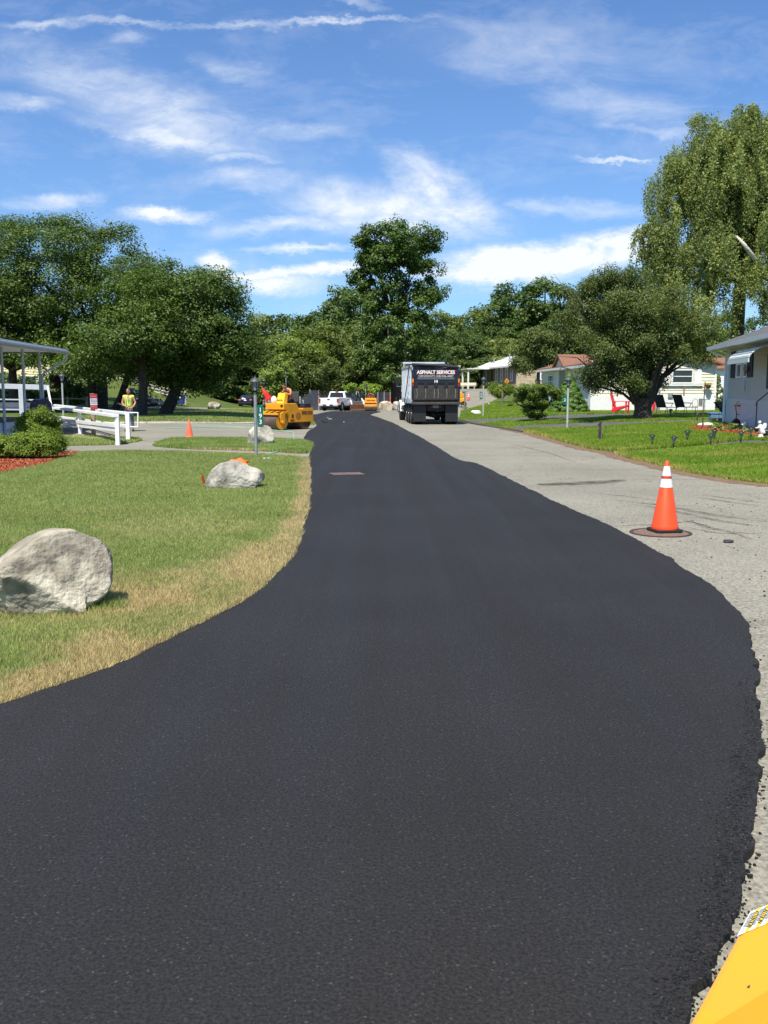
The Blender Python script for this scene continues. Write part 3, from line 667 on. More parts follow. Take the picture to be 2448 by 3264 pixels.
LF_BR = leafmat('leaf_bronze_tip', (.05,.11,.015), (.19,.26,.04), .3, (.36,.22,.05))
LF_C = leafmat('leaf_spruce', (.05,.12,.015), (.15,.26,.04), .2)
LF_YEW = leafmat('leaf_yew', (.05,.10,.01), (.25,.34,.03), .25)
LF_R = leafmat('leaf_copper', (.06,.02,.02), (.13,.04,.035), .25)
LF_H = leafmat('leaf_hosta', (.12,.20,.04), (.35,.42,.16), .3)
LF_V = leafmat('leaf_vine', (.13,.22,.02), (.33,.45,.06), .35)
# ---- left spreading trees; local to world coordinates
def px_ell(px, py, d, rx, ry, rz=None, depth=1., w=1.):
    c = Pt(px, py, d); s_ = d/F; return (c.x, c.y, c.z, rx*s_, rx*s_*depth, (ry if ry else rx)*s_, w)
def tree_from(name, label, cat, base, ells, ncl, per, cr, size, lm, bm_, trunk_r, flat=.6, shell=.55, up=.5, group=None, tips=None, mid=None, ntips=14, aspect=.62, trunks=None, fam=5, spread=1.5):
    base = Vector(base); t = thing(name, label, cat, base, 0, group)
    E = [(e[0]-base.x, e[1]-base.y, e[2]-base.z)+tuple(e[3:]) for e in ells]
    P, N_, tone, C = crown_points(E, ncl, per, cr, flat, shell, up, fam, spread)
    keep = P[:,2] > .15; P, N_, tone = P[keep], N_[keep], tone[keep]
    foliage('crown', P, N_, tone, size, lm, t, aspect)
    mb = MB(); mid = Vector(mid)-base if mid is not None else Vector((0,0,2.2))
    mb.tube([(0,0,-.15), (0,0,.12), mid*.35+Vector((.05,0,0)), mid*.7, mid], [trunk_r*1.5, trunk_r*1.12, trunk_r, trunk_r*.92, trunk_r*.85], 10)
    idx = rng.choice(len(C), ntips, replace=False)
    limbs(mb, mid, [(C[i]*.97, .02) for i in idx], trunk_r*(.24 if ntips >= 30 else .42), .2)
    for (a, b, r) in (trunks or []): mb.tube([Vector(a)-base, (Vector(a)-base).lerp(Vector(b)-base,.5)+Vector((.12,0,-.1)), Vector(b)-base], [r*1.3, r, r*.8], 9)
    part('trunk', mb, bm_, t, smooth=True); return t
d1, d2 = 63, 58
# sprays: many very flat horizontal clumps
def spray_tree(label, base, ells, n, mid, tr, trunks=None, per=120):
    return tree_from('spreading_tree', label, 'tree', base, ells, int(n*1.9), int(per*1.15), 1.05, .085, LF_L, BARK, tr, flat=.55, shell=.74, up=.7, fam=3, spread=1.25, group='wide spreading trees on the left lawn', mid=mid, trunks=trunks, ntips=22)
gb = lambda px, py: G(px, py)
bA = gb(318,1306); 
spray_tree('tallest spreading dark green tree with a thick double trunk behind the red and white sign', bA,
    [px_ell(200,900,68,350,205,None,.8,2.2), px_ell(60,860,68,250,165,None,.8,1), px_ell(250,960,66.5,270,170,None,.8,1.), px_ell(60,1010,67,230,140), px_ell(330,1110,65,190,90,None,.8,1.), px_ell(470,900,67,90,90,None,1,.6)],
    520, Pt(318,1150,bA.y), .52, trunks=[(G(300,1306), Pt(285,1120,bA.y), .42)])
bB = gb(528,1322)
spray_tree('rounded spreading tree with a curved leaning trunk beside the blue dumpster', bB,
    [px_ell(590,1010,60,205,175,None,.9,2.4), px_ell(690,1060,60,110,120,None,1,.8), px_ell(540,1040,60,190,120), px_ell(690,1140,60,130,80), px_ell(560,1160,60,170,60,None,.8,1.), px_ell(640,1190,60.5,120,35,None,.8,.8), px_ell(520,920,61,110,60)],
    330, Pt(590,1165,bB.y), .36)
bC = gb(453,1326)
spray_tree('straight slim trunked tree between the worker and the leaning trunk', bC,
    [px_ell(430,960,57,130,80), px_ell(400,1060,56,150,80), px_ell(470,1090,57,100,60)], 120, Pt(455,1130,bC.y), .27)
# leaning stem beside worker
bD = gb(368,1310)
spray_tree('thin tree leaning right behind the worker in the yellow vest', bD,
    [px_ell(400,1110,60,90,50), px_ell(300,1150,59,90,40)], 55, Pt(415,1180,bD.y), .26)
# far left lower greenery
spray_tree('low broad tree at the far left edge behind the porch', W(40,66), [px_ell(20,1090,66,190,60), px_ell(-60,1000,68,180,110), px_ell(150,1120,64,110,50)], 150, Pt(40,1180,66), .3)
# ---- centre tall maple
dM = 104; bM = W(1262, dM)
tree_from('maple_tree', 'tallest tree in the centre with a rounded top and a gap through its crown', 'tree', bM,
  [px_ell(1262,775,dM,125,68,None,1,1.4),px_ell(1250,835,dM,110,60,None,.9,1.3), px_ell(1185,815,dM,58,50), px_ell(1345,815,dM,60,55,None,.8), px_ell(1375,765,dM,26,30), px_ell(1380,860,dM,32,30,None,.7), px_ell(1160,890,dM,42,50,None,.8),
   px_ell(1230,960,dM,85,85), px_ell(1330,970,dM,68,75), px_ell(1250,1060,dM,110,110), px_ell(1355,925,dM,45,40), px_ell(1330,1090,dM,85,100), px_ell(1200,1130,dM,90,80), px_ell(1240,1190,dM,120,50), px_ell(1400,940,dM,26,18)],
  900, 75, .8, .14, LF_M, BARK, .55, fam=2, spread=.8, flat=.75, shell=.62, up=.5, mid=Pt(1262,1000,dM), ntips=30)
# ---- background wood: individual trees, copied from three builds
def proto(name, label, lm, n, per, shape, sz=.27):
    t = thing(name, label, 'tree', (0,0,0), 0, 'trees of the far wood')
    P, N_, tone, C = crown_points(shape, int(n*1.25), per, 1.05, .8, .62, .5, 3, 1.15); keep = P[:,2] > .1
    foliage('crown', P[keep], N_[keep], tone[keep], sz, lm, t)
    mb = MB(); mb.tube([(0,0,-.5),(0,0,3),(.1,0,7)], [.35,.28,.2], 7); limbs(mb, (.1,0,5), [(C[i], .04) for i in rng.choice(len(C), 8)], .15)
    part('trunk', mb, BARKG, t); return t
pA = proto('broadleaf_tree', 'x', LF_F, 190, 75, [(0,0,9,3.6,3.6,3.2),(1.6,0,6.5,3.2,3.2,3),(-2,0,6,3.2,3.2,3),(0,.3,2.6,4.6,4.6,2.8,1.5)], .2)
pB = proto('broadleaf_tree', 'x', LF_F2, 190, 75, [(0,0,8,4.2,4.2,2.6),(2.6,0,6,3,3,2.6),(-2.8,.5,5.6,2.6,2.6,2.6),(0,0,2.4,4.8,4.8,2.6,1.5)], .2)
pC = proto('broadleaf_tree', 'x', LF_F, 180, 75, [(0,0,10.5,2.6,2.6,2.6),(.6,0,7.5,3.4,3.4,3),(-.8,0,3.6,4.2,4.2,3.4,1.5)], .2)
wood = [] # (px, top row, depth, proto)
tops = [(600,1150),(690,1070),(760,1040),(815,1015),(860,1005),(905,1012),(950,1002),(1000,1000),(1045,965),(1085,925),(1125,918),(1165,935),(1060,1040),(1130,1050),(960,1075),(880,1070),(1400,1000),(1440,1002),(1490,1000),(1540,985),(1590,960),(1625,925),(1680,905),(1735,895),(1790,915),(1560,1040),(1480,1060),(1620,1050),(1700,1020),(1760,1010),(1420,1080),(1850,960),(1540,1110),(1650,1110),(1930,940),(2020,980),(2120,1000),(2300,1000),(2420,1010),(2210,1000),(1440,1150),(1740,1090),(820,1090),(740,1120),(1465,1010),(1515,1012),(1565,1000),(1600,1010),(1655,985),(1380,1040),(1610,1075),(1505,1075)]
used = {}
looks = ['dark', 'pale', 'narrow']
for i, (px, ty) in enumerate(sorted(tops)):
    d = 165-22*((i*7) % 5)/4; d = d if ty < 1035 else d-32
    if px > 1380: d += 28
    b = W(px, d); top = Pt(px, ty, d).z; pr = (pA, pB, pC)[i % 3]; h0 = (12.4, 10.8, 13.4)[i % 3]; sc_ = (top-b.z)/h0*1.05
    wid = max(sc_, .78)*random.uniform(.95, 1.15)
    ref = 'left of the tall maple' if px < 1180 else 'between maple and birch' if px < 1800 else 'behind the weeping birch'
    ordn = '%s far tree, %s' % (looks[i % 3], ref)
    used[ordn] = used.get(ordn, 0)+1
    lab = '%s %s crowned far tree from the left %s' % (['first','second','third','fourth','fifth','sixth','seventh','eighth','ninth','tenth','eleventh','twelfth','thirteenth'][used[ordn]-1], looks[i % 3], ref)
    if pr.name not in used: o = pr; used[pr.name] = 1; o.location = b; o.rotation_euler = (0,0,random.uniform(0,6)); o.scale = (wid,wid,sc_); o['label'] = lab
    else: dup(pr, b, random.uniform(0,6), lab, (wid, wid, sc_))
# ---- mid left bright bushes behind the fence
mids = [(960,1095,104,75,70,LF_Y,'yellow green bushy tree behind the wooden fence, left of the pickup'),(1040,1110,108,70,80,LF_F2,'leafy mid green tree above the wooden fence behind the pickup'),(1110,1120,110,65,75,LF_F2,'green bushy tree beside the flagpole'),(890,1190,98,48,62,LF_Y,'pale willowy bush behind the roller'),(860,1120,112,60,55,LF_F2,'round green tree above the parked cars'),(1000,1180,100,70,50,LF_B,'dark leafy bush growing over the left end of the wooden fence'),(800,1200,112,60,55,LF_F,'dark green thicket behind the dark sedan'),(700,1215,106,60,50,LF_F,'dark green bush on the bank right of the dumpster'),(640,1180,112,80,75,LF_F,'tall dark thicket behind the dumpster'),(735,1160,114,75,60,LF_F2,'lighter green thicket above the lawn boulder'), (1130,1195,104,55,38,LF_B,'low green bush right of the skid steer cab')]
mids += [(300,1150,104,80,60,LF_F,'dark leafy tree on the bank behind the slim leaning stem'),(420,1140,106,80,60,LF_F2,'leafy tree on the bank above the plank fence top'),(520,1150,108,75,65,LF_F,'dark leafy tree above the right end of the plank fence'),(220,1205,96,60,40,LF_F2,'bushy tree beside the yellow house corner'),(330,1215,92,50,26,LF_F,'low dark bush on the bank left of the plank fence'),(20,1232,80,80,26,LF_F,'low dark bushes below the yellow house'),(180,1228,82,70,30,LF_F,'dark rounded bushes between the lamp post and the yellow house')]
for (px, py, d, rx, ry, lm, lab) in mids:
    b = W(px, d); tree_from('leafy_bush', lab, 'bush', b, [px_ell(px,py,d,rx,ry), px_ell(px-rx*.4,py+ry*.6,d,rx*.7,ry*.7), px_ell(px+rx*.45,py+ry*.7,d,rx*.7,ry*.7), px_ell(px,py+ry*1.1,d,rx*.8,ry*.8)], 130, 75, .62, .12, lm, BARK, .15, flat=.8, mid=Pt(px,py+ry*.5,d), ntips=8)
b = W(1160,99); tree_from('vine_bush', 'bright lime green vine spilling over the wooden fence top', 'vine', b, [px_ell(1130,1235,98,28,14,None,.5), px_ell(1175,1238,99,35,11,None,.5), px_ell(1200,1242,99,20,8,None,.5)], 60, 60, .4, .11, LF_V, BARK, .05, mid=Pt(1150,1245,99), ntips=5)
b = W(1500,148); tree_from('copper_bush', 'dark red copper bush above the white roof end', 'bush', b, [px_ell(1478,1168,148,26,16,None,1)], 40, 40, .5, .17, LF_R, BARK, .1, mid=Pt(1478,1180,148), ntips=4)
b = W(1590,152); tree_from('willow_tree', 'pale weeping willow behind the long white roofed house', 'tree', b, [px_ell(1600,1110,152,60,45), px_ell(1570,1140,152,50,40)], 100, 50, 1.0, .22, LF_Y if False else LF_W, BARKG, .2, mid=Pt(1600,1150,152), ntips=6)
b = W(1425,140); tree_from('blue_spruce', 'blue grey spruce behind the dump truck', 'tree', b, [px_ell(1408,1150,140,14,26)], 34, 50, .5, .17, leafmat('leaf_blue', (.09,.12,.10),(.18,.22,.18)), BARKG, .12, mid=Pt(1408,1160,140), ntips=3)
# tree between the houses
b = W(1716,84); tree_from('garden_tree', 'olive green garden tree between the two houses', 'tree', b, [px_ell(1715,1095,84,52,48), px_ell(1680,1150,84,38,32), px_ell(1755,1140,84,42,40), px_ell(1765,1075,84,30,30)], 220, 90, .62, .09, LF_B, BARKG, .16, flat=.8, mid=Pt(1716,1180,84), ntips=14)
# ---- weeping birch (right)
def weeping():
    d = 50; base = W(2330, 53); t = thing('weeping_birch', 'huge weeping birch with hanging strands and a bare white limb at the right edge', 'tree', base)
    E = [px_ell(x,y,dd-7.5,rx,ry,None,.85,w) for x,y,dd,rx,ry,w in [(2330,520,57,190,130,1),(2250,600,57,170,130,1),(2440,480,58,170,130,1),(2180,760,56,130,90,.8),(2400,700,57,180,140,1.1),(2520,620,58,180,180,1),(2250,830,56,190,90,.8),(2440,880,57,160,90,.9),(2370,390,58,60,60,.5),(2270,420,57,60,60,.5),(2120,860,55,80,60,.5),(2290,450,57,110,90,.7),(2160,590,56,90,80,.8),(2115,720,56,60,90,.7),(2440,430,57,90,90,.7),(2095,950,54,90,55,.5),(2200,960,54,140,50,.5)]]
    E = [(e[0]-base.x, e[1]-base.y, e[2]-base.z)+tuple(e[3:]) for e in E]
    n = 4300; nb = 430; ea = np.array(E); w = ea[:,6]*ea[:,3]*ea[:,5]; w /= w.sum(); i = rng.choice(len(E), nb, p=w)
    g0 = rng.normal(size=(nb,3)); g0 /= np.linalg.norm(g0,axis=1,keepdims=True); g0[:,2] = g0[:,2]*.8+.25
    B0 = ea[i,:3]+g0*(.45+.6*rng.uniform(0,1,nb)**.7)[:,None]*ea[i,3:6]; bl = rng.uniform(.7,3.4,nb)
    q = rng.integers(0, nb, n); g = g0[q]; al = rng.uniform(-1,.35,n)      # strands hang along an outward arching twig
    C = B0[q]+g*np.array([1,1,.15])*al[:,None]*.9; C[:,2] -= .35*al*al; C += rng.normal(0,.10,(n,3)); ln = bl[q]*rng.uniform(.45,1.15,n)
    per = 75; j = np.repeat(np.arange(n), per); f = rng.uniform(0,1,len(j))
    swing = rng.normal(0,.10,(n,2)); out = g[:,:2]*.35
    P = np.empty((len(j),3)); P[:,:2] = C[j,:2]+swing[j]*f[:,None]*ln[j][:,None]*.6+out[j]*np.sqrt(f)[:,None]+rng.normal(0,.085,(len(j),2))
    P[:,2] = C[j,2]-f*ln[j]+rng.normal(0,.05,len(j))
    N_ = rng.normal(size=(len(j),3)); N_[:,2] = N_[:,2]*.6+.25; N_ /= np.linalg.norm(N_,axis=1,keepdims=True)
    tone = np.clip(.55*rng.uniform(0,1,nb)[q][j]+.25*rng.uniform(0,1,n)[j]+.25*rng.uniform(0,1,len(j)), 0, 1)
    keep = P[:,2] > (Pt(2300,1145,50).z-base.z); foliage('crown', P[keep], N_[keep], tone[keep], .056, LF_W, t, .6)
    mb = MB(); mid = Pt(2360,900,52)-base
    mb.tube([(0,0,-.2),(.1,0,2),(.2,0,4),mid],[.5,.42,.36,.3],10)
    limbs(mb, mid, [(C[q]*.98, .025) for q in rng.choice(n, 26, replace=False)], .16, .15, sag=.05)
    part('trunk', mb, BARK, t, smooth=True)
    mb = MB(); q = [Pt(2425,850,48.2), Pt(2390,805,47.3), Pt(2372,780,47.1), Pt(2350,755,47.3), Pt(2335,748,47.8)]; mb.tube([p-base for p in q],[.10,.11,.09,.05,.02],8); part('limb', mb, BIRCH, t, smooth=True, label='thick bare white birch limb'); mb = MB()
    q = [Pt(2440,640,48.5), Pt(2395,600,47.8), Pt(2355,570,47.9), Pt(2330,562,48.4)]; mb.tube([p-base for p in q],[.03,.035,.03,.015],6)
    part('limb', mb, BIRCH, t, smooth=True); return t
weeping()
# ---- multi stem dark tree
def multistem():
    base = G(2048,1337); d = base.y; t = thing('multi_stemmed_tree', 'many stemmed spreading tree with a short thick trunk, by the black lounge chairs', 'tree', base)
    E = [px_ell(x,y,dd,rx,ry,None,1.0,w) for x,y,dd,rx,ry,w in [(1960,945,d,115,90,1.0),(1990,900,d,45,45,.4),(1900,925,d,35,45,.35),(1880,1030,d,95,70,.8),(2060,990,d,130,110,.8),(1980,1100,d,120,80,1.2),(2110,1110,d,130,80,1.0),(2200,1040,d+.5,120,60,.7),(2200,1120,d-.5,70,40,.5),(1960,1190,d,90,55,1),(1925,1220,d,55,45,.6),(2050,1180,d+1,110,70,1)]]
    E = [(e[0]-base.x, e[1]-base.y, e[2]-base.z)+tuple(e[3:]) for e in E]
    P, N_, tone, C = crown_points(E, 760, 190, .5, .85, .3, .35)
    foliage('crown', P, N_, tone, .046, LF_B, t)
    mb = MB(); mb.tube([(0,0,-.2),(0,0,.1),(0,0,.5),(0,0,1.0)],[.62,.46,.40,.46],12)
    for (x,y,dd,r) in [(1900,1120,-.6,.16),(1940,1020,.3,.18),(2000,960,.2,.17),(2050,930,-.3,.2),(2110,980,.4,.17),(2180,1040,-.4,.17),(2200,1120,.5,.15),(1960,1180,-.8,.13),(2130,1100,-.9,.14),(2010,1080,.9,.2),(2080,1060,.7,.2),(1880,1230,-.3,.08)]:
        q = Pt(x,y,d+dd)-base; s_ = Vector((q.x*.16, dd*.2, .75)); m = s_.lerp(q,.45)+Vector((-.15*q.x,0,.1)); mb.tube([s_, m, s_.lerp(q,.75)+Vector((-.05*q.x,0,.1)), q],[r,r*.8,r*.5,.03],7)
        limbs(mb, m, [(C[i],.015) for i in sorted(range(len(C)), key=lambda i: (Vector(C[i])-q).length)[:24:8]], r*.35, .12, 5)
    part('trunk', mb, BARK, t, smooth=True)
    mb = MB() # bare twigs out of the top
    for _ in range(46):
        x = random.uniform(1820,2020); y = random.uniform(960,1060); q = Pt(x,y,d+random.uniform(-1,1))-base; e = q+Vector((random.uniform(-.9,.1)+(x-1930)*.004, random.uniform(-.3,.3), random.uniform(.5,1.5))); mb.tube([q, q.lerp(e,.5)+Vector((.05,0,0)), e],[.018,.013,.006],4)
    part('twigs', mb, BARKG, t)
    for (a, b_, c_) in [((1830,1180),(1790,1170),(1760,1215)),((1900,1190),(1840,1140),(1780,1135))]:
        mb = MB(); mb.tube([Pt(*a,d)-base, Pt(*b_,d)-base, Pt(*c_,d)-base],[.05,.03,.012],5); part('bare_branch', mb, BARKG, t)
    return t
multistem()
# ---- garden shrubs right
def shrub(name, label, cat, foot, ells, n, per, cr, size, lm, tips=10, flat=.8, shell=.6, up=.4, stem=.06):
    d = foot.y; t = tree_from(name, label, cat, foot, [px_ell(x,y,d,rx,ry,None,dp,1) for x,y,rx,ry,dp in ells], n, per, cr, size, lm, BARK, stem, flat=flat, shell=shell, up=up, mid=foot+Vector((0,0,.25)), ntips=tips); return t
shrub('clipped_shrub', 'heart shaped clipped green shrub behind the brown post', 'shrub', G(1601,1282), [(1601,1240,32,20,1),(1580,1245,18,14,1),(1622,1245,18,14,1),(1601,1258,20,16,1)], 150, 90, .28, .05, LF_YEW)
shrub('burning_bush', 'large vase shaped bush with bronze tips left of lamp 2', 'shrub', G(1712,1343), [(1700,1245,62,18,.9),(1660,1255,26,20,.9),(1750,1250,38,20,.9),(1705,1275,52,22,.9),(1712,1305,34,22,.9),(1712,1328,20,14,.9)], 380, 85, .2, .042, LF_BR, tips=26, stem=.10)
shrub('round_shrub', 'low round shrub in front of the grey house', 'shrub', W(1603,112), [(1600,1243,20,12,1)], 40, 60, .3, .1, LF_F2)
shrub('low_hedge', 'low clipped dark hedge below the grey house windows', 'hedge', W(1558,120), [(1555,1230,20,6,1),(1580,1228,14,7,1),(1535,1232,8,6,1)], 40, 50, .3, .1, LF_F)
shrub('grass_clump', 'small tawny shrub beside the pointed stone at the kerb', 'shrub', G(1483,1306), [(1483,1300,12,6,1)], 24, 40, .14, .05, LF_Y)
shrub('day_lily', 'yellow green day lilies by the bronze tipped bush', 'flower', G(1630,1297), [(1630,1292,16,4,1)], 24, 30, .14, .05, LF_V)
# spruce (cone)
def conifer(label, foot, top_px, wpx, n=260, lm=LF_C):
    d = foot.y; h = Pt(foot.x/d*F+PX0, top_px, d).z-foot.z; r = wpx*d/F; t = thing('dwarf_spruce', label, 'conifer', foot)
    f = rng.uniform(0,1,n)**1.3; a = rng.uniform(0,2*np.pi,n); rr = r*(1-f)**.85*rng.uniform(.75,1.02,n)+.03
    C = np.stack([np.cos(a)*rr, np.sin(a)*rr, .08+f*(h-.15)],1); per = 90; j = np.repeat(np.arange(n),per); g = rng.normal(size=(len(j),3)); g /= np.linalg.norm(g,axis=1,keepdims=True)
    cs = (.16+.1*rng.uniform(0,1,n))[j][:,None]*(r/1.3)*(1-.45*f[j][:,None]); P = C[j]+g*cs*np.array([1,1,.7]); N_ = g+np.stack([np.cos(a)[j],np.sin(a)[j],np.full(len(j),.6)],1)*.6; N_ /= np.linalg.norm(N_,axis=1,keepdims=True)
    foliage('crown', P, N_, np.clip(.4*rng.uniform(0,1,n)[j]+.6*rng.uniform(0,1,len(j)),0,1), .045*(r/1.3+.4), lm, t, .5)
    mb = MB(); mb.tube([(0,0,-.1),(0,0,h*.6),(0,0,h-.1)],[.09,.06,.02],6); part('trunk', mb, BARK, t); return t
conifer('cone shaped spruce against the cream house corner', G(1812,1315), 1190, 58, 420)
conifer('dark conical shrub in the gap between the two white houses', W(2288,72), 1190, 26, 200, LF_F2)
conifer('small cone shrub beside the garden tree trunk', W(1708,78), 1205, 14, 100)
# left hedge, round yew
shrub('clipped_hedge', 'low flat clipped yew hedge along the red mulch bed', 'hedge', G(60,1468), [(x, 1414+random.uniform(-3,3)-x*.02, 34, 20, 1.3) for x in range(-60, 170, 22)]+[(x,1442-x*.03,40,28,1.1) for x in range(-60,150,26)], 980, 110, .19, .026, LF_YEW, tips=20, flat=.6, shell=.6, up=.7)
shrub('round_yew', 'rounded yew bush at the porch corner beside the mailbox', 'shrub', G(128,1412), [(128,1345,50,38,1),(128,1375,58,38,1),(105,1370,44,40,1)], 520, 110, .19, .028, LF_YEW, tips=10, flat=.7, shell=.7)
shrub('garden_bush', 'light green bush behind the lamp post near the rail fence', 'shrub', W(245,72), [(245,1255,40,26,1),(225,1270,25,20,1)], 70, 60, .45, .1, LF_F2)
shrub('copper_tree', 'dark purple leaved bush behind the left lamp post', 'shrub', W(198,74), [(200,1240,28,42,1)], 60, 60, .5, .1, LF_R)
shrub('boundary_hedge', 'loose green hedge seen through the porch posts', 'hedge', W(90,73), [(x,1265,24,16,1) for x in range(-20,170,22)], 170, 50, .4, .1, LF_F2, tips=14)
# ============================================================ OBJECTS
WHITE = mat('white_paint', (.86,.86,.84), .5, var=.05, scale=3)
VINYL = mat('white_vinyl', (.82,.83,.82), .45, var=.05)
CREAM = mat('cream_siding', (.78,.74,.60), .55, var=.06, scale=2)
GREYB = mat('pale_blue_grey_siding', (.50,.50,.47), .55, var=.06)
BLK = mat('black_plastic', (.015,.015,.016), .5, var=.2)
RUBR = mat('tyre_rubber', (.022,.021,.020), .85, var=.25, bump=.3)
CHR = mat('chrome', (.75,.75,.75), .18, 1., var=.05)
GLS = mat('dark_window_glass', (.02,.03,.035), .06, var=.2, scale=1.5, spec=.8)
GALV = mat('galvanised_steel', (.42,.43,.43), .42, .6, var=.18, scale=14)
ORG = mat('cone_orange', (.82,.075,.012), .45, var=.07, scale=5)
ORGD = mat('faded_cone_orange', (.75,.13,.06), .7, var=.2, scale=6)
GRNS = mat('green_sign', (.0,.13,.085), .4, var=.06)
SIGNW = mat('sign_white', (.85,.85,.82), .4, var=.03)
YEL = mat('machine_yellow', (.78,.33,.012), .38, var=.07, scale=3, spots=(9,(.42,.2,.03),.66,.78))
RED = mat('red_paint', (.55,.02,.02), .45, var=.12)
SKIN = mat('skin', (.50,.23,.13), .5, var=.08, scale=9)
SKIN2 = mat('tanned_skin', (.52,.20,.09), .5, var=.1, scale=9)
WOOD = mat('weathered_wood', (.30,.22,.14), .9, var=.3, scale=7, bump=.5)
WOODG = mat('grey_weathered_wood', (.17,.155,.14), .9, var=.3, scale=5, bump=.5)
CONC = mat('concrete', (.42,.39,.33), .9, var=.18, scale=4, bump=.4)
RUST = mat('rusty_steel', (.12,.06,.035), .7, .3, var=.4, scale=6)

# ---- boulders: layered noise on a cut sphere
def boulder(name, label, foot, w, h, dep, seed, rough=.10, cuts=9, col=(.40,.36,.29), ry=0., sink=.12, pale=(.62,.58,.5), prof=None, res=5):
    r_ = random.Random(seed); bm = bmesh.new(); bmesh.ops.create_icosphere(bm, subdivisions=res, radius=1.)
    pl = []
    for _ in range(cuts):
        d = Vector((r_.uniform(-1,1), r_.uniform(-1,1), r_.uniform(-.5,1))).normalized(); pl.append((d, r_.uniform(.66,.92)))
    from mathutils import noise as mn
    off = Vector((seed*3.1, seed*1.7, seed*.9))
    for v in bm.verts:
        p = v.co.copy(); p = Vector([math.copysign(abs(c)**.72, c) for c in p]); p *= .93
        for d, k_ in pl:
            t = p.dot(d)
            if t > k_: p -= d*(t-k_)*.97
        n1 = mn.fractal(p*1.3+off, 1.0, 2.1, 5); n2 = mn.fractal(p*4.5+off*2, .8, 2.1, 5); rid = 1-abs(mn.noise(p*2.2+off*3)); rid2 = 1-abs(mn.noise(Vector((p.x*2, p.y*2, p.z*7))+off))
        q = p*(1+rough*1.0*n1+rough*.30*n2-.10*rough/.1*max(0, rid-.95)*4-.02*max(0, rid2-.94)*6)
        if prof: q = prof(q)
        v.co = Vector((q.x*w/2, q.y*dep/2, (q.z+1)*.5*h*(1+sink*2)-h*sink*1.6))
    bmesh.ops.recalc_face_normals(bm, faces=bm.faces)
    me = bpy.data.meshes.new(name); bm.to_mesh(me); bm.free()
    m_ = mat('granite_%d' % seed, col, .9, var=.38, scale=7, bump=1, bscale=24, spots=(2.4, pale, .44, .60))
    if 'stained' not in m_:      # lichen and rust coloured stains in large soft patches
        m_['stained'] = 1; nt = m_.node_tree; bs = nt.nodes['Principled BSDF']; src = bs.inputs['Base Color'].links[0].from_socket
        tc = nt.nodes.new('ShaderNodeTexCoord'); n = nt.nodes.new('ShaderNodeTexNoise'); n.inputs['Scale'].default_value = 3.1/max(w,.5); n.inputs['Detail'].default_value = 8; n.inputs['Roughness'].default_value = .72; n.inputs['Distortion'].default_value = 1.2
        mp = nt.nodes.new('ShaderNodeMapping'); mp.inputs['Location'].default_value = (seed, seed*.37, 0); nt.links.new(tc.outputs['Object'], mp.inputs[0]); nt.links.new(mp.outputs[0], n.inputs[0])
        r = nt.nodes.new('ShaderNodeMapRange'); r.inputs[1].default_value = .50; r.inputs[2].default_value = .66; r.inputs[3].default_value = 0; r.inputs[4].default_value = .7; nt.links.new(n.outputs[0], r.inputs[0])
        mx = nt.nodes.new('ShaderNodeMix'); mx.data_type = 'RGBA'; nt.links.new(r.outputs[0], mx.inputs[0]); nt.links.new(src, mx.inputs[6]); mx.inputs[7].default_value = (col[0]*.62, col[1]*.52, col[2]*.42, 1); nt.links.new(mx.outputs[2], bs.inputs['Base Color'])
    o = link(name, me, m_, smooth=True); o.location = foot; o.rotation_euler = (0,0,ry)
    me.set_sharp_from_angle(angle=R(38))
    return tag(o, label, 'boulder', 'granite boulders')
def prof1(q):
    x, z = q.x, q.z
    if z > -.2: q.z = -.2+(z+.2)*(1.0-.42*float(ss((.25-x)/1.1)))
    if x > .6 and z < -.1: q.x -= .22*float(ss((-z-.1)/.7))
    q.y -= .25*max(z,0)*0
    return q
g = G(150,1985); boulder('boulder', 'largest pale boulder with a rounded top, left of the fresh asphalt', g+Vector((-.165,.34,0)), 1.26, .70, 1.0, 13, .06, 13, (.27,.24,.18), .25, prof=prof1, res=6, pale=(.60,.54,.41))
def prof2(q):
    if q.z > -.5: q.x = q.x+(q.z+.5)*(.11-.20*max(-1, min(1, q.x*1.5)))
    if q.z > 0: q.z *= 1-.10*q.x
    return q
g = G(742,1568); r2 = g+Vector((0,.22,0)); boulder('boulder', 'grey boulder with an orange cloth on top', r2, 1.22, .56, .80, 27, .06, 9, (.27,.255,.22), -.1, prof=prof2, res=6, pale=(.48,.45,.37))
g = G(825,1422); r3 = g+Vector((0,.4,0)); boulder('boulder', 'speckled white boulder behind the 193 lamp post', r3, .98, .66, .9, 31, .07, 12, (.34,.31,.25), .2, pale=(.50,.47,.39))
boulder('boulder', 'grey brown boulder on the far bank left of the dark sedan', G(680,1306)+Vector((0,.5,0)), 1.15, .62, .9, 41, .1, 12, (.25,.21,.16), 0, res=4)
boulder('boulder', 'long low tan boulder between the small roller and the dump truck', W(1232,96), 1.7, .95, 1.1, 52, .07, 7, (.44,.38,.28), .1, res=4, pale=(.55,.48,.36))
boulder('boulder', 'tan boulder half hidden behind the dump truck fender', W(1268,99), 1.3, .9, .9, 57, .07, 9, (.34,.30,.24), .4, res=4)
boulder('boulder', 'white painted slab of rock lying left of lamp 59', G(1519,1322)+Vector((0,.2,0)), .72, .32, .4, 61, .06, 12, (.74,.74,.70), -.2, res=4, pale=(.8,.8,.76))
boulder('boulder', 'small pointed stone at the kerb right of the dump truck', G(1476,1308), .22, .42, .2, 66, .08, 9, (.25,.22,.18), 0, res=3)
boulder('boulder', 'long white stone at the mulch bed corner', G(2248,1361), .62, .17, .3, 71, .06, 9, (.75,.74,.70), -.3, res=3, pale=(.8,.8,.78))
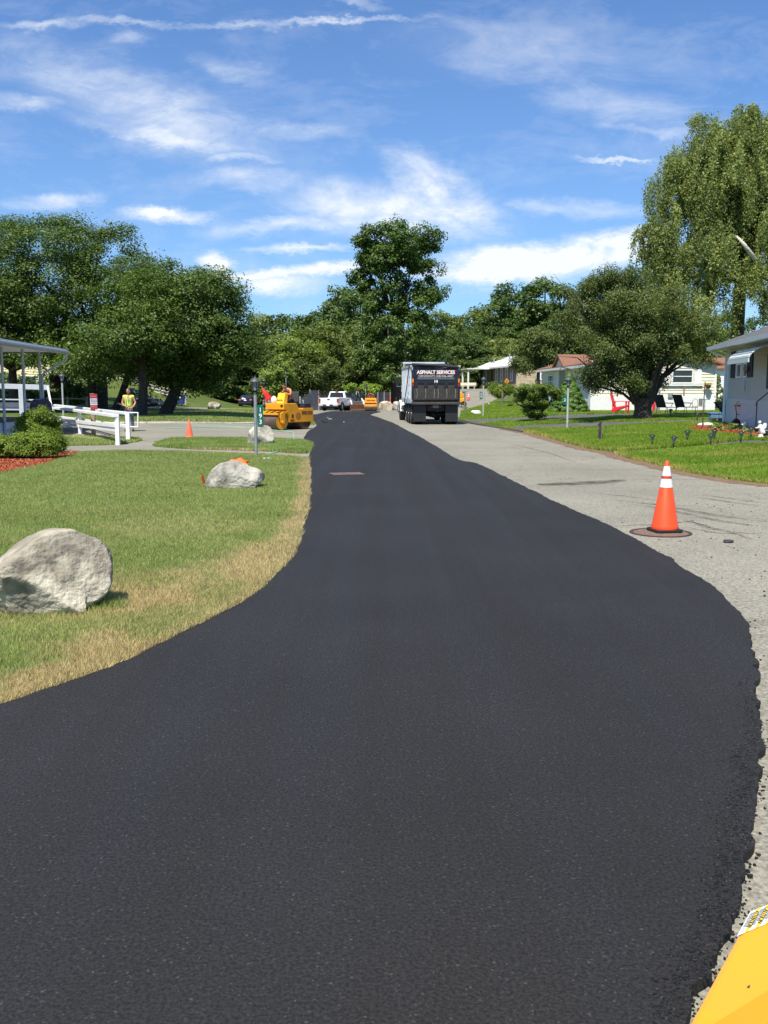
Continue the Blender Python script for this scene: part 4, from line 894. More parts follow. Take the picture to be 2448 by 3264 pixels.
boulder('boulder', 'small white stone beside the downspout foot', G(2296,1356), .16, .13, .14, 72, .06, 9, (.75,.74,.70), 0, res=3, pale=(.8,.8,.78))

# orange cloth
mb = MB(); top = r2+Vector((.07,.05,.545)); nx_, ny_ = 22, 12; vs = []; fs = []
for j in range(ny_):
    for i in range(nx_):
        u_, v_ = i/(nx_-1)-.5, j/(ny_-1)-.5; z = .009*math.sin(u_*17+v_*5)+.009*math.sin(v_*14+u_*9)+.04-.22*u_*u_-.35*v_*v_
        vs.append((top.x+u_*.34+.03*math.sin(v_*11), top.y-.02+v_*.26+.02*math.sin(u_*14), top.z+z))
for j in range(ny_-1):
    for i in range(nx_-1): a = j*nx_+i; fs.append((a,a+1,a+nx_+1,a+nx_))
mb.add(vs, fs); o = part('cloth', mb, mat('orange_cloth', (.85,.16,.02), .8, var=.1), smooth=True); so_ = o.modifiers.new('s','SOLIDIFY'); so_.thickness = .012
tag(o, 'crumpled orange safety cloth lying on the grey boulder', 'cloth')
t = thing('striking_tool', 'red handled tool leaning behind the grey boulder', 'tool', r2+Vector((-.60,.3,0)), sc=.62)
mb = MB(); mb.tube([(.0,0,.12),(-.05,0,.3),(-.07,0,.42)],[.03,.035,.03],8); part('handle', mb, RED, t, smooth=True)
mb = MB(); mb.box(-.35,.25,-.03,.03,.10,.14); part('bar', mb, RUST, t)
# water bottle
b0 = G(852,1472); t = thing('water_bottle', 'clear plastic water bottle with a blue label lying in the grass', 'bottle', b0+Vector((0,0,.075)), .2)
PL = mat('clear_plastic', (.75,.82,.86), .1, var=.03, spec=.8)
mb = MB(); mb.lathe([(.03,-.1),(.034,-.08),(.034,.03),(.03,.06),(.014,.09),(.014,.10)], 14, axis='x'); part('bottle_body', mb, PL, t, smooth=True)
mb = MB(); mb.lathe([(.0355,-.045),(.0355,.02)], 14, axis='x'); part('paper_label', mb, mat('blue_label', (.05,.25,.6), .5), t, smooth=True)
mb = MB(); mb.lathe([(.016,.10),(.016,.122)], 12, axis='x'); part('cap', mb, SIGNW, t)

# ---- lamp posts
def lamp_post(label, foot, h=2.2, pole=GALV, head=BLK, number=None, side=1, r=.045, sc=1.):
    t = thing('lamp_post', label, 'lamp post', foot, 0, 'garden lamp posts', sc)
    mb = MB(); mb.cyl((0,0,-.1),(0,0,h-.48), r, n=12); part('pole', mb, pole, t, smooth=True)
    mb = MB(); z = h-.48; mb.lathe([(.052,z),(.06,z+.02),(.045,z+.04),(.05,z+.08),(.075,z+.1)], 16); n = 6
    for q in range(n):
        a = 2*math.pi*q/n; mb.tube([(.073*math.cos(a),.073*math.sin(a),z+.1),(.125*math.cos(a),.125*math.sin(a),z+.33)],.008,4)
    part('cage', mb, head, t)
    mb = MB(); mb.lathe([(.062,z+.1),(.115,z+.325)], 6); part('glass', mb, mat('frosted_lamp_glass', (.30,.31,.30), .25, var=.06), t)
    mb = MB(); mb.lathe([(.15,z+.32),(.15,z+.335),(.105,z+.39),(.05,z+.43),(.02,z+.45),(.02,z+.47),(.012,z+.49)], 16); part('cap', mb, mat('lamp_cap_grey', (.07,.075,.075), .5), t, smooth=True)
    if number:
        n = len(number); ph = .16*n+.10 if n > 1 else .38; w = .15; x = side*(r+w/2+.01); zc = {3: 1.13, 2: 1.16, 1: 1.22}[n]
        mb = MB(); mb.box(x-w/2, x+w/2, -.012, .0, zc-ph/2, zc+ph/2); s_ = part('number_sign', mb, GRNS, t, bevel=.004)
        for i, ch in enumerate(number): textmesh('digit', ch, .17, SIGNW, s_, (x, -.016, zc+(n-1)*.08-.16*i), bold=.002)
    return t
lamp_post('nearest lamp post with the green number 193 sign', G(817,1461), 2.19, number='193')
lamp_post('lamp post with the green number 2 sign by the near driveway', G(1808,1370), 2.2, number='2', side=-1, pole=mat('pale_grey_pole',(.5,.5,.46),.5,.2,var=.15), sc=1.06)
lamp_post('lamp post with the green number 59 sign behind the dump truck', G(1540,1328), 2.2, number='59', side=-1, pole=mat('pale_grey_pole',(.5,.5,.46),.5), sc=1.12)
lamp_post('leftmost lamp post, seen above the white ramp railing', G(203,1338), 2.25, pole=mat('pale_grey_pole',(.5,.5,.46),.5), sc=1.08)
lamp_post('thin dark lamp post beside the silver car', G(843,1318), 2.5, pole=BLK, r=.03)
lamp_post('lamp post whose lantern shows behind the roller driver', W(912,84), 3.35, r=.04)
lamp_post('lamp post standing between skid steer and small yellow roller', W(1166,98), 2.75, sc=1.)

# ---- traffic cones
def cone(label, foot, h, ob, collars=True, base=BLK, sc=1., rz=0.):
    t = thing('traffic_cone', label, 'traffic cone', foot, rz, 'orange traffic cones')
    rr = lambda z: .148*(1-(z-.04)/.87)+.024
    if h < .8: rr = lambda z: .125*(1-(z-.04)/(h-.04))+.022
    mb = MB(); z1 = .04
    mb.lathe([(.172,.036),(.172,.044),(rr(.06)+.006,.058),(rr(.08),.08),(rr(h-.01),h-.01),(rr(h-.01)-.008,h)], 28, capb=False); part('cone_body', mb, ob, t, smooth=True)
    if collars:
        for a, b in ((h*.63, h*.75), (h*.79, h*.925)) if h > .8 else ((h*.5,h*.62),(h*.72,h*.86)):
            mb = MB(); mb.lathe([(rr(a)+.002,a),(rr(b)+.002,b)], 28, capb=False, capt=False); part('reflective_band', mb, mat('reflective_white', (.80,.80,.77), .3, var=.04, scale=9), t, smooth=True)
        if h > .8:
            mb = MB(); mb.lathe([(rr(h*.76)+.005,h*.752),(rr(h*.78)+.005,h*.788)], 28, capb=False, capt=False); part('rubber_ring', mb, mat('cone_ring', (.62,.05,.01), .5), t, smooth=True)
    w = .185; mb = MB(); c_ = .045; pol = [(-w+c_,-w),(w-c_,-w),(w,-w+c_),(w,w-c_),(w-c_,w),(-w+c_,w),(-w,w-c_),(-w,-w+c_)]; mb.prism(pol, 0, .036, 'z'); part('base', mb, base, t, bevel=.008)
    if sc != 1: t.scale = (sc,)*3
    return t
g = G(2131,1705); cone('nearest tall orange cone with two white bands, on the manhole cover', g+Vector((0,.18,.022)), .91, ORG, rz=.18)
cone('old faded pinkish orange cone on the parking lot', G(602,1397)+Vector((0,.1,.017)), .70, ORGD, collars=False, base=mat('faded_orange_base',(.7,.16,.05),.8))
t = cone('small orange cone on the far right street', W(1494,93)+Vector((0,0,.02)), .70, ORG)
# orange barrel near barrier
t = thing('traffic_barrel', 'small orange and white barrel at the right end of the wooden fence', 'traffic barrel', W(1248,117)); mb = MB(); mb.lathe([(.3,0),(.27,.1),(.25,.5),(.22,.95),(.18,1.0)],16); part('barrel_body', mb, ORG, t, smooth=True); mb = MB(); mb.lathe([(.262,.45),(.250,.65)],16,capb=False,capt=False); part('reflective_band', mb, SIGNW, t); t.scale = (1,1,1.35)

# ---- manhole, grate, chunk
t = thing('manhole_cover', 'round rusty manhole cover under the nearest cone', 'manhole cover', G(2098,1702)+Vector((.03,.0,.012)))
mb = MB(); mb.lathe([(.0,.0),(.345,.0),(.345,.008),(.0,.008)], 40, capb=False, capt=False); part('cover', mb, mat('rusty_iron', (.20,.135,.10), .75, .3, var=.3, scale=20, bump=1, bscale=30), t)
mb = MB(); mb.lathe([(.35,.0),(.39,.0),(.39,.011),(.35,.011)], 40, capb=False, capt=False); part('frame_ring', mb, mat('dark_iron', (.06,.05,.045), .7, .3), t)
t = thing('drain_grate', 'rusty drain grate set in the fresh asphalt', 'drain', G(1106,1519)+Vector((0,0,.055)), .28)
mb = MB()
for i in range(9): mb.box(-.3+i*.075-.017,-.3+i*.075+.017,-.19,.19,.0,.012)
for y in (-.2,.2): mb.box(-.34,.34,y-.02,y+.02,0,.013)
part('bars', mb, mat('pale_rust', (.20,.14,.115), .8, var=.3), t); mb = MB(); mb.box(-.36,.36,-.25,.27,-.004,.002); part('pit', mb, BLK, t)
mb = MB(); r_ = random.Random(4); bm = bmesh.new(); bmesh.ops.create_icosphere(bm, subdivisions=3, radius=1)
for v in bm.verts: n = v.co.normalized(); q = float(vnoise(n.x*2+n.z, n.y*2, .5, 3)); v.co = Vector((v.co.x*.062, v.co.y*.04, max(v.co.z,-.5)*.024))*(.75+.5*q)
me = bpy.data.meshes.new('asphalt_chunk'); bm.to_mesh(me); bm.free(); o = link('asphalt_chunk', me, mat('chunk_black', (.03,.03,.033), .6, var=.3, scale=20, bump=1)); o.location = G(2320,1733)+Vector((0,0,.026)); tag(o, 'black lump of asphalt on the old grey road', 'asphalt lump')
# hose
t = thing('garden_hose', 'green garden hose running from the lot over the island grass', 'hose', (0,0,0))
HOSE = mat('hose_green', (.22,.62,.34), .45, var=.08)
hp = [(520,1369),(600,1366),(700,1364),(800,1366),(860,1372),(900,1377),(925,1379),(934,1384),(937,1398),(934,1412),(922,1424),(900,1436),(880,1445),(860,1451),(845,1455)]
pts = [G(*p)+Vector((0,0,.045)) for p in hp]
def catmull(P, k=6):
    o_ = []
    for i in range(len(P)-1):
        p0, p1, p2, p3 = P[max(i-1,0)], P[i], P[i+1], P[min(i+2,len(P)-1)]
        for j in range(k):
            s_ = j/k; o_.append(.5*((2*p1)+(p2-p0)*s_+(2*p0-5*p1+4*p2-p3)*s_*s_+(3*p1-p0-3*p2+p3)*s_**3))
    return o_+[P[-1]]
mb = MB(); mb.tube(catmull(pts), .016, 6); part('hose_tube', mb, HOSE, t, smooth=True)
mb = MB(); mb.tube([pts[-1], pts[-1]+Vector((-.18,-.03,-.01)), pts[-1]+Vector((-.36,-.02,-.02))], .02, 6); part('nozzle', mb, BLK, t)

# ---- yellow machine hood, lower right
def hood():
    zt = 1.17
    def on(px, py, z=zt): d = raydir(px, py); s_ = (z-H)/d[2]; return Vector((d[0]*s_, d[1]*s_, z))
    a = on(2392,2902); b = on(2193,3264); e = (b-a).normalized(); c = on(2448,2880); f = (c-a).normalized(); b2 = a+e*1.15
    t = thing('paving_machine', 'yellow engine cover of a road machine in the bottom right corner', 'road machine', (a.x+.5, a.y-.5, .0)); o0 = t.location.copy()
    f2 = f*1.6; pol = [a, b2, b2+f2, a+f2]
    # slight rounded corner at a
    ra = [a+e*.03, a+(e+f)*.007, a+f*.03]
    mb = MB(); top = [p-o0 for p in [ra[2], ra[1], ra[0], b2, b2+f2, a+f2]]; n = len(top)
    mb.add([p for p in top]+[p-Vector((0,0,.30)) for p in top], [tuple(range(n)), tuple(range(2*n-1, n-1, -1))]+[(i, (i+1) % n, n+(i+1) % n, n+i) for i in range(n)])
    HY = mat('hood_yellow', (.86,.35,.014), .32, var=.05, scale=1.5, coat=.15, bump=.05, bscale=60, spots=(7,(.74,.33,.03),.52,.8))
    part('hood', mb, HY, t, bevel=.007)
    # raised rear step of the cover: its front edge is the line across the corner
    p1 = on(2448,3160,zt+.004); p2 = on(2235,3290,zt+.004); ee = (p2-p1).normalized(); q1 = p1-ee*.9; q2 = p2+ee*.0
    mb = MB(); A = [q1, p2, p2+e*.7, q1+e*.7]; A = [p-o0 for p in A]; lo = [Vector((p.x,p.y,p.z-.003)) for p in A]; hi = [A[0]+Vector((0,0,.001)), A[1]+Vector((0,0,.001)), A[2]+Vector((0,0,-.001)), A[3]+Vector((0,0,-.001))]
    mb.hexa(lo, hi); part('rear_panel', mb, mat('hood_deep_yellow', (.84,.28,.010), .35, var=.04), t)
    # body and wheels below (hidden by the cover from here)
    mb = MB(); ins = [a+e*.1+f*.08, b2-e*.05+f*.08, b2+f2*.9, a+f2*.9+e*.1]; mb.hexa([Vector((p.x,p.y,.45))-o0 for p in ins], [Vector((p.x,p.y,zt-.30))-o0 for p in ins]); part('chassis', mb, YEL, t, bevel=.02)
    for s_ in (.25, .85):
        for w_ in (.18, 1.3):
            c0 = a+e*s_+f*w_-o0; mb = MB(); m0 = mb.M; c0.z = .23
            mb.tube([c0, c0+f*.2], [.23,.23], 18); part('wheel', mb, RUBR, t)
    # warning decal
    dz = Vector((0,0,.0012)); u0 = a+f*.004+e*.008; 
    LD = (on(2351,2995)-a).length-.012
    def strip(s0, s1, m_, nm, lift=1.):
        mb = MB(); L_ = LD
        q = [u0+f*s0+e*0, u0+f*s0+e*L_, u0+f*s1+e*L_, u0+f*s1]; n = (L_)
        q = [p+dz*lift-o0 for p in q]; mb.add(q, [(0,1,2,3)]); return part(nm, mb, m_, t)
    DW = mat('decal_white', (.8,.8,.78), .4, var=.02); DY = mat('decal_yellow', (.8,.55,.02), .4, var=.02); DK = mat('decal_ink', (.05,.05,.05), .6)
    strip(-.0015, .16, DW, 'warning_decal', 1.)
    ang = math.atan2(e.y, e.x)
    w0 = (on(2419,2892)-a).length-.004; w1 = (on(2431,2887)-a).length-.004; pd = w1
    for i, (s0, s1) in enumerate(((w0,w1),(w0+pd,w1+pd),(w0+2*pd,w1+2*pd))):
        strip(s0, s1, DY, 'decal_band', 1.6)
        c = u0+f*(s0+s1)/2+e*LD*.5+dz*2.2-o0
        textmesh('decal_text', ['ATTENTION','CAUTION','ATTENTION'][i], (w1-w0)*1.0, DK, t, c, rot=(0,0,ang), width=LD*.7, depth=.0001)
    mb = MB()
    for base_ in (.0, pd, 2*pd):
        for j in range(5):
            s_ = base_+w0*(.10+.17*j); x0 = .008
            while x0 < LD-.02:
                w_ = random.uniform(.004,.012); q = [u0+f*s_+e*x0, u0+f*s_+e*(x0+w_), u0+f*(s_+.0022)+e*(x0+w_), u0+f*(s_+.0022)+e*x0]; mb.add([p+dz*1.8-o0 for p in q], [(0,1,2,3)]); x0 += w_+.003
    part('fine_print', mb, mat('decal_grey_ink', (.3,.3,.3), .6), t)
    # drips/scratch
    mb = MB(); c = on(2380,3146,zt+.0015)-o0; mb.add([c, c+Vector((.002,.002,0)), c+Vector((.006,.005,0)), c+Vector((.003,-.001,0))], [(0,1,2,3)]); part('paint_chip', mb, DK, t)
hood()

# tufts of longer grass around the boulder feet
LAB = 'longer grass tufts growing around the feet of the boulders'
tp = []
for (c, rx, ry, n) in ((G(150,1985)+Vector((-.20,.36,0)), .60, .46, 1900), (r2, .62, .40, 1100), (r3, .5, .42, 500)):
    a = rng.uniform(0, 2*np.pi, n); r_ = rng.normal(1.0, .07, n); tp.append(np.stack([c.x+np.cos(a)*rx*r_, c.y+np.sin(a)*ry*r_], 1))
q = G(350,1955); n = 900; tp.append(np.stack([q.x+rng.normal(0,.07,n), q.y+rng.normal(0,.05,n)],1))
P = np.concatenate(tp); x, y = P[:,0], P[:,1]
blades(np.stack([x,y,T(x,y)+.03],1), .085, .005, rng.uniform(0,1,len(x)), np.clip(rng.normal(.1,.25,len(x)),0,1), 'grass', GM1, lean=.9)
# ============================================================ VEHICLES
def wheel(parent, c, r, w, rim=CHR, name='wheel', hub=.55):
    x, y, z = c; wt = bpy.data.objects.new(name, None); 
    mb = MB(); h = w/2; mb.lathe([(r*hub,-h),(r*.93,-h),(r,-h*.7),(r,h*.7),(r*.93,h),(r*hub,h),(r*hub,-h)], 26, c=(x,y,z), axis='x', capb=False, capt=False)
    o = part(name, mb, RUBR, parent, smooth=True)
    mb = MB(); s_ = 1 if x > 0 else -1
    mb.lathe([(r*hub,-h*.6),(r*hub,h*.75),(r*hub*.8,h*.55),(r*.22,h*.3),(r*.2,h*.95),(.001,h*.95)] if s_ > 0 else [(r*hub,h*.6),(r*hub,-h*.75),(r*hub*.8,-h*.55),(r*.22,-h*.3),(r*.2,-h*.95),(.001,-h*.95)], 20, c=(x,y,z), axis='x', capb=False, capt=False)
    part('rim', mb, rim, o, smooth=True); return o
def dump_truck():
    t = thing('dump_truck', 'black tailgated dump truck with silver ribbed sides lettered asphalt services', 'dump truck', W(1389,50.6)+Vector((0,0,.012)), R(4.0))
    BB = mat('truck_black_blue', (.013,.017,.028), .42, var=.2, scale=4, spots=(3,(.05,.047,.04),.6,.75)); DK = mat('greasy_black', (.013,.012,.011), .8, var=.4, scale=6, spots=(5,(.035,.03,.024),.5,.7))
    SIL = mat('silver_body', (.62,.66,.70), .4, .15, var=.12, scale=2); WH = mat('truck_white', (.8,.8,.8), .3, var=.03, coat=.4)
    L_ = 5.6; zb = 1.22
    # body: sides, front, floor, open top
    mb = MB(); mb.box(-1.24,-1.19,.12,L_,zb,3.05); mb.box(1.19,1.24,.12,L_,zb,3.05); mb.box(-1.19,1.19,L_-.06,L_,zb,3.3); mb.box(-1.19,1.19,.12,L_-.06,zb,zb+.06)
    part('dump_body', mb, SIL, t)
    for s_ in (-1, 1):
        for i in range(13):
            y = .35+i*(L_-.5)/12.5; mb = MB(); mb.box(s_*1.243-.0 if s_ > 0 else -1.30, 1.30 if s_ > 0 else -1.243, y, y+.11, zb+.12, 2.95); part('side_rib', mb, SIL, t, bevel=.015)
        mb = MB(); mb.box(*(sorted((s_*1.243, s_*1.31))), .1, L_, 2.95, 3.07); part('top_rail', mb, mat('worn_rail', (.55,.5,.42), .5, .3, var=.2), t, bevel=.015)
        mb = MB(); mb.box(*(sorted((s_*1.243, s_*1.29))), .1, L_, zb-.12, zb+.10); part('bottom_rail', mb, SIL, t, bevel=.01)
    # cab shield over the front
    mb = MB(); mb.box(-1.2,1.2,L_-.0,L_+1.0,3.32,3.38); mb.box(-1.2,1.2,L_-.05,L_+.02,3.28,3.36); part('cab_guard', mb, SIL, t)
    # tarp
    mb = MB(); mb.prism([(.1,2.98),(L_-.1,3.25),(L_-.1,3.29),(.1,3.03)], -1.17, 1.17, 'x'); part('tarp', mb, mat('black_mesh_tarp', (.02,.022,.028), .8, var=.3), t)
    mb = MB(); mb.tube([(-1.25,.12,3.12),(0,.05,3.06),(1.22,.1,2.96)], [.07,.075,.05], 10); part('tarp_roller', mb, BLK, t, smooth=True)
    mb = MB(); mb.tube([(-1.36,.3,3.08),(-1.38,1.5,1.9),(-1.36,3.0,1.15)], .025, 6); mb.tube([(-1.36,.3,3.08),(-1.2,.16,3.11)], .025, 6); part('tarp_arm', mb, BLK, t)
    # tailgate
    tg = part('tailgate', MB().box(-1.25,1.25,-.0,.12,1.9,2.82), BB, t, bevel=.015)
    for x in (-1.19,1.19): mb = MB(); mb.box(x-.075,x+.075,-.06,-.002,1.25,2.84); part('corner_post', mb, BB, t, bevel=.01)
    mb = MB(); mb.box(-.96,.97,-.025,-.003,2.34,2.43); part('trim_strip', mb, mat('grey_trim', (.10,.11,.115), .6), tg)
    TW = mat('lettering_white', (.85,.82,.8), .4, var=.02); TR = mat('lettering_red', (.55,.03,.02), .5)
    textmesh('lettering', 'ASPHALT SERVICES', .25, TR, tg, (.012,-.006,2.693), width=2.02, bold=.014, depth=.002)
    textmesh('lettering', 'ASPHALT SERVICES', .25, TW, tg, (0,-.010,2.70), width=1.98, bold=.007, depth=.002)
    textmesh('phone_number', 'DRIVEWAYS 508-946-4487', .17, mat('lettering_silver', (.5,.5,.5), .4), tg, (0,-.010,2.50), width=1.82, bold=.001, depth=.002)
    textmesh('fleet_number', '14', .20, TW, tg, (0,-.010,2.235), bold=.008, depth=.002)
    for x in (-.78,-.25,.27,.80):
        mb = MB(); mb.box(x-.165,x+.165,-.012,-.002,2.04,2.17); part('slot', mb, mat('slot_dark', (.003,.003,.004), .9), tg)
        mb = MB(); mb.box(x-.165,x+.165,-.10,-.03,1.70,2.035); part('hanging_plate', mb, mat('greasy_plate', (.035,.032,.026), .7, var=.35, scale=6), t, bevel=.01)
        mb = MB(); mb.box(x+.24,x+.29,-.07,-.01,1.33,1.88); part('chute_rib', mb, DK, t)
    mb = MB(); mb.prism([(.1,1.9),(-.06,1.88),(-.22,1.34),(-.22,1.26),(.1,1.2)], -1.15, 1.15, 'x'); part('spreader_chute', mb, DK, t, bevel=.01)
    for x in (-1.0,-.55,-.1,.1,.55,1.0): mb = MB(); mb.tube([(x,-.13,1.86),(x+.02,-.2,1.6),(x-.01,-.24,1.36)], .012, 5); part('chain', mb, mat('pale_chain', (.3,.28,.24), .6, .4), t)
    mb = MB(); mb.box(-1.28,1.28,-.26,.1,1.04,1.18); part('apron_lip', mb, mat('worn_lip', (.05,.048,.045), .6, var=.3), t, bevel=.02)
    for x in (-1.2,1.2):
        mb = MB(); mb.box(x-.042,x+.042,-.085,-.06,2.17,2.37); part('amber_light', mb, mat('amber_lens', (.8,.25,.01), .3), t, bevel=.012)
        mb = MB(); mb.lathe([(.0,-.03),(.05,-.02),(.055,0)], 16, c=(0,0,0), axis='y', capb=False); o = part('tail_light', mb, mat('red_lens', (.35,.02,.03), .3), t); o.location = (x,-.07,2.05); o.scale = (.85,1,2.)
        mb = MB(); mb.box(x*.70-.33,x*.70+.33,-.03,-.005,.16,1.0); part('mud_flap', mb, BLK, t)
    mb = MB(); mb.box(-.16,.16,-.04,-.02,.86,1.0); part('licence_plate', mb, mat('plate_grey', (.2,.2,.19), .5), t)
    for x in (-.24,.24): mb = MB(); mb.lathe([(.0,-.03),(.04,-.02),(.04,0)], 12, c=(x,-.03,.93), axis='y', capb=False); part('tail_light', mb, mat('red_lens', (.35,.02,.03), .3), t)
    # chassis
    mb = MB(); mb.box(-.45,-.33,-.02,9.2,.72,1.0); mb.box(.33,.45,-.02,9.2,.72,1.0); mb.box(-.45,.45,0,.12,.7,1.0); mb.box(-1.1,1.1,.2,1.0,.98,1.04)
    for y in (.85,2.2,3.6): mb.cyl((-1.0,y,.52),(1.0,y,.52),.07); mb.ell((0,y,.52),(.2,.25,.2),10,6)
    mb.box(-1.1,1.1,.15,.3,.95,1.2); part('chassis', mb, DK, t)
    for y in (.85,2.2):
        for s_ in (-1,1): wheel(t,(s_*1.07,y,.53),.53,.30); wheel(t,(s_*.74,y,.53),.53,.28)
    for s_ in (-1,1): wheel(t,(s_*1.05,3.55,.53),.50,.30); wheel(t,(s_*1.05,7.75,.53),.53,.32)
    for s_ in (-1,1):
        mb = MB(); pr = []
        for a in range(0,181,20): pr.append((7.75+.66*math.cos(R(a)), .55+.66*math.sin(R(a))))
        pr2 = [(7.75+.6*math.cos(R(a)), .55+.6*math.sin(R(a))) for a in range(180,-1,-20)]
        mb.prism(pr+pr2, *(sorted((s_*.85,s_*1.24))), 'x'); part('front_fender', mb, WH, t)
        mb = MB(); mb.lathe([(.26,5.2),(.26,6.3)],18,c=(s_*1.0,0,.75),axis='y'); part('fuel_tank', mb, CHR, t, smooth=True)
        mb = MB(); mb.box(*(sorted((s_*1.30,s_*1.50))),7.35,7.42,2.05,2.55); part('mirror', mb, BLK, t, bevel=.02); mb = MB(); mb.tube([(s_*1.0,7.3,2.6),(s_*1.4,7.38,2.62),(s_*1.4,7.38,2.0),(s_*1.0,7.3,2.0)],.018,5); part('mirror_bracket', mb, CHR, t)
        mb = MB(); mb.cyl((s_*1.05,5.95,1.0),(s_*1.05,5.95,3.3),.07); part('exhaust_stack', mb, CHR, t, smooth=True)
    mb = MB(); mb.prism([(6.2,.95),(8.0,.95),(8.0,1.95),(7.75,2.75),(6.2,2.85)], -1.0, 1.0, 'x'); cab = part('cab', mb, WH, t, bevel=.05)
    mb = MB(); mb.box(-.82,.82,6.17,6.197,2.05,2.6); part('rear_window', mb, GLS, cab)
    for s_ in (-1,1): mb = MB(); mb.box(*(sorted((s_*1.003,s_*1.012))),6.6,7.6,1.98,2.6); part('side_window', mb, GLS, cab)
    mb = MB(); mb.prism([(8.0,.8),(9.3,.8),(9.3,1.55),(8.0,1.85)], -.72, .72, 'x'); part('bonnet', mb, WH, t, bevel=.06)
    mb = MB(); mb.box(-.55,.55,9.31,9.36,.85,1.5); part('grille', mb, CHR, t); mb = MB(); mb.box(-1.2,1.2,9.3,9.5,.42,.75); part('front_bumper', mb, CHR, t, bevel=.03)
dump_truck()

def pickup():
    t = thing('pickup_truck', 'white single cab pickup parked by the wooden fence, tailgate towards the road', 'pickup truck', W(1047,90)+Vector((0,0,.012)), R(-17), sc=1.0)
    WH = mat('truck_white', (.8,.8,.8), .3, coat=.4)
    # profile y (forward) z
    def sect(pr, x): return pr
    bed = MB(); bed.box(-.94,-.84,.05,2.15,.55,1.22); bed.box(.84,.94,.05,2.15,.55,1.22); bed.box(-.84,.84,2.05,2.15,.55,1.22); bed.box(-.84,.84,.1,2.05,.55,.72)
    part('cargo_bed', bed, WH, t, bevel=.03)
    mb = MB(); mb.box(-.80,.80,0,.07,.68,1.19); tg = part('tailgate', mb, WH, t, bevel=.02)
    mb = MB(); mb.box(-.13,.13,-.012,-.002,1.02,1.12); part('handle', mb, BLK, tg); 
    mb = MB(); mb.prism([(2.18,.45),(5.2,.45),(5.3,.6),(5.27,.98),(5.1,1.1),(3.95,1.18),(3.85,1.2),(2.18,1.2)], -.95, .95, 'x'); part('body', mb, WH, t, bevel=.07)
    mb = MB(); mb.hexa([(-.90,2.2,1.2),(.90,2.2,1.2),(.90,3.95,1.2),(-.90,3.95,1.2)], [(-.72,2.32,1.8),(.72,2.32,1.8),(.72,3.25,1.8),(-.72,3.25,1.8)]); cab = part('cab', mb, WH, t, bevel=.06)
    mb = MB(); mb.add([(-.70,2.18,1.27),(.70,2.18,1.27),(.60,2.272,1.70),(-.60,2.272,1.70)],[(0,1,2,3)]); part('rear_window', mb, GLS, cab)
    mb = MB(); mb.box(-.15,.15,2.27,2.33,1.76,1.81); part('brake_light', mb, RED, cab)
    for s_ in (-1,1):
        mb = MB(); x = s_*.915; mb.add([(x,2.45,1.26),(x,3.72,1.26),(s_*.755,3.2,1.72),(s_*.755,2.45,1.72)],[(0,1,2,3)]); part('side_window', mb, GLS, cab)
        mb = MB(); mb.box(*(sorted((s_*.80,s_*.955))),-.005,.09,.78,1.14); part('tail_light', mb, mat('red_lens', (.35,.02,.03), .3), t, bevel=.01)
        mb = MB(); mb.box(*(sorted((s_*.95,s_*1.15))),3.65,3.75,1.15,1.36); part('mirror', mb, BLK, t, bevel=.02)
        for y in (1.15,4.45):
            wheel(t,(s_*.84,y,.38),.38,.26, mat('alloy_rim', (.5,.5,.5), .3, .8), hub=.62)
            pr = [(y+.47*math.cos(R(a)), .40+.47*math.sin(R(a))) for a in range(0,181,15)]+[(y+.40*math.cos(R(a)), .40+.40*math.sin(R(a))) for a in range(180,-1,-15)]
            mb = MB(); mb.prism(pr, *(sorted((s_*.90,s_*.972))), 'x'); part('wheel_arch', mb, BLK, t)
    mb = MB(); mb.box(-.93,.93,-.16,.04,.46,.66); part('rear_bumper', mb, mat('bumper_silver', (.62,.62,.62), .35, .3), t, bevel=.04)
    mb = MB(); mb.box(-.5,.5,-.168,-.155,.50,.62); part('bumper_step', mb, BLK, t); mb = MB(); mb.box(-.15,.15,-.18,-.17,.50,.63); part('licence_plate', mb, SIGNW, t)
    mb = MB(); mb.box(-.8,.8,.2,5.0,.3,.5); part('chassis', mb, BLK, t)
pickup()

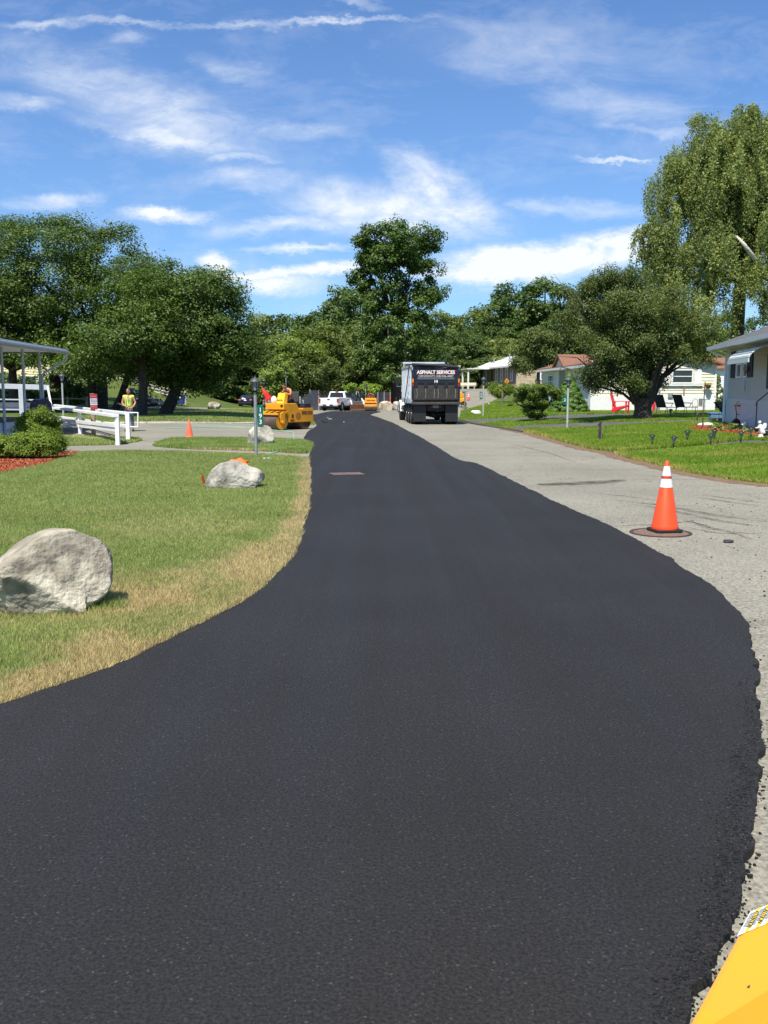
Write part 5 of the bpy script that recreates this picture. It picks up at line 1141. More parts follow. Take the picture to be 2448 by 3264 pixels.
def sedan(name, label, loc, rz, paint, sc=1., extra=False):
    t = thing(name, label, 'car', loc, rz, sc=sc); Wd = .88
    mb = MB()
    # loft sections along y: (y, half width, z bottom, z belt)
    secs = [(0,.70,.40,.78),(.06,.82,.28,.98),(.5,.87,.24,1.02),(2.4,.89,.22,.96),(4.1,.87,.22,.82),(4.55,.80,.26,.66),(4.65,.62,.34,.58)]
    vs = []; fs = []
    for (y,w,a,b) in secs: vs += [(-w*.92,y,a),(-w,y,(a+b)*.5),(-w*.93,y,b-.05),(-w*.8,y,b),(w*.8,y,b),(w*.93,y,b-.05),(w,y,(a+b)*.5),(w*.92,y,a)]
    n = 8
    for i in range(len(secs)-1):
        for k_ in range(n): fs.append((i*n+k_, i*n+(k_+1)%n, (i+1)*n+(k_+1)%n, (i+1)*n+k_))
    fs += [tuple(range(n)), tuple(range(len(vs)-1, len(vs)-1-n, -1))]; mb.add(vs, fs); part('body', mb, paint, t, smooth=True)
    mb = MB(); mb.hexa([(-.76,.55,.98),(.76,.55,.98),(.76,3.2,.9),(-.76,3.2,.9)],[(-.56,1.25,1.42),(.56,1.25,1.42),(.56,2.4,1.42),(-.56,2.4,1.42)]); cab = part('cabin', mb, paint, t, bevel=.06)
    mb = MB(); mb.add([(-.66,.60,1.03),(.66,.60,1.03),(.52,1.17,1.385),(-.52,1.17,1.385)],[(0,1,2,3)]); o = part('rear_window', mb, GLS, cab); o.location = (0,-.012,.012)
    for s_ in (-1,1):
        mb = MB(); mb.add([(s_*.765,.95,1.03),(s_*.765,2.95,.98),(s_*.585,2.3,1.37),(s_*.585,1.35,1.37)],[(0,1,2,3)]); o = part('side_window', mb, GLS, cab); o.location = (s_*.012,0,0)
        mb = MB(); mb.box(*(sorted((s_*.50,s_*.80))),-.02,.10,.74,.92); part('tail_light', mb, mat('red_lens_pale', (.6,.12,.12), .3), t, bevel=.03)
        for y in (.9,3.75): wheel(t,(s_*.78,y,.32),.32,.22, mat('alloy_rim', (.5,.5,.5), .3, .8), hub=.6)
    mb = MB(); mb.box(-.16,.16,-.035,-.015,.72,.84); part('licence_plate', mb, SIGNW, t)
    mb = MB(); mb.box(-.75,.75,-.03,.05,.34,.52); part('bumper', mb, paint, t, bevel=.03)
    if extra: mb = MB(); mb.ell((-.28,-.0,.98),(.16,.05,.13),10,6); mb.ell((-.05,-.0,.93),(.13,.05,.10),10,6); part('trunk_sticker', mb, SIGNW, t)
sedan('sedan_car', 'dark blue sedan parked facing the trees with a white patch on its boot', W(781,100), R(3), mat('navy_paint', (.012,.014,.045), .25, coat=.6), .86, True)
sedan('sedan_car', 'silver grey car half hidden behind the red flag and roller', W(858,97), R(-6), mat('silver_paint', (.36,.38,.38), .3, .5, coat=.5), .84)

def rolling_drum(t, y, r, w, side=YEL, nm='drum'):
    mb = MB(); h = w/2; mb.lathe([(r,-h),(r,h)], 40, c=(0,y,r), axis='x'); o = part(nm, mb, mat('polished_drum_steel', (.16,.11,.085), .5, .5, var=.3, scale=3), t, smooth=True)
    for s_ in (-1,1): mb = MB(); mb.lathe([(.0,0),(r*.93,0),(r*.93,s_*.006),(.0,s_*.006)], 36, c=(s_*(h+.004),y,r), axis='x', capb=False, capt=False); part('drum_disc', mb, side, o)
    return o
def body_skin(name, joints, bones, m_, parent, sub=2, root=None):
    # joints: {name:(pos, radius)}
    names = list(joints); idx = {n: i for i, n in enumerate(names)}
    me = bpy.data.meshes.new(name); me.from_pydata([joints[n][0] for n in names], [(idx[a], idx[b]) for a, b in bones], []); me.update()
    o = link(name, me, None, parent); sk = o.modifiers.new('skin', 'SKIN'); sk.use_smooth_shade = True
    for i, n in enumerate(names):
        r = joints[n][1]; r = r if isinstance(r, tuple) else (r, r); me.skin_vertices[0].data[i].radius = r; me.skin_vertices[0].data[i].use_root = (n == (root or names[0]))
    sb = o.modifiers.new('sub', 'SUBSURF'); sb.levels = sub; sb.render_levels = sub
    dg = bpy.context.evaluated_depsgraph_get(); me2 = bpy.data.meshes.new_from_object(o.evaluated_get(dg)); o.modifiers.clear(); o.data = me2; me2.materials.clear(); me2.materials.append(m_)
    me2.polygons.foreach_set('use_smooth', [True]*len(me2.polygons)); return o
def hand_joints(J, B, wrist, tip_dir, curl, tag_):
    w = Vector(wrist); d = Vector(tip_dir).normalized(); c = Vector(curl).normalized(); s_ = d.cross(c).normalized()
    J[tag_+'palm'] = (tuple(w+d*.06), (.036,.018)); B.append((tag_+'wrist', tag_+'palm'))
    for k_, (o_, l) in enumerate(((-.03,.066),(-.01,.078),(.012,.074),(.032,.058))):
        a = w+d*.09+s_*o_; b = a+d*l*.5+c*.012; e = b+d*l*.35+c*.035
        for q, p, rr in (('a',a,.011),('b',b,.009),('c',e,.007)): J['%sf%d%s' % (tag_,k_,q)] = (tuple(p), rr)
        B += [(tag_+'palm','%sf%da'%(tag_,k_)),('%sf%da'%(tag_,k_),'%sf%db'%(tag_,k_)),('%sf%db'%(tag_,k_),'%sf%dc'%(tag_,k_))]
    a = w+d*.035-s_*.035+c*.012; b = a+d*.03-s_*.012+c*.02
    J[tag_+'ta'] = (tuple(a), .013); J[tag_+'tb'] = (tuple(b), .010); B += [(tag_+'palm', tag_+'ta'), (tag_+'ta', tag_+'tb')]
def head(parent, c, yaw, pitch, skin, hairm, hair=True, helmet=None):
    h = bpy.data.objects.new('head', None)
    M = Matrix.Translation(Vector(c)) @ Euler((pitch,0,yaw)).to_matrix().to_4x4()   # local: face looks -y
    mb = MB(); mb.M = M; mb.ell((0,0,0),(.074,.094,.115),20,14); mb.ell((0,-.03,-.06),(.055,.062,.055),14,8); mb.ell((0,-.098,-.015),(.014,.02,.024),10,6); mb.ell((0,-.092,-.055),(.026,.01,.007),10,5)
    for s_ in (-1,1): mb.ell((s_*.076,.008,-.01),(.012,.022,.032),10,6)
    hd = part('head', mb, skin, parent, smooth=True)
    mb = MB(); mb.M = M
    for s_ in (-1,1): mb.ell((s_*.03,-.084,.014),(.012,.008,.008),10,6); mb.box(s_*.03-.018,s_*.03+.018,-.094,-.086,.03,.036)
    part('eyes', mb, mat('eye_dark', (.03,.02,.015), .3), hd)
    if hair: mb = MB(); mb.M = M; mb.ell((0,.014,.032),(.08,.092,.098),18,10); part('hair', mb, hairm, hd, smooth=True)
def roller1():
    base = G(905,1371); t = thing('road_roller', 'large yellow tandem roller with the driver, lettered 8325', 'road roller', (base.x, base.y+.35, base.z+.017), R(180-38)); t.scale = (1.02,1.02,.93)
    # local +y forward; length 2.5, width 1.2
    w = 1.14; r = .385
    rolling_drum(t, 0.72, r, w*.92); rolling_drum(t, -.78, r, w*.92, RUST)
    Y = YEL
    # front fork frame over front drum
    mb = MB(); 
    for s_ in (-1,1): mb.prism([(.60,r),(.68,r-.10),(.78,r-.10),(.84,r),(.86,.80),(.70,.90),(.40,.88),(.40,.80),(.58,.78)], *(sorted((s_*(w/2-.03),s_*(w/2+.03)))), 'x')
    mb.box(-w/2-.03,w/2+.03,.95,1.06,.74,.82); mb.box(-w/2-.03,w/2+.03,.42,.52,.80,.90)
    for x in (-.3,.05,.35): mb.tube([(x,1.0,.80),(x,.75,.90),(x,.45,.86)],.03,6)
    part('front_yoke', mb, Y, t, bevel=.012)
    mb = MB()
    for s_ in (-1,1): mb.lathe([(.0,0),(.07,0),(.07,s_*.05),(.0,s_*.05)],16,c=(s_*(w/2+.03),.72,r),axis='x',capb=False,capt=False)
    part('drum_hub', mb, Y, t)
    # main body
    mb = MB(); mb.prism([(.30,.36),(-1.30,.36),(-1.30,1.0),(-.35,1.0),(-.18,1.28),(.62,1.28),(.62,.98),(.45,.98)], -w/2, w/2, 'x'); part('engine_body', mb, Y, t, bevel=.02)
    mb = MB(); mb.box(-w/2-.0,w/2+.0,-1.30,-.62,1.001,1.04); part('deck', mb, Y, t, bevel=.01)
    mb = MB(); mb.prism([(-1.25,1.04),(-.75,1.04),(-.8,1.25),(-1.2,1.27)], -w*.42, w*.42, 'x'); part('rear_cover', mb, mat('navy_cover', (.015,.017,.03), .5), t, bevel=.02)
    mb = MB(); mb.prism([(-.45,1.0),(-.2,1.0),(-.25,1.22),(-.38,1.22)], -w*.40, w*.40, 'x'); part('seat_base', mb, mat('seat_brown', (.25,.11,.03), .6), t)
    # console, slanted
    mb = MB(); mb.prism([(.30,1.28),(.05,1.28),(-.02,1.78),(.16,1.78)], -.22, .22, 'x'); part('console', mb, mat('console_yellow', (.82,.52,.03), .4, var=.05), t, bevel=.012)
    DKL = mat('decal_brown', (.06,.025,.01), .7); FD = mat('decal_faded', (.28,.09,.015), .7, var=.3)
    # front of console faces +y: text readable from front, so rotate
    textmesh('lettering', '8325', .17, DKL, t, (0,.275,1.40), rot=(math.pi/2+.27,0,math.pi), bold=.004, width=.34)
    # left side of the machine is local -x... facing the camera
    sx = -w/2-.004
    textmesh('lettering', '8325', .13, DKL, t, (sx,.10,.45), rot=(math.pi/2,0,-math.pi/2), bold=.004)
    mb = MB(); mb.box(sx-.002,sx+.002,-.86,-.52,.74,.90); mb.box(sx-.002,sx+.002,-1.22,-.90,.74,.90); part('faded_decal', mb, FD, t)
    mb = MB(); mb.lathe([(.0,0),(.17,0),(.17,-.004),(.0,-.004)],8,c=(sx,-.28,.68),axis='x',capb=False,capt=False); part('round_emblem', mb, mat('emblem_faded', (.42,.16,.02), .6), t)
    mb = MB(); mb.box(sx-.003,sx+.003,.02,.13,.58,.75); part('side_vent', mb, BLK, t); mb = MB(); mb.box(-.50,-.36,.618,.626,1.10,1.22); part('headlight', mb, BLK, t)
    # seat, wheel
    mb = MB(); mb.box(-.25,.25,-.62,-.15,1.27,1.35); part('seat', mb, BLK, t, bevel=.03); mb = MB(); mb.prism([(-.70,1.33),(-.62,1.33),(-.66,1.85),(-.74,1.85)], -.24, .24, 'x'); part('backrest', mb, mat('seat_back_grey', (.06,.065,.065), .5), t, bevel=.03)
    mb = MB(); pts = [(.17*math.cos(a), -.02+.15*math.sin(a), 1.84+.07*math.sin(a)) for a in np.linspace(0,2*math.pi,21)]; mb.tube(pts,.014,6,caps=False); mb.cyl((0,-.02,1.84),(0,.04,1.76),.02); part('steering_wheel', mb, BLK, t, smooth=True)
    # water tank jug and flag on front hood: separate things
    M = t.matrix_basis
    bpy.context.view_layer.update(); M = t.matrix_world
    p = M @ Vector((.32,.33,1.29)); t2 = thing('water_jug', 'white plastic jug on the front of the roller', 'jug', p, .3, sc=.68)
    mb = MB(); mb.lathe([(.15,0),(.20,.05),(.21,.22),(.17,.36),(.09,.44),(.06,.48)],18); part('jug_body', mb, mat('white_poly', (.75,.72,.68), .5), t2, smooth=True); mb = MB(); mb.lathe([(.065,.48),(.065,.52)],14); part('cap', mb, BLK, t2)
    p = M @ Vector((.50,.50,1.29)); t2 = thing('warning_flag', 'red triangular flag leaning on the front of the roller', 'flag', p, 0)
    mb = MB(); mb.tube([(.10,0,0),(-.34,.0,.78)],.012,6); part('pole', mb, WOOD, t2)
    mb = MB(); vs = []; 
    for i in range(9):
        f = i/8; a = Vector((-.34,0,.78)).lerp(Vector((.0,0,.18)), f); b = Vector((-.34,0,.78)).lerp(Vector((-.08,-.04,.02)) , f*.98); 
        a = a+Vector((.02,0,.0)); b = b+Vector((0,.03*math.sin(f*9),0)); vs += [tuple(a+Vector((.17*f,0,.06*f))), tuple(a.lerp(b,.5)+Vector((0,.03*math.sin(f*7+1),0))), tuple(b)]
    fs = []
    for i in range(8):
        for j in range(2): q = i*3+j; fs.append((q,q+1,q+4,q+3))
    mb.add(vs, fs); o = part('flag_cloth', mb, mat('flag_red', (.75,.02,.02), .7, var=.1), t2, smooth=True); q = o.modifiers.new('s','SOLIDIFY'); q.thickness = .006
    # driver: seated, leaning forward, shirtless, dark cap of hair, dark trousers. local frame of roller, looks +y
    pr = thing('person', 'shirtless person in dark trousers driving the large yellow roller', 'person', M @ Vector((0,-.42,1.36)), t.rotation_euler.z)
    J = {'pelvis':((0,0,.06),(.13,.11)),'belly':((0,.03,.24),(.145,.115)),'chest':((0,.12,.44),(.17,.125)),'shl':((0,.21,.54),(.14,.105)),'neck':((0,.31,.60),.055),'nk2':((0,.35,.63),.05)}
    B = [('pelvis','belly'),('belly','chest'),('chest','shl'),('shl','neck'),('neck','nk2')]
    for s_, n in ((-1,'l'),(1,'r')):
        J[n+'sh'] = ((s_*.20,.22,.53),.066); J[n+'el'] = ((s_*.31,.33,.32),.046); J[n+'fa'] = ((s_*.22,.37,.34),.036); J[n+'wrist'] = ((s_*.15,.44,.40),.026)
        B += [('shl',n+'sh'),(n+'sh',n+'el'),(n+'el',n+'fa'),(n+'fa',n+'wrist')]; hand_joints(J, B, J[n+'wrist'][0], (-s_*.15,.5,.1), (0,.1,-1), n)
        J[n+'hip'] = ((s_*.10,.03,.03),.09); J[n+'kn'] = ((s_*.17,.42,.06),.06); J[n+'an'] = ((s_*.17,.50,-.34),.042); J[n+'toe'] = ((s_*.18,.68,-.38),.035)
        B += [('pelvis',n+'hip'),(n+'hip',n+'kn'),(n+'kn',n+'an'),(n+'an',n+'toe')]
    bd = body_skin('body', J, B, SKIN2, pr)
    head(pr, (0,.42,.70), math.pi, .45, SKIN2, mat('black_hair', (.012,.010,.009), .7))
    J2 = {'p':((0,0,.06),(.155,.13)),'b':((0,0,.14),(.15,.125))}; B2 = [('p','b')]
    for s_, n in ((-1,'l'),(1,'r')):
        J2[n+'h'] = ((s_*.10,.03,.03),.108); J2[n+'k'] = ((s_*.17,.42,.06),.078); J2[n+'a'] = ((s_*.17,.50,-.28),.062); B2 += [('p',n+'h'),(n+'h',n+'k'),(n+'k',n+'a')]
    body_skin('trousers', J2, B2, mat('dark_trousers', (.02,.021,.028), .9, var=.2, scale=20), pr)
    for s_ in (-1,1): mb = MB(); mb.ell((s_*.17,.58,-.38),(.05,.14,.05),12,8); part('boot', mb, mat('brown_boot', (.10,.05,.03), .8), pr, smooth=True)
roller1()
def worker():
    f = G(413,1376); t = thing('person', 'person in a yellow safety vest standing behind the ramp railing holding a tool', 'person', (f.x, f.y, f.z+.02), R(8), sc=1.0)
    z0 = .0; J = {'pelvis':((0,0,.95),(.14,.10)),'belly':((0,0,1.10),(.13,.095)),'chest':((0,0,1.30),(.155,.11)),'shl':((0,.01,1.43),(.12,.085)),'neck':((0,0,1.52),.05),'nk2':((0,-.01,1.58),.048)}
    B = [('pelvis','belly'),('belly','chest'),('chest','shl'),('shl','neck'),('neck','nk2')]
    arm = {'l': [(-.19,0,1.42),(-.26,-.02,1.18),(-.17,-.16,1.08),(-.07,-.24,1.03)], 'r': [(.19,0,1.42),(.28,.0,1.20),(.22,-.14,1.06),(.12,-.23,.97)]}
    for s_, n in ((-1,'l'),(1,'r')):
        a = arm[n]; J[n+'sh'] = (a[0],.056); J[n+'el'] = (a[1],.042); J[n+'fa'] = (a[2],.038); J[n+'wrist'] = (a[3],.027); B += [('shl',n+'sh'),(n+'sh',n+'el'),(n+'el',n+'fa'),(n+'fa',n+'wrist')]
        hand_joints(J, B, a[3], (-s_*.8,-.5,-.1), (0,-.3,-1), n)
        J[n+'hip'] = ((s_*.10,0,.90),.09); J[n+'kn'] = ((s_*.12+(-.03 if s_<0 else 0),-.02,.50),.058); J[n+'ca'] = ((s_*.13,.01,.34),.05); J[n+'an'] = ((s_*.13,.01,.09),.038); J[n+'toe'] = ((s_*.17,-.14,.045),.035)
        B += [('pelvis',n+'hip'),(n+'hip',n+'kn'),(n+'kn',n+'ca'),(n+'ca',n+'an'),(n+'an',n+'toe')]
    body_skin('body', J, B, SKIN, t); head(t, (0,-.02,1.68), R(-12), 0, SKIN, mat('brown_hair', (.06,.028,.016), .8))
    J2 = {'p':((0,0,.93),(.155,.12)),'b':((0,0,1.03),(.145,.115))}; B2 = [('p','b')]
    for s_, n in ((-1,'l'),(1,'r')):
        J2[n+'h'] = ((s_*.10,0,.88),.108); J2[n+'k'] = ((s_*.12,-.02,.50),.082); J2[n+'c'] = ((s_*.13,.01,.3),.075); J2[n+'a'] = ((s_*.13,.01,.12),.07); B2 += [('p',n+'h'),(n+'h',n+'k'),(n+'k',n+'c'),(n+'c',n+'a')]
    body_skin('jeans', J2, B2, mat('blue_jeans', (.10,.13,.19), .9, var=.35, scale=9), t)
    V = mat('hi_vis_yellow', (.62,.88,.05), .6, var=.08)
    J3 = {'a':((0,0,.98),(.175,.13)),'b':((0,0,1.14),(.165,.125)),'c':((0,0,1.32),(.18,.135)),'d':((0,.012,1.44),(.15,.10)),'l':((-.17,.01,1.45),.075),'r':((.17,.01,1.45),.075),'l2':((-.24,.0,1.42),.07),'r2':((.24,.0,1.42),.07)}
    vest = body_skin('safety_vest', J3, [('a','b'),('b','c'),('c','d'),('d','l'),('d','r'),('l','l2'),('r','r2')], V, t)
    mb = MB(); mb.add([(-.05,-.118,1.47),(.05,-.118,1.47),(.035,-.150,1.32),(0,-.152,1.20),(-.035,-.150,1.32)],[(0,1,2,3,4)]); part('neckline', mb, SKIN, t)
    for s_ in (-1,1): mb = MB(); mb.tube([(s_*.11,-.10,1.49),(s_*.10,-.152,1.32),(s_*.09,-.148,1.12),(s_*.09,-.145,.93)],.018,4); part('reflective_strip', mb, mat('strip_grey', (.45,.5,.4), .4), vest)
    for s_ in (-1,1): mb = MB(); mb.ell((s_*.155,-.06,.055),(.055,.145,.055),12,8); part('boot', mb, mat('brown_boot', (.10,.05,.03), .8), t, smooth=True)
    t2 = thing('hand_tool', 'long wooden handled tool held by the person in the vest', 'tool', t.location.copy(), t.rotation_euler.z); mb = MB(); mb.tube([(-.38,-.22,1.16),(-.05,-.27,1.03),(.16,-.28,.96)],.018,6); part('handle', mb, WOOD, t2); mb = MB(); mb.box(-.46,-.36,-.24,-.20,1.13,1.20); part('tool_head', mb, BLK, t2)
worker()
def roller2():
    t = thing('road_roller', 'small yellow roller seen head on by the fence, its driver in orange', 'road roller', W(1182,93)+Vector((0,0,.012)), R(180))
    rolling_drum(t, .7, .36, 1.12); rolling_drum(t, -.7, .36, 1.12)
    mb = MB(); mb.box(-.60,.60,.92,1.05,.42,.62); mb.box(-.60,.60,.5,.92,.75,.86); mb.box(-.60,-.57,.4,1.0,.36,.8); mb.box(.57,.60,.4,1.0,.36,.8); part('front_yoke', mb, YEL, t, bevel=.015)
    mb = MB(); mb.prism([(.45,.42),(-1.1,.42),(-1.1,1.0),(.2,1.22),(.62,1.15),(.62,.75)], -.55, .55, 'x'); part('engine_body', mb, YEL, t, bevel=.03)
    mb = MB(); mb.box(-.4,.4,.622,.63,.92,1.04); part('faded_decal', mb, mat('decal_faded', (.28,.09,.015), .7), t); mb = MB(); mb.box(-.48,.48,.10,.16,1.2,1.52); mb.box(-.48,-.42,-.3,.16,1.2,1.52); mb.box(.42,.48,-.3,.16,1.2,1.52); part('dash_panel', mb, mat('dark_rust_panel', (.07,.03,.02), .6), t)
    mb = MB(); mb.box(-.25,.25,-.55,-.15,1.1,1.2); part('seat', mb, BLK, t, bevel=.02)
    bpy.context.view_layer.update(); M = t.matrix_world
    p = thing('person', 'person with a bare orange tanned back bent over the small roller', 'person', M @ Vector((0,-.3,1.2)), R(180))
    J = {'pelvis':((0,0,.08),(.14,.11)),'belly':((0,.08,.22),(.14,.11)),'chest':((0,.2,.36),(.17,.12)),'neck':((.12,.34,.42),.06)}; B = [('pelvis','belly'),('belly','chest'),('chest','neck')]
    for s_, n in ((-1,'l'),(1,'r')):
        J[n+'sh'] = ((s_*.19,.22,.36),.06); J[n+'el'] = ((s_*.30,.35,.18),.045); J[n+'wrist'] = ((s_*.18,.45,.12),.028); B += [('chest',n+'sh'),(n+'sh',n+'el'),(n+'el',n+'wrist')]; hand_joints(J,B,J[n+'wrist'][0],(-s_*.4,.6,0),(0,0,-1),n)
        J[n+'hip'] = ((s_*.1,.05,.04),.09); J[n+'kn'] = ((s_*.15,.4,.02),.065); B += [('pelvis',n+'hip'),(n+'hip',n+'kn')]
    body_skin('body', J, B, SKIN2, p); head(p, (.17,.40,.48), math.pi, .6, SKIN2, mat('black_hair', (.012,.010,.009), .7))
    J2 = {'p':((0,0,.06),(.16,.13))}; B2 = []
    for s_, n in ((-1,'l'),(1,'r')): J2[n+'h'] = ((s_*.10,.05,.03),.11); J2[n+'k'] = ((s_*.15,.42,.0),.085); B2 += [('p',n+'h'),(n+'h',n+'k')]
    body_skin('trousers', J2, B2, mat('dark_trousers', (.02,.021,.028), .9), p)
roller2()
def skid():
    t = thing('skid_steer_loader', 'white and black skid steer loader with red wheel rims right of the pickup', 'loader', W(1128,94)+Vector((0,0,.012)), R(200), sc=.98)
    RR_ = mat('rim_red', (.25,.04,.025), .6, var=.3); WH = mat('truck_white', (.8,.8,.8), .3)
    for s_ in (-1,1):
        for y in (-.52,.52): wheel(t,(s_*.72,y,.42),.42,.28, RR_, hub=.5)
    mb = MB(); mb.box(-.56,.56,-1.1,1.0,.3,.95); part('chassis', mb, mat('loader_grey', (.12,.11,.10), .7), t, bevel=.03)
    mb = MB(); 
    for x in (-.5,.5):
        for y in (-.45,.6): mb.box(x-.04,x+.04,y-.04,y+.04,.95,1.98)
    mb.box(-.56,.56,-.52,.68,1.95,2.03); mb.box(-.5,.5,-.5,-.46,.95,1.5); part('cab_cage', mb, BLK, t)
    mb = MB(); mb.prism([(-1.15,.6),(-.5,.6),(-.5,1.25),(-.8,1.3),(-1.15,1.1)], -.5, .5, 'x'); part('engine_cover', mb, WH, t, bevel=.04)
    for s_ in (-1,1): mb = MB(); mb.prism([(-1.1,1.75),(-.9,1.95),(1.1,.95),(1.35,.45),(1.22,.42),(.9,.85),(-.9,1.72),(-1.0,1.0),(-1.12,1.0)], *(sorted((s_*.57,s_*.68))), 'x'); part('lift_arm', mb, WH, t, bevel=.015)
    mb = MB(); mb.prism([(1.3,.1),(2.0,.05),(2.0,.1),(1.4,.2),(1.4,.6),(1.3,.65)], -.85, .85, 'x'); part('bucket', mb, RUST, t)
    mb = MB(); mb.lathe([(.14,.0),(.17,.1),(.12,.2),(0.02,.25)],12,c=(0,.1,1.62)); mb.box(-.2,.2,-.1,.3,1.1,1.6); part('seat', mb, mat('seat_grey', (.2,.2,.2), .6), t, bevel=.03)
skid()
# ============================================================ BUILDINGS, FENCES, GARDEN THINGS
ROOFG = mat('dark_shingles', (.10,.10,.10), .9, var=.3, scale=9, bump=.5)
ROOFB = mat('brown_shingles', (.22,.10,.06), .9, var=.35, scale=9, bump=.5)
ROOFW = mat('pale_shingles', (.56,.58,.53), .85, var=.08, scale=9, bump=.3)
NAVY = mat('navy_shutter', (.012,.015,.035), .5, var=.1)
def window(parent, x0, x1, z0, z1, frame=WHITE, y=0., mull=1, axis='y', sgn=-1, fw=.07, glass=GLS):
    # window on a wall; axis y: wall plane y=const facing sgn
    def bx(mb, a0, a1, c0, c1, n0, n1):
        n0, n1 = sorted((y+sgn*n0, y+sgn*n1))
        if axis == 'y': mb.box(a0, a1, n0, n1, c0, c1)
        else: mb.box(n0, n1, a0, a1, c0, c1)
    mb = MB(); bx(mb,x0,x1,z1-fw,z1,.0,.05); bx(mb,x0,x1,z0,z0+fw,.0,.05); bx(mb,x0,x0+fw,z0+fw,z1-fw,.0,.05); bx(mb,x1-fw,x1,z0+fw,z1-fw,.0,.05)
    zm = (z0+z1)/2; bx(mb,x0+fw,x1-fw,zm-.025,zm+.025,.0,.04)
    for i in range(1, mull): xm = x0+(x1-x0)*i/mull; bx(mb,xm-.025,xm+.025,z0+fw,z1-fw,.0,.042)
    w = part('window', mb, frame, parent); mb = MB(); bx(mb,x0+fw,x1-fw,z0+fw,z1-fw,.004,.012); part('pane', mb, glass, w); return w
def gable(mb, x0, x1, y0, y1, z, rise, oh=.4, along='y', th=.12):
    if along == 'y':
        xm = (x0+x1)/2; a, b = y0-oh, y1+oh; k_ = rise/((x1-x0)/2); zl = z-oh*k_
        mb.prism([(x0-oh,zl),(xm,z+rise),(x1+oh,zl),(x1+oh,zl+th),(xm,z+rise+th),(x0-oh,zl+th)], a, b, 'y')
    else:
        ym = (y0+y1)/2; k_ = rise/((y1-y0)/2); zl = z-oh*k_
        mb.prism([(y0-oh,zl),(ym,z+rise),(y1+oh,zl),(y1+oh,zl+th),(ym,z+rise+th),(y0-oh,zl+th)], x0-oh, x1+oh, 'x')
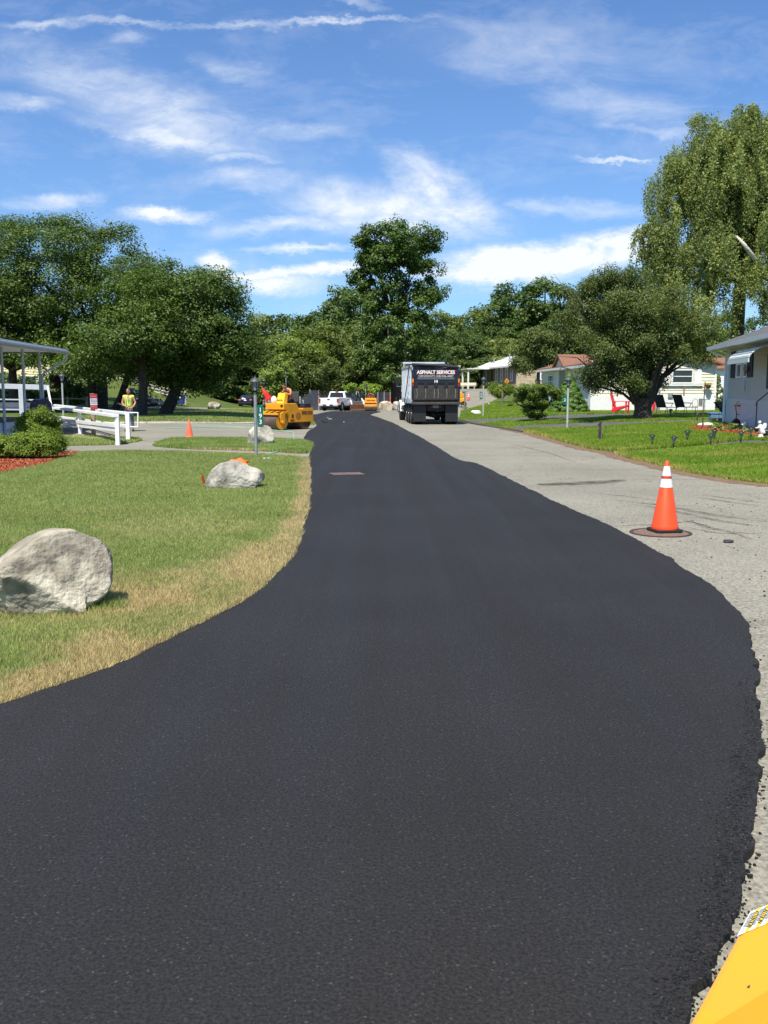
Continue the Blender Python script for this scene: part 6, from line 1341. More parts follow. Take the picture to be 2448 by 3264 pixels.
# ---- cream house number 2
def house2():
    c = W(1884, 62.5); t = thing('mobile_home', 'cream clapboard house with a brown roof and white skirting behind the red garden chair', 'house', (c.x, c.y, c.z), R(1)); Wd, Dp, sk, zt = 8.0, 17.5, .95, 3.02
    mb = MB(); mb.box(0.02,Wd-.02,.02,Dp,0,zt); mb.prism([(.02,zt),(Wd/2,zt+1.02),(Wd-.02,zt)], .02, .10, 'y')
    mb.siding((0,0),(Wd,0), sk, zt, .2, .03, [(2.0,3.3,sk+.75,2.6),(5.1,6.6,sk+.75,2.7)]); mb.siding((0,Dp),(0,0), sk, zt, .2, .03)
    # gable end clapboards
    z = zt
    while z < zt+.95: hw = (1-(z-zt)/1.02)*Wd/2; mb.siding((Wd/2-hw,0),(Wd/2+hw,0), z, z+.19, .2, .03); z += .2
    part('wall', mb, CREAM, t)
    mb = MB(); mb.box(-.035,Wd+.035,-.035,Dp,-.15,sk); part('skirting', mb, VINYL, t)
    mb = MB(); gable(mb,0,Wd,0,Dp,zt,1.05,.42); rf = part('roof', mb, ROOFB, t)
    mb = MB(); z0 = zt-.42*1.05/4-.16; mb.box(-.46,-.42,-.45,Dp,z0+.05,z0+.2); mb.box(-.44,-.02,-.4,Dp,z0+.02,z0+.05); part('fascia', mb, VINYL, t)
    for x in (0,Wd): mb = MB(); mb.box(x-.06,x+.06,-.06,.0,sk,zt-.05); part('corner_trim', mb, VINYL, t)
    # left facade: porch recess, windows
    window(t, 1.6,2.6, sk+.7, 2.5, y=-.03, axis='x', sgn=-1, mull=1); window(t, 4.9,5.7, sk+.9, 2.3, y=-.03, axis='x', sgn=-1)
    window(t, 12.6,14.6, sk+.55, 2.5, y=-.03, axis='x', sgn=-1, mull=3)
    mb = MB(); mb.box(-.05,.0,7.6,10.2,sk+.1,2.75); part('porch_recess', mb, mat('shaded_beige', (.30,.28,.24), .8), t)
    mb = MB(); mb.box(-.11,-.04,7.5,7.62,sk,2.85); mb.box(-.11,-.04,10.2,10.32,sk,2.85); mb.box(-.11,-.04,7.62,10.2,2.75,2.87); part('porch_trim', mb, VINYL, t)
    mb = MB(); mb.prism([(6.6,zt-.2),(9.0,zt+.75),(11.4,zt-.2)], -.25, 1.6, 'x'); part('porch_gable', mb, CREAM, t)
    mb = MB(); mb.prism([(6.4,zt-.28),(9.0,zt+.78),(11.6,zt-.28),(11.6,zt-.18),(9.0,zt+.9),(6.4,zt-.18)], -.45, 3.2, 'x'); part('porch_roof', mb, ROOFB, t)
    # front facade
    window(t, 2.05,3.25, sk+.78,2.55, y=-.035); window(t, 5.15,6.55, sk+.8,2.68, y=-.035, fw=.09)
    for x in (4.62,6.62): mb = MB(); mb.box(x,x+.46,-.07,-.035,sk+.8,2.68); part('shutter', mb, WHITE, t)
    mb = MB(); mb.box(4.55,7.15,-.12,-.03,sk+.66,sk+.76); part('window_sill', mb, WHITE, t)
    mb = MB(); mb.box(4.95,5.25,-.12,-.036,.88,1.12); part('meter_box', mb, mat('meter_grey', (.3,.3,.29), .5), t)
    mb = MB(); mb.tube([(5.98,-.07,1.1),(5.98,-.07,1.75)],.05,5); part('thermometer', mb, WOOD, t)
    b = t.matrix_basis; bpy.context.view_layer.update(); M = t.matrix_world
    def at(x, y): p = M @ Vector((x,y,0)); p.z = Tz(p.x,p.y); return p
    # utility cabinet
    u_ = thing('utility_cabinet', 'tall grey air conditioning cabinet against the white skirting', 'cabinet', at(3.62,-.75), R(-5)); mb = MB(); mb.box(-.55,.55,-.4,.4,0,1.38); part('case', mb, mat('cabinet_grey', (.27,.27,.26), .5), u_, bevel=.02); mb = MB(); mb.box(.25,.42,-.41,-.402,1.0,1.14); part('sticker', mb, SIGNW, u_); mb = MB(); mb.box(-.15,-.05,-.41,-.402,1.12,1.17); mb.box(.0,.1,-.41,-.402,1.12,1.17); part('vents', mb, BLK, u_)
    # hanging flower basket
    hb = thing('flower_pot', 'round brown pot of yellow flowers hung at the right corner of the cream house', 'flower pot', M @ Vector((7.45,-.3,1.45)), 0); mb = MB(); mb.lathe([(.10,0),(.16,.08),(.19,.22)],14); part('pot', mb, mat('brown_pot', (.10,.04,.03), .7), hb)
    P, N_, tn, C = crown_points([(0,0,.28,.2,.2,.14)], 14, 34, .1, 1, .4, .6); foliage('flowers', P, N_, tn, .04, leafmat('yellow_flowers', (.25,.3,.04), (.7,.65,.12)), hb)
    g_ = thing('garden_barbecue', 'small stool like metal stand with a can in front of the skirting', 'stand', at(6.55,-.6), 0)
    mb = MB(); pts = [(.17*math.cos(a),0,.55+.24*math.sin(a)) for a in np.linspace(0,math.pi,10)]; mb.tube([(-.17,0,0)]+[(p[0]*-1 if False else -p[0],0,p[2]) for p in pts]+[(.17,0,0)], .014, 5); mb.tube([(-.2,0,.32),(.65,0,.32)],.016,5); mb.tube([(.62,0,0),(.62,0,.75)],.02,5); mb.box(.5,.74,-.1,.1,.72,.76); part('frame', mb, mat('grey_iron', (.12,.12,.12), .6), g_); mb = MB(); mb.lathe([(.12,.35),(.13,.8)],12,c=(.35,0,0)); part('can', mb, mat('grey_can', (.2,.2,.21), .5), g_)
    return M, at
M2, at2 = house2()
# white shed/neighbour seen in the gap
def gap_house():
    c = W(2262, 84); t = thing('mobile_home', 'white clapboard house glimpsed in the gap between the two nearer houses', 'house', c, R(-3)); mb = MB(); mb.box(0.02,7,.02,6,0,2.9); mb.siding((0,0),(7,0),.5,2.9,.2,.03); part('wall', mb, VINYL, t)
    mb = MB(); gable(mb,0,7,0,6,2.9,.9,.3,'x'); part('roof', mb, ROOFB, t); window(t, 2.5,3.5,1.2,2.4, y=-.03)
gap_house()
# ---- long grey house with pale roof
def grey_house():
    A = W(1645,120); t = thing('mobile_home', 'long grey house with a pale roof, tall white windows and a maroon door', 'house', (A.x,A.y,A.z), R(8.3)); base = .62; zt = base+2.35; Wd, Dp = 8.5, 26
    GW = mat('taupe_wall', (.23,.20,.175), .8, var=.1); ST = mat('tan_stone', (.50,.41,.27), .9, var=.3, scale=3, bump=1, bscale=5)
    mb = MB(); mb.box(0,Wd,.0,Dp,base,zt); part('wall', mb, GW, t)
    mb = MB(); z = .0; r_ = random.Random(3)
    while z < zt-.02:
        x = 0.
        hh = .16
        while x < Wd: w_ = r_.uniform(.3,.75); mb.box(x+.008,min(x+w_,Wd)-.008,-.05-r_.uniform(0,.03),.02,z,z+hh-.015); x += w_
        z += hh
    mb.prism([(0.,zt),(Wd/2,zt+1.45),(Wd,zt)], -.04,.02,'y'); part('stone_end', mb, ST, t)
    mb = MB(); mb.box(-.05,Wd,-.04,Dp,-.3,base); part('foundation', mb, ST, t)
    mb = MB(); gable(mb,0,Wd,0,Dp,zt,1.5,.55); part('roof', mb, ROOFW, t)
    mb = MB(); zl = zt-.55*1.5/(Wd/2); mb.box(-.60,-.56,-.5,Dp+.5,zl-.05,zl+.14); part('fascia', mb, VINYL, t)
    for y in (1.6,4.0,6.4,8.9,14.6,18.6,21.2,24): window(t, y,y+.85, base+.35, zt-.12, y=-.0, axis='x', sgn=-1, fw=.12)
    mb = MB(); mb.box(-.04,0,11.2,12.2,base,zt-.2); part('door', mb, mat('maroon_door', (.09,.02,.018), .6), t)
    mb = MB(); mb.box(-3.6,-.0,11.0,14.8,zt-.32,zt-.2); part('carport_roof', mb, VINYL, t)
    for y in (11.2,14.5): mb = MB(); mb.box(-3.5,-3.3,y,y+.2,0,zt-.3); part('carport_post', mb, VINYL, t)
    window(t, 3.0,4.5, base+.5, zt-.3, y=-.09, fw=.14)
    for (x,y,h) in ((3.2,7,.8),(2.6,12.5,.75),(2.9,10,.45),(1.6,17,.6)):
        mb = MB(); zz = zt+1.5*(x/(Wd/2)); mb.cyl((x,y,zz-.1),(x,y,zz+h),.11); mb.lathe([(.16,zz+h),(.16,zz+h+.1)],12,c=(x,y,0)); part('roof_vent', mb, GALV, t)
    # bank of grass under it
    mb = MB(); 
grey_house()
# ---- right house with awning
def right_house():
    A = G(2313,1354); B = Vector((12.46,31.4,0)); d = (Vector((B.x,B.y,0))-Vector((A.x,A.y,0))).normalized(); ang = math.atan2(d.y, d.x)  # local +x runs towards the camera
    zb = A.z; t = thing('mobile_home', 'pale grey house with navy shutters and a curved white awning at the right edge', 'house', (A.x,A.y,zb), ang); k_ = A.y/38.
    L_, Dp, sk, zt = 17.0, 7.0, 1.02*k_, 3.12*k_  # wall faces local -y? outward = left side
    # local frame: x toward camera, y: +90deg from x. outward (to the road) is -y
    s_ = -1
    mb = MB(); mb.box(0.02,L_,.02,Dp,-.2,zt); mb.siding((0,0),(L_,0),sk,zt,.215,.016); 
    z = sk
    part('wall', mb, GREYB, t)
    mb = MB(); mb.box(-.02,L_,-.03,0.0,-.3,sk-.04); mb.box(-.03,L_,-.05,-.0,sk-.16,sk); part('skirting', mb, mat('skirt_panel', (.56,.59,.62), .5, var=.04), t)
    mb = MB(); mb.box(-.03,.12,-.045,.02,sk,zt-.05); part('corner_trim', mb, VINYL, t)
    mb = MB(); gable(mb,0,L_,0,Dp,zt+.02,1.25,.62,'x',.14); part('roof', mb, ROOFG, t)
    zl = zt-.62*1.25/3.5; mb = MB(); mb.box(-.62,L_+.6,-.74,-.60,zl-.02,zl+.13); mb.box(-.6,L_,-.62,-.02,zl+.0,zl+.03); part('gutter', mb, mat('gutter_white', (.6,.63,.62), .4), t)
    mb = MB(); mb.tube([(-.35,-.67,zl),(-.2,-.45,zl-.14),(-.02,-.10,zl-.26),(.0,-.09,zl-.5),(.0,-.09,.05)],.055,8); part('downspout', mb, VINYL, t, smooth=True)
    mb = MB(); mb.cyl((4.7,2.4,zt+.5),(4.7,2.4,zt+1.45),.09); mb.lathe([(.16,zt+1.3),(.09,zt+1.42)],12,c=(4.7,2.4,0)); part('roof_vent', mb, BLK, t)
    # map wall positions from photo columns
    def wx(px):  # local x where the column meets the wall
        u_ = (px-PX0)/F; best = min(np.linspace(0,L_,800), key=lambda q: abs((A.x+d.x*q)/(A.y+d.y*q)-u_)); return float(best)
    z0, z1 = 1.93*k_, 2.82*k_
    z0 = sk+.70*k_; z1 = zt-.30*k_
    z0, z1 = zt-1.32*k_, zt-.33*k_
    a = [wx(q) for q in (2322,2337,2339,2355,2361,2374,2374,2390)]
    for i, (q0, q1) in enumerate(((a[0],a[1]),(a[6],a[7]))): mb = MB(); mb.box(q0,q1,-.06,-.018,z0,z1); sh = part('shutter', mb, NAVY, t)
    G2 = mat('curtained_glass', (.22,.23,.21), .15, var=.2, scale=2)
    window(t, a[2],a[3],z0,z1,y=-.018,glass=G2,fw=.05); window(t, a[4],a[5],z0,z1,y=-.018,glass=G2,fw=.05)
    q = wx(2437); mb = MB(); mb.box(q,q+.5,-.06,-.018,zt-1.72*k_,zt-.6*k_); part('shutter', mb, NAVY, t)
    mb = MB(); mb.box(q+.55,q+1.5,-.05,-.015,.5,zt-.55*k_); part('door', mb, WHITE, t)
    # awning: curved ribbed white
    x0, x1 = wx(2384)+.25, wx(2384)+3.6; mb = MB(); n = 10; vs = []; zA = zt-.38*k_; 
    for i in range(n+1):
        f = i/n*math.pi/2; vs.append((-.02-.85*math.sin(f), zA-.42+.42*math.cos(f)))
    xs_ = np.arange(x0, x1, .13)
    for q in xs_:
        lo = .015; mb.add([(q+.01,p[0],p[1]) for p in vs]+[(q+.12,p[0],p[1]) for p in vs]+[(q+.01,p[0],p[1]-lo) for p in vs]+[(q+.12,p[0],p[1]-lo) for p in vs],
            [(i,i+1,n+1+i+1,n+1+i) for i in range(n)]+[(2*(n+1)+i, 3*(n+1)+i, 3*(n+1)+i+1, 2*(n+1)+i+1) for i in range(n)])
    mb.box(x0,x1,-.89,-.86,zA-.52,zA-.40)
    for f in (.35,.7,1.05,1.35): mb.box(x0,x1,-.02-.87*math.sin(f)-.01,-.02-.87*math.sin(f)+.01,zA-.42+.43*math.cos(f)-.01,zA-.42+.43*math.cos(f)+.012)
    part('awning', mb, mat('awning_white', (.74,.78,.76), .4, var=.04), t)
    bpy.context.view_layer.update(); M = t.matrix_world
    w = thing('wreath', 'brown bow shaped wreath hanging on the second navy shutter', 'wreath', M @ Vector((a[6]+.15,-.14,z0+.28)), ang); mb = MB(); mb.ell((-.16,0,.03),(.15,.04,.06),10,6); mb.ell((.16,0,.03),(.15,.04,.06),10,6); mb.ell((0,0,0),(.07,.06,.07),10,6); mb.tube([(-.05,0,0),(-.1,0,-.15)],.02,5); mb.tube([(.05,0,0),(.12,0,-.14)],.02,5); part('bow', mb, mat('straw_brown', (.28,.20,.12), .8, var=.3, scale=20), w)
    w = thing('wind_chime', 'thin wind chime below the wreath', 'wind chime', M @ Vector((a[6]+.1,-.12,z0-.1)), ang); mb = MB()
    for x in (-.06,.0,.07): mb.cyl((x,0,-.42),(x,0,0),.012,n=6)
    mb.cyl((-.08,0,0),(.09,0,0),.012,n=6); part('tubes', mb, GALV, w); mb = MB(); mb.box(-.04,.04,-.01,.01,-.3,-.24); part('clapper', mb, RUST, w)
    # steps and black railing at the frame edge
    q = wx(2444); s2 = thing('entrance_steps', 'brown concrete step at the right frame edge below the black railing', 'steps', M @ Vector((q+.7,-.35,-.2)), ang); mb = MB(); mb.box(0,1.8,-.1,.3,0,.34); mb.box(0,1.8,-.4,-.1,0,.2); part('treads', mb, CONC, s2, bevel=.02)
    r2_ = thing('hand_railing', 'black iron handrail beside the awning door', 'railing', M @ Vector((q+.1,-1.0,0)), ang); mb = MB(); mb.tube([(.45,.5,-.05),(.45,.5,1.0)],.02,6); part('post', mb, BLK, r2_); mb = MB(); mb.tube([(.35,.5,.88),(.45,.5,1.0),(1.9,.5,1.3)],.02,6); part('handrail', mb, BLK, r2_)
    return M, wx, zb
MR, wx, zR = right_house()
# garden things by that house
def gpt(px, py): return G(px, py)
sol = [(2078,1426),(2147,1431),(2190,1413),(2265,1424),(2276,1409),(2361,1416),(2393,1403),(2222,1349),(2137,1331)]
pos = ['leftmost solar garden lamp along the footpath','second solar lamp from the left, nearest the camera','third solar lamp, set back in the tall grass','fourth solar lamp from the left at the path edge','solar lamp in front of the mulch bed','sixth solar lamp, tall, right of the mulch corner','rightmost solar lamp beside the white angel','distant solar lamp in the tree shade','faint solar lamp farthest back in the shade']
def solar():
    t = thing('solar_lamp', 'x', 'garden lamp', (0,0,0), 0, 'black solar lamps along the footpath')
    mb = MB(); mb.cyl((0,0,-.05),(0,0,.20),.022,n=8); part('stake', mb, BLK, t)
    mb = MB(); mb.lathe([(.03,.20),(.045,.24),(.075,.37)],12); part('lens', mb, mat('lamp_lens', (.30,.32,.28), .25, var=.1), t, smooth=True)
    mb = MB(); mb.lathe([(.115,.365),(.11,.385),(.05,.425),(.02,.43)],14); part('cap', mb, BLK, t, smooth=True); return t
s0 = solar()
for i, (p, lb) in enumerate(zip(sol, pos)):
    g = gpt(*p); f = g.y/32. if i < 7 else 1.
    if i == 0: s0.location = g; s0['label'] = lb; s0.scale = (f,)*3
    else: dup(s0, g, i*.7, lb, (f,)*3)
# cat silhouette
g = gpt(1914,1408); t = thing('cat_figure', 'dark flat cut-out of a sitting cat standing in the tall grass', 'garden figure', g, R(-12), sc=1.0)
cat = [(-.07,0),(-.09,.12),(-.075,.30),(-.06,.42),(-.085,.46),(-.11,.475),(-.105,.50),(-.06,.525),(-.05,.60),(-.03,.555),(.0,.56),(.01,.60),(.035,.54),(.04,.45),(.035,.38),(.06,.25),(.09,.12),(.10,0)]
mb = MB(); mb.prism(cat, -.012, .012, 'y'); part('silhouette', mb, mat('weathered_black', (.035,.035,.03), .8, var=.5, scale=6), t); mb = MB(); mb.box(.02,.05,-.02,.02,-.1,.52); part('stake', mb, WOODG, t); t.scale = (1.0,1,1.22)
# shepherd hook
g = gpt(2238,1364); t = thing('shepherd_hook', 'tall thin rusty pole with a hook standing at the mulch corner', 'garden pole', g, 0); mb = MB(); h_ = (1364-1218)/F*g.y; mb.tube([(0,0,-.1),(.02,0,h_*.5),(.04,0,h_)],.018,6); part('pole', mb, RUST, t); mb = MB(); mb.tube([(.04,0,h_-.25),(-.06,0,h_-.18),(-.20,0,h_-.24),(-.33,0,h_-.16),(-.42,0,h_-.22)],.012,5); part('hook', mb, BLK, t)
# birdbath
g = gpt(2353,1362); sc_ = g.y/34; t = thing('plant_stand', 'wrought iron stand holding a terracotta bird bath against the grey skirting', 'plant stand', g, 0, sc=sc_)
mb = MB(); mb.lathe([(.0,.72),(.16,.73),(.20,.78),(.185,.78),(.0,.745)],20,capb=False,capt=False); part('bowl', mb, mat('terracotta', (.42,.13,.06), .7), t, smooth=True)
mb = MB()
for a in (0.5,2.1,3.7,5.3): mb.tube([(.17*math.cos(a),.17*math.sin(a),.72),(.10*math.cos(a),.10*math.sin(a),.42),(.20*math.cos(a),.20*math.sin(a),0)],.009,5)
pts = [(.11*math.cos(a),.11*math.sin(a),.45) for a in np.linspace(0,2*math.pi,13)]; mb.tube(pts,.008,5,caps=False); mb.tube([(-.09,0,.8),(-.08,0,.88),(.0,0,.92),(.08,0,.88),(.09,0,.8)],.008,5); part('iron_frame', mb, BLK, t)
g = gpt(2352,1368); t = thing('lantern', 'black garden lantern under the terracotta bird bath', 'lantern', g+Vector((0,.2,0)), 0); mb = MB(); mb.box(-.12,.12,-.1,.1,0,.28); mb.prism([(-.13,.28),(.13,.28),(0,.38)],-.1,.1,'y'); part('case', mb, BLK, t)
# angel statue
g = gpt(2429,1402); t = thing('angel_statue', 'white angel statue bending forward at the right edge of the mulch', 'statue', g+Vector((0,.1,0)), R(0), sc=g.y/30); AW = mat('white_plaster', (.78,.78,.75), .6, var=.04)
mb = MB(); mb.lathe([(.13,0),(.14,.05),(.10,.09),(.06,.13),(.05,.17)],16); part('pedestal', mb, AW, t, smooth=True)
J = {'a':((0,0,.17),.05),'b':((.01,0,.27),.075),'c':((0,0,.38),.06),'d':((-.02,0,.45),.055),'e':((-.05,0,.50),.03),'f':((-.12,.0,.36),.022),'g':((-.19,0,.37),.018),'h':((.03,.05,.33),.03),'i':((.12,-.05,.20),.03)}
body_skin('figure', J, [('a','b'),('b','c'),('c','d'),('d','e'),('d','f'),('f','g'),('b','i')], AW, t)
mb = MB(); mb.ell((-.055,0,.535),(.05,.05,.055),14,8); part('head', mb, AW, t, smooth=True)
for s_ in (-1,1): mb = MB(); mb.prism([(.02,.42),(.10,.52),(.15,.50),(.14,.38),(.08,.32)], s_*.04-.01, s_*.04+.01, 'y'); part('wing', mb, AW, t, bevel=.006)
g = gpt(2373,1379); t = thing('garden_gnome', 'small crouching statuette with a white hat among the hostas', 'statue', g, 0, sc=g.y/30); mb = MB(); mb.ell((0,0,.10),(.07,.06,.10),12,8); mb.ell((.08,0,.05),(.06,.04,.04),10,6); part('figure', mb, mat('plaster_tan', (.5,.38,.25), .7), t, smooth=True); mb = MB(); mb.ell((-.02,0,.23),(.05,.05,.05),12,8); mb.lathe([(.09,.25),(.05,.28),(.01,.32)],12,c=(-.02,0,0)); part('head', mb, AW, t, smooth=True)
t = thing('planter_tub', 'black tub standing at the right frame edge behind the angel', 'planter', gpt(2446,1400)+Vector((.15,.2,0)), 0); mb = MB(); mb.lathe([(.17,0),(.2,.22),(.19,.24)],18); part('tub', mb, BLK, t, smooth=True)
# butterflies / spinners
for (px,py,lab) in ((2295,1262,'white butterfly ornament on a wire by the house corner'),(2384,1332,'small white spinner ornament on a thin wire stem')):
    x = G(px, 1372); p = Pt(px, py, x.y-.1); t = thing('garden_ornament', lab, 'ornament', (p.x,p.y,Tz(p.x,p.y)), 0); h_ = p.z-Tz(p.x,p.y); mb = MB(); mb.tube([(0,0,-.05),(0,0,h_)],.006,4); part('stem', mb, BLK, t); mb = MB(); mb.ell((-.03,0,h_),(.04,.01,.06),8,5); mb.ell((.05,0,h_+.05),(.04,.01,.05),8,5); part('wings', mb, SIGNW, t)
# hostas
for i, (px,py,sz,lab) in enumerate(((2279,1372,1.,'largest leafy green hosta under the yellow bucket'),(2313,1377,.8,'hosta with pale leaf edges left of the bird bath'),(2358,1375,.8,'hosta between the bird bath and the statuette'),(2392,1383,.9,'hosta with a white flower beside the angel'))):
    g = gpt(px,py); t = thing('hosta_plant', lab, 'plant', g, 0, 'hostas in the mulch bed'); P, N_, tn, C = crown_points([(0,0,.12*sz,.32*sz,.25*sz,.16*sz)], 20, 26, .1, .8, .4, .6); foliage('leaves', P[P[:,2]>0], N_[P[:,2]>0], tn[P[:,2]>0], .06, LF_H, t, .45)
    mb = MB(); 
    for a in range(5): mb.tube([(0,0,-.02),(.12*math.cos(a*1.3),.12*math.sin(a*1.3),.16*sz)],.006,4)
    part('stems', mb, LF_H if False else mat('stem_green', (.08,.15,.03), .7), t)
# toys/bins by corner
g = gpt(2283,1350); t = thing('plastic_bucket', 'yellow plastic bucket in the bed corner beside the blue bin', 'bucket', g+Vector((-.05,.2,0)), 0, sc=.75); mb = MB(); mb.lathe([(.13,0),(.17,.27),(.18,.29)],16); part('pail', mb, mat('bucket_yellow', (.75,.5,.03), .5), t, smooth=True); mb = MB(); mb.tube([(-.18,0,.28),(0,0,.42),(.18,0,.28)],.01,5); part('handle', mb, SIGNW, t)
g = gpt(2299,1345); t = thing('storage_bin', 'blue plastic storage bin tucked behind the downspout', 'bin', g+Vector((-.1,.5,0)), 0, sc=.72); mb = MB(); mb.box(-.34,.34,-.25,.25,0,.46); part('box', mb, mat('bin_blue', (.12,.22,.36), .5), t, bevel=.04); mb = MB(); mb.box(-.37,.37,-.28,.28,.46,.54); part('lid', mb, mat('bin_blue_lid', (.08,.20,.45), .5), t, bevel=.02)
g = gpt(2298,1352); t = thing('clay_pot', 'small brown clay pot below the blue bin', 'pot', g+Vector((.05,.2,0)), 0); mb = MB(); mb.lathe([(.08,0),(.12,.2),(.13,.24)],14); part('pot_body', mb, mat('terracotta', (.42,.13,.06), .7), t, smooth=True)
g = gpt(2304,1325); t = thing('wheelbarrow', 'dark wheelbarrow tipped up behind the house corner', 'wheelbarrow', g+Vector((.25,.8,0)), R(0), sc=.62); mb = MB(); mb.prism([(-.75,1.15),(.6,1.15),(.6,.2),(.1,.05),(-.25,.55)], -.3,.3,'y'); part('tray', mb, BLK, t, bevel=.03); mb = MB(); mb.tube([(.4,-.3,.3),(-.6,-.3,.0)],.02,5); mb.tube([(.4,.3,.3),(-.6,.3,.0)],.02,5); part('handles', mb, WOOD, t)
# adirondack chairs
def adirondack():
    t = thing('adirondack_chair', 'red garden armchair in front of the white skirting, fully visible', 'chair', (0,0,0), 0, 'red garden armchairs'); RM = mat('chair_red', (.72,.02,.03), .5, var=.06)
    # faces +x
    mb = MB(); mb.prism([(-.30,.30),(.34,.42),(.34,.38),(-.30,.25)], -.27,.27,'y'); part('seat', mb, RM, t, bevel=.01)
    mb = MB()
    for i in range(5): y = -.22+i*.11; hgt = 1.02-abs(i-2)*.05; mb.prism([(-.26,.26),(-.50,hgt+.08),(-.54,hgt+.08),(-.32,.25)], y-.045,y+.045,'y')
    part('backrest', mb, RM, t, bevel=.006)
    for s_ in (-1,1):
        mb = MB(); mb.prism([(-.40,.60),(.45,.60),(.45,.63),(-.40,.63)], s_*.33-.06, s_*.33+.06,'y'); part('armrest', mb, RM, t, bevel=.008)
        mb = MB(); mb.box(.30,.38,s_*.33-.03,s_*.33+.03,0,.60); part('leg', mb, RM, t); mb = MB(); mb.prism([(-.50,0),(-.42,0),(.36,.36),(.36,.42),(-.30,.30)], s_*.29-.02,s_*.29+.02,'y'); part('leg', mb, RM, t)
        mb = MB(); mb.box(-.38,-.34,s_*.33-.02,s_*.33+.02,.2,.60); part('leg', mb, RM, t)
    return t
ac = adirondack(); g = G(1978,1317); ac.location = g; ac.rotation_euler = (0,0,R(-25)); ac.scale = (1.12,)*3
g = G(2066,1314); dup(ac, g+Vector((.1,.6,0)), R(-20), 'second red garden armchair mostly hidden behind the thick tree trunk')
def lounge():
    t = thing('lounge_chair', 'left black mesh lounge chair in the shade', 'chair', (0,0,0), 0, 'black mesh lounge chairs'); MS = mat('dark_mesh', (.035,.037,.034), .8, var=.15)
    mb = MB(); mb.prism([(-.35,.38),(.55,.36),(.55,.39),(-.35,.41)], -.29,.29,'y'); part('seat', mb, MS, t); mb = MB(); mb.prism([(-.33,.40),(-.62,1.05),(-.65,1.04),(-.36,.39)], -.29,.29,'y'); part('backrest', mb, MS, t)
    for s_ in (-1,1):
        mb = MB(); y = s_*.31; mb.tube([(-.64,y,1.06),(-.34,y,.40),(.60,y,.37)],.018,6); part('side_frame', mb, BLK, t)
        mb = MB(); mb.tube([(-.44,y,.62),(.2,y,.60)],.025,6); mb.tube([(.15,y,.60),(.0,y,.39)],.015,5); part('armrest', mb, BLK, t)
        mb = MB(); mb.tube([(.45,y,.38),(.52,y,0)],.016,5); part('leg', mb, BLK, t); mb = MB(); mb.tube([(-.3,y,.40),(-.42,y,0)],.016,5); part('leg', mb, BLK, t)
    return t
lc = lounge(); lc.location = G(2122,1322); lc.rotation_euler = (0,0,R(32)); dup(lc, G(2182,1321), R(30), 'right black mesh lounge chair in front of the grey cabinet', 1.05)
lc.scale = (1.05,)*3
# sign posts on right
g = G(1481,1322); t = thing('wooden_post', 'plain weathered wooden post right of the dump truck', 'post', g, 0); mb = MB(); mb.box(-.04,.04,-.04,.04,-.1,1.55); part('shaft', mb, WOODG, t)
g = G(1600,1297); t = thing('wooden_post', 'wooden post with a small brown plaque in front of the heart shaped shrub', 'post', g, 0); mb = MB(); mb.box(-.045,.045,-.045,.045,-.1,1.2); part('shaft', mb, WOODG, t); mb = MB(); mb.box(.05,.12,-.04,.04,.75,1.15); part('plaque', mb, mat('plaque_brown', (.16,.07,.05), .7), t)
g = W(1615,92); zc = Pt(1615,1215,92).z-g.z; t = thing('warning_sign', 'orange diamond roadworks sign above the heart shaped shrub', 'sign', g, 0); mb = MB(); mb.box(-.03,.03,0,.03,0,zc+.1); part('post', mb, GALV, t)
mb = MB(); s_ = .24; mb.prism([(-s_,0),(0,-s_*1.15),(s_,0),(0,s_*1.15)], -.02,0,'y'); o = part('diamond', mb, mat('sign_orange', (.85,.30,.01), .5), t); o.location = (0,-.01,zc); mb = MB(); mb.box(-.11,.11,-.026,-.021,.03,.07); mb.box(-.09,.09,-.026,-.021,-.06,-.02); q = part('symbol', mb, BLK, o)
g = G(1558,1293); t = thing('reflector_stake', 'short red and white reflector stake in the grass by lamp 59', 'marker', g, 0); mb = MB(); mb.box(-.015,.015,-.01,.01,0,.24); part('stake', mb, GALV, t); mb = MB(); mb.box(-.04,.04,-.02,-.01,.14,.25); part('reflector', mb, SIGNW, t); mb = MB(); mb.box(-.04,.04,-.02,-.01,.25,.31); part('red_reflector', mb, RED, t)
g = W(1493,118); t = thing('bench', 'low white bench by the carport posts of the grey house', 'bench', g+Vector((0,0,.0)), 0); mb = MB(); mb.box(-.95,.95,-.2,.2,.42,.5); mb.box(-.95,.95,.15,.22,.55,.85); part('seat', mb, mat('bench_cream', (.65,.6,.48), .7), t)
for x in (-.7,.7): mb = MB(); mb.box(x-.06,x+.06,-.18,.2,0,.42); part('leg', mb, CONC, t)
t = thing('yellow_digger', 'yellow machine partly hidden behind the right side of the dump truck', 'machine', W(1470,84), 0); mb = MB(); mb.box(-.5,.35,-.5,.6,.35,.75); mb.prism([(-.4,.75),(.2,.75),(.1,1.25),(-.35,1.3)],-.35,.5,'y'); part('body', mb, YEL, t, bevel=.08)
for x in (-.4,.2): mb = MB(); mb.lathe([(.0,-.1),(.25,-.1),(.25,.1),(.0,.1)],16,c=(x,-.4,.25),axis='y',capb=False,capt=False); part('wheel', mb, RUBR, t)
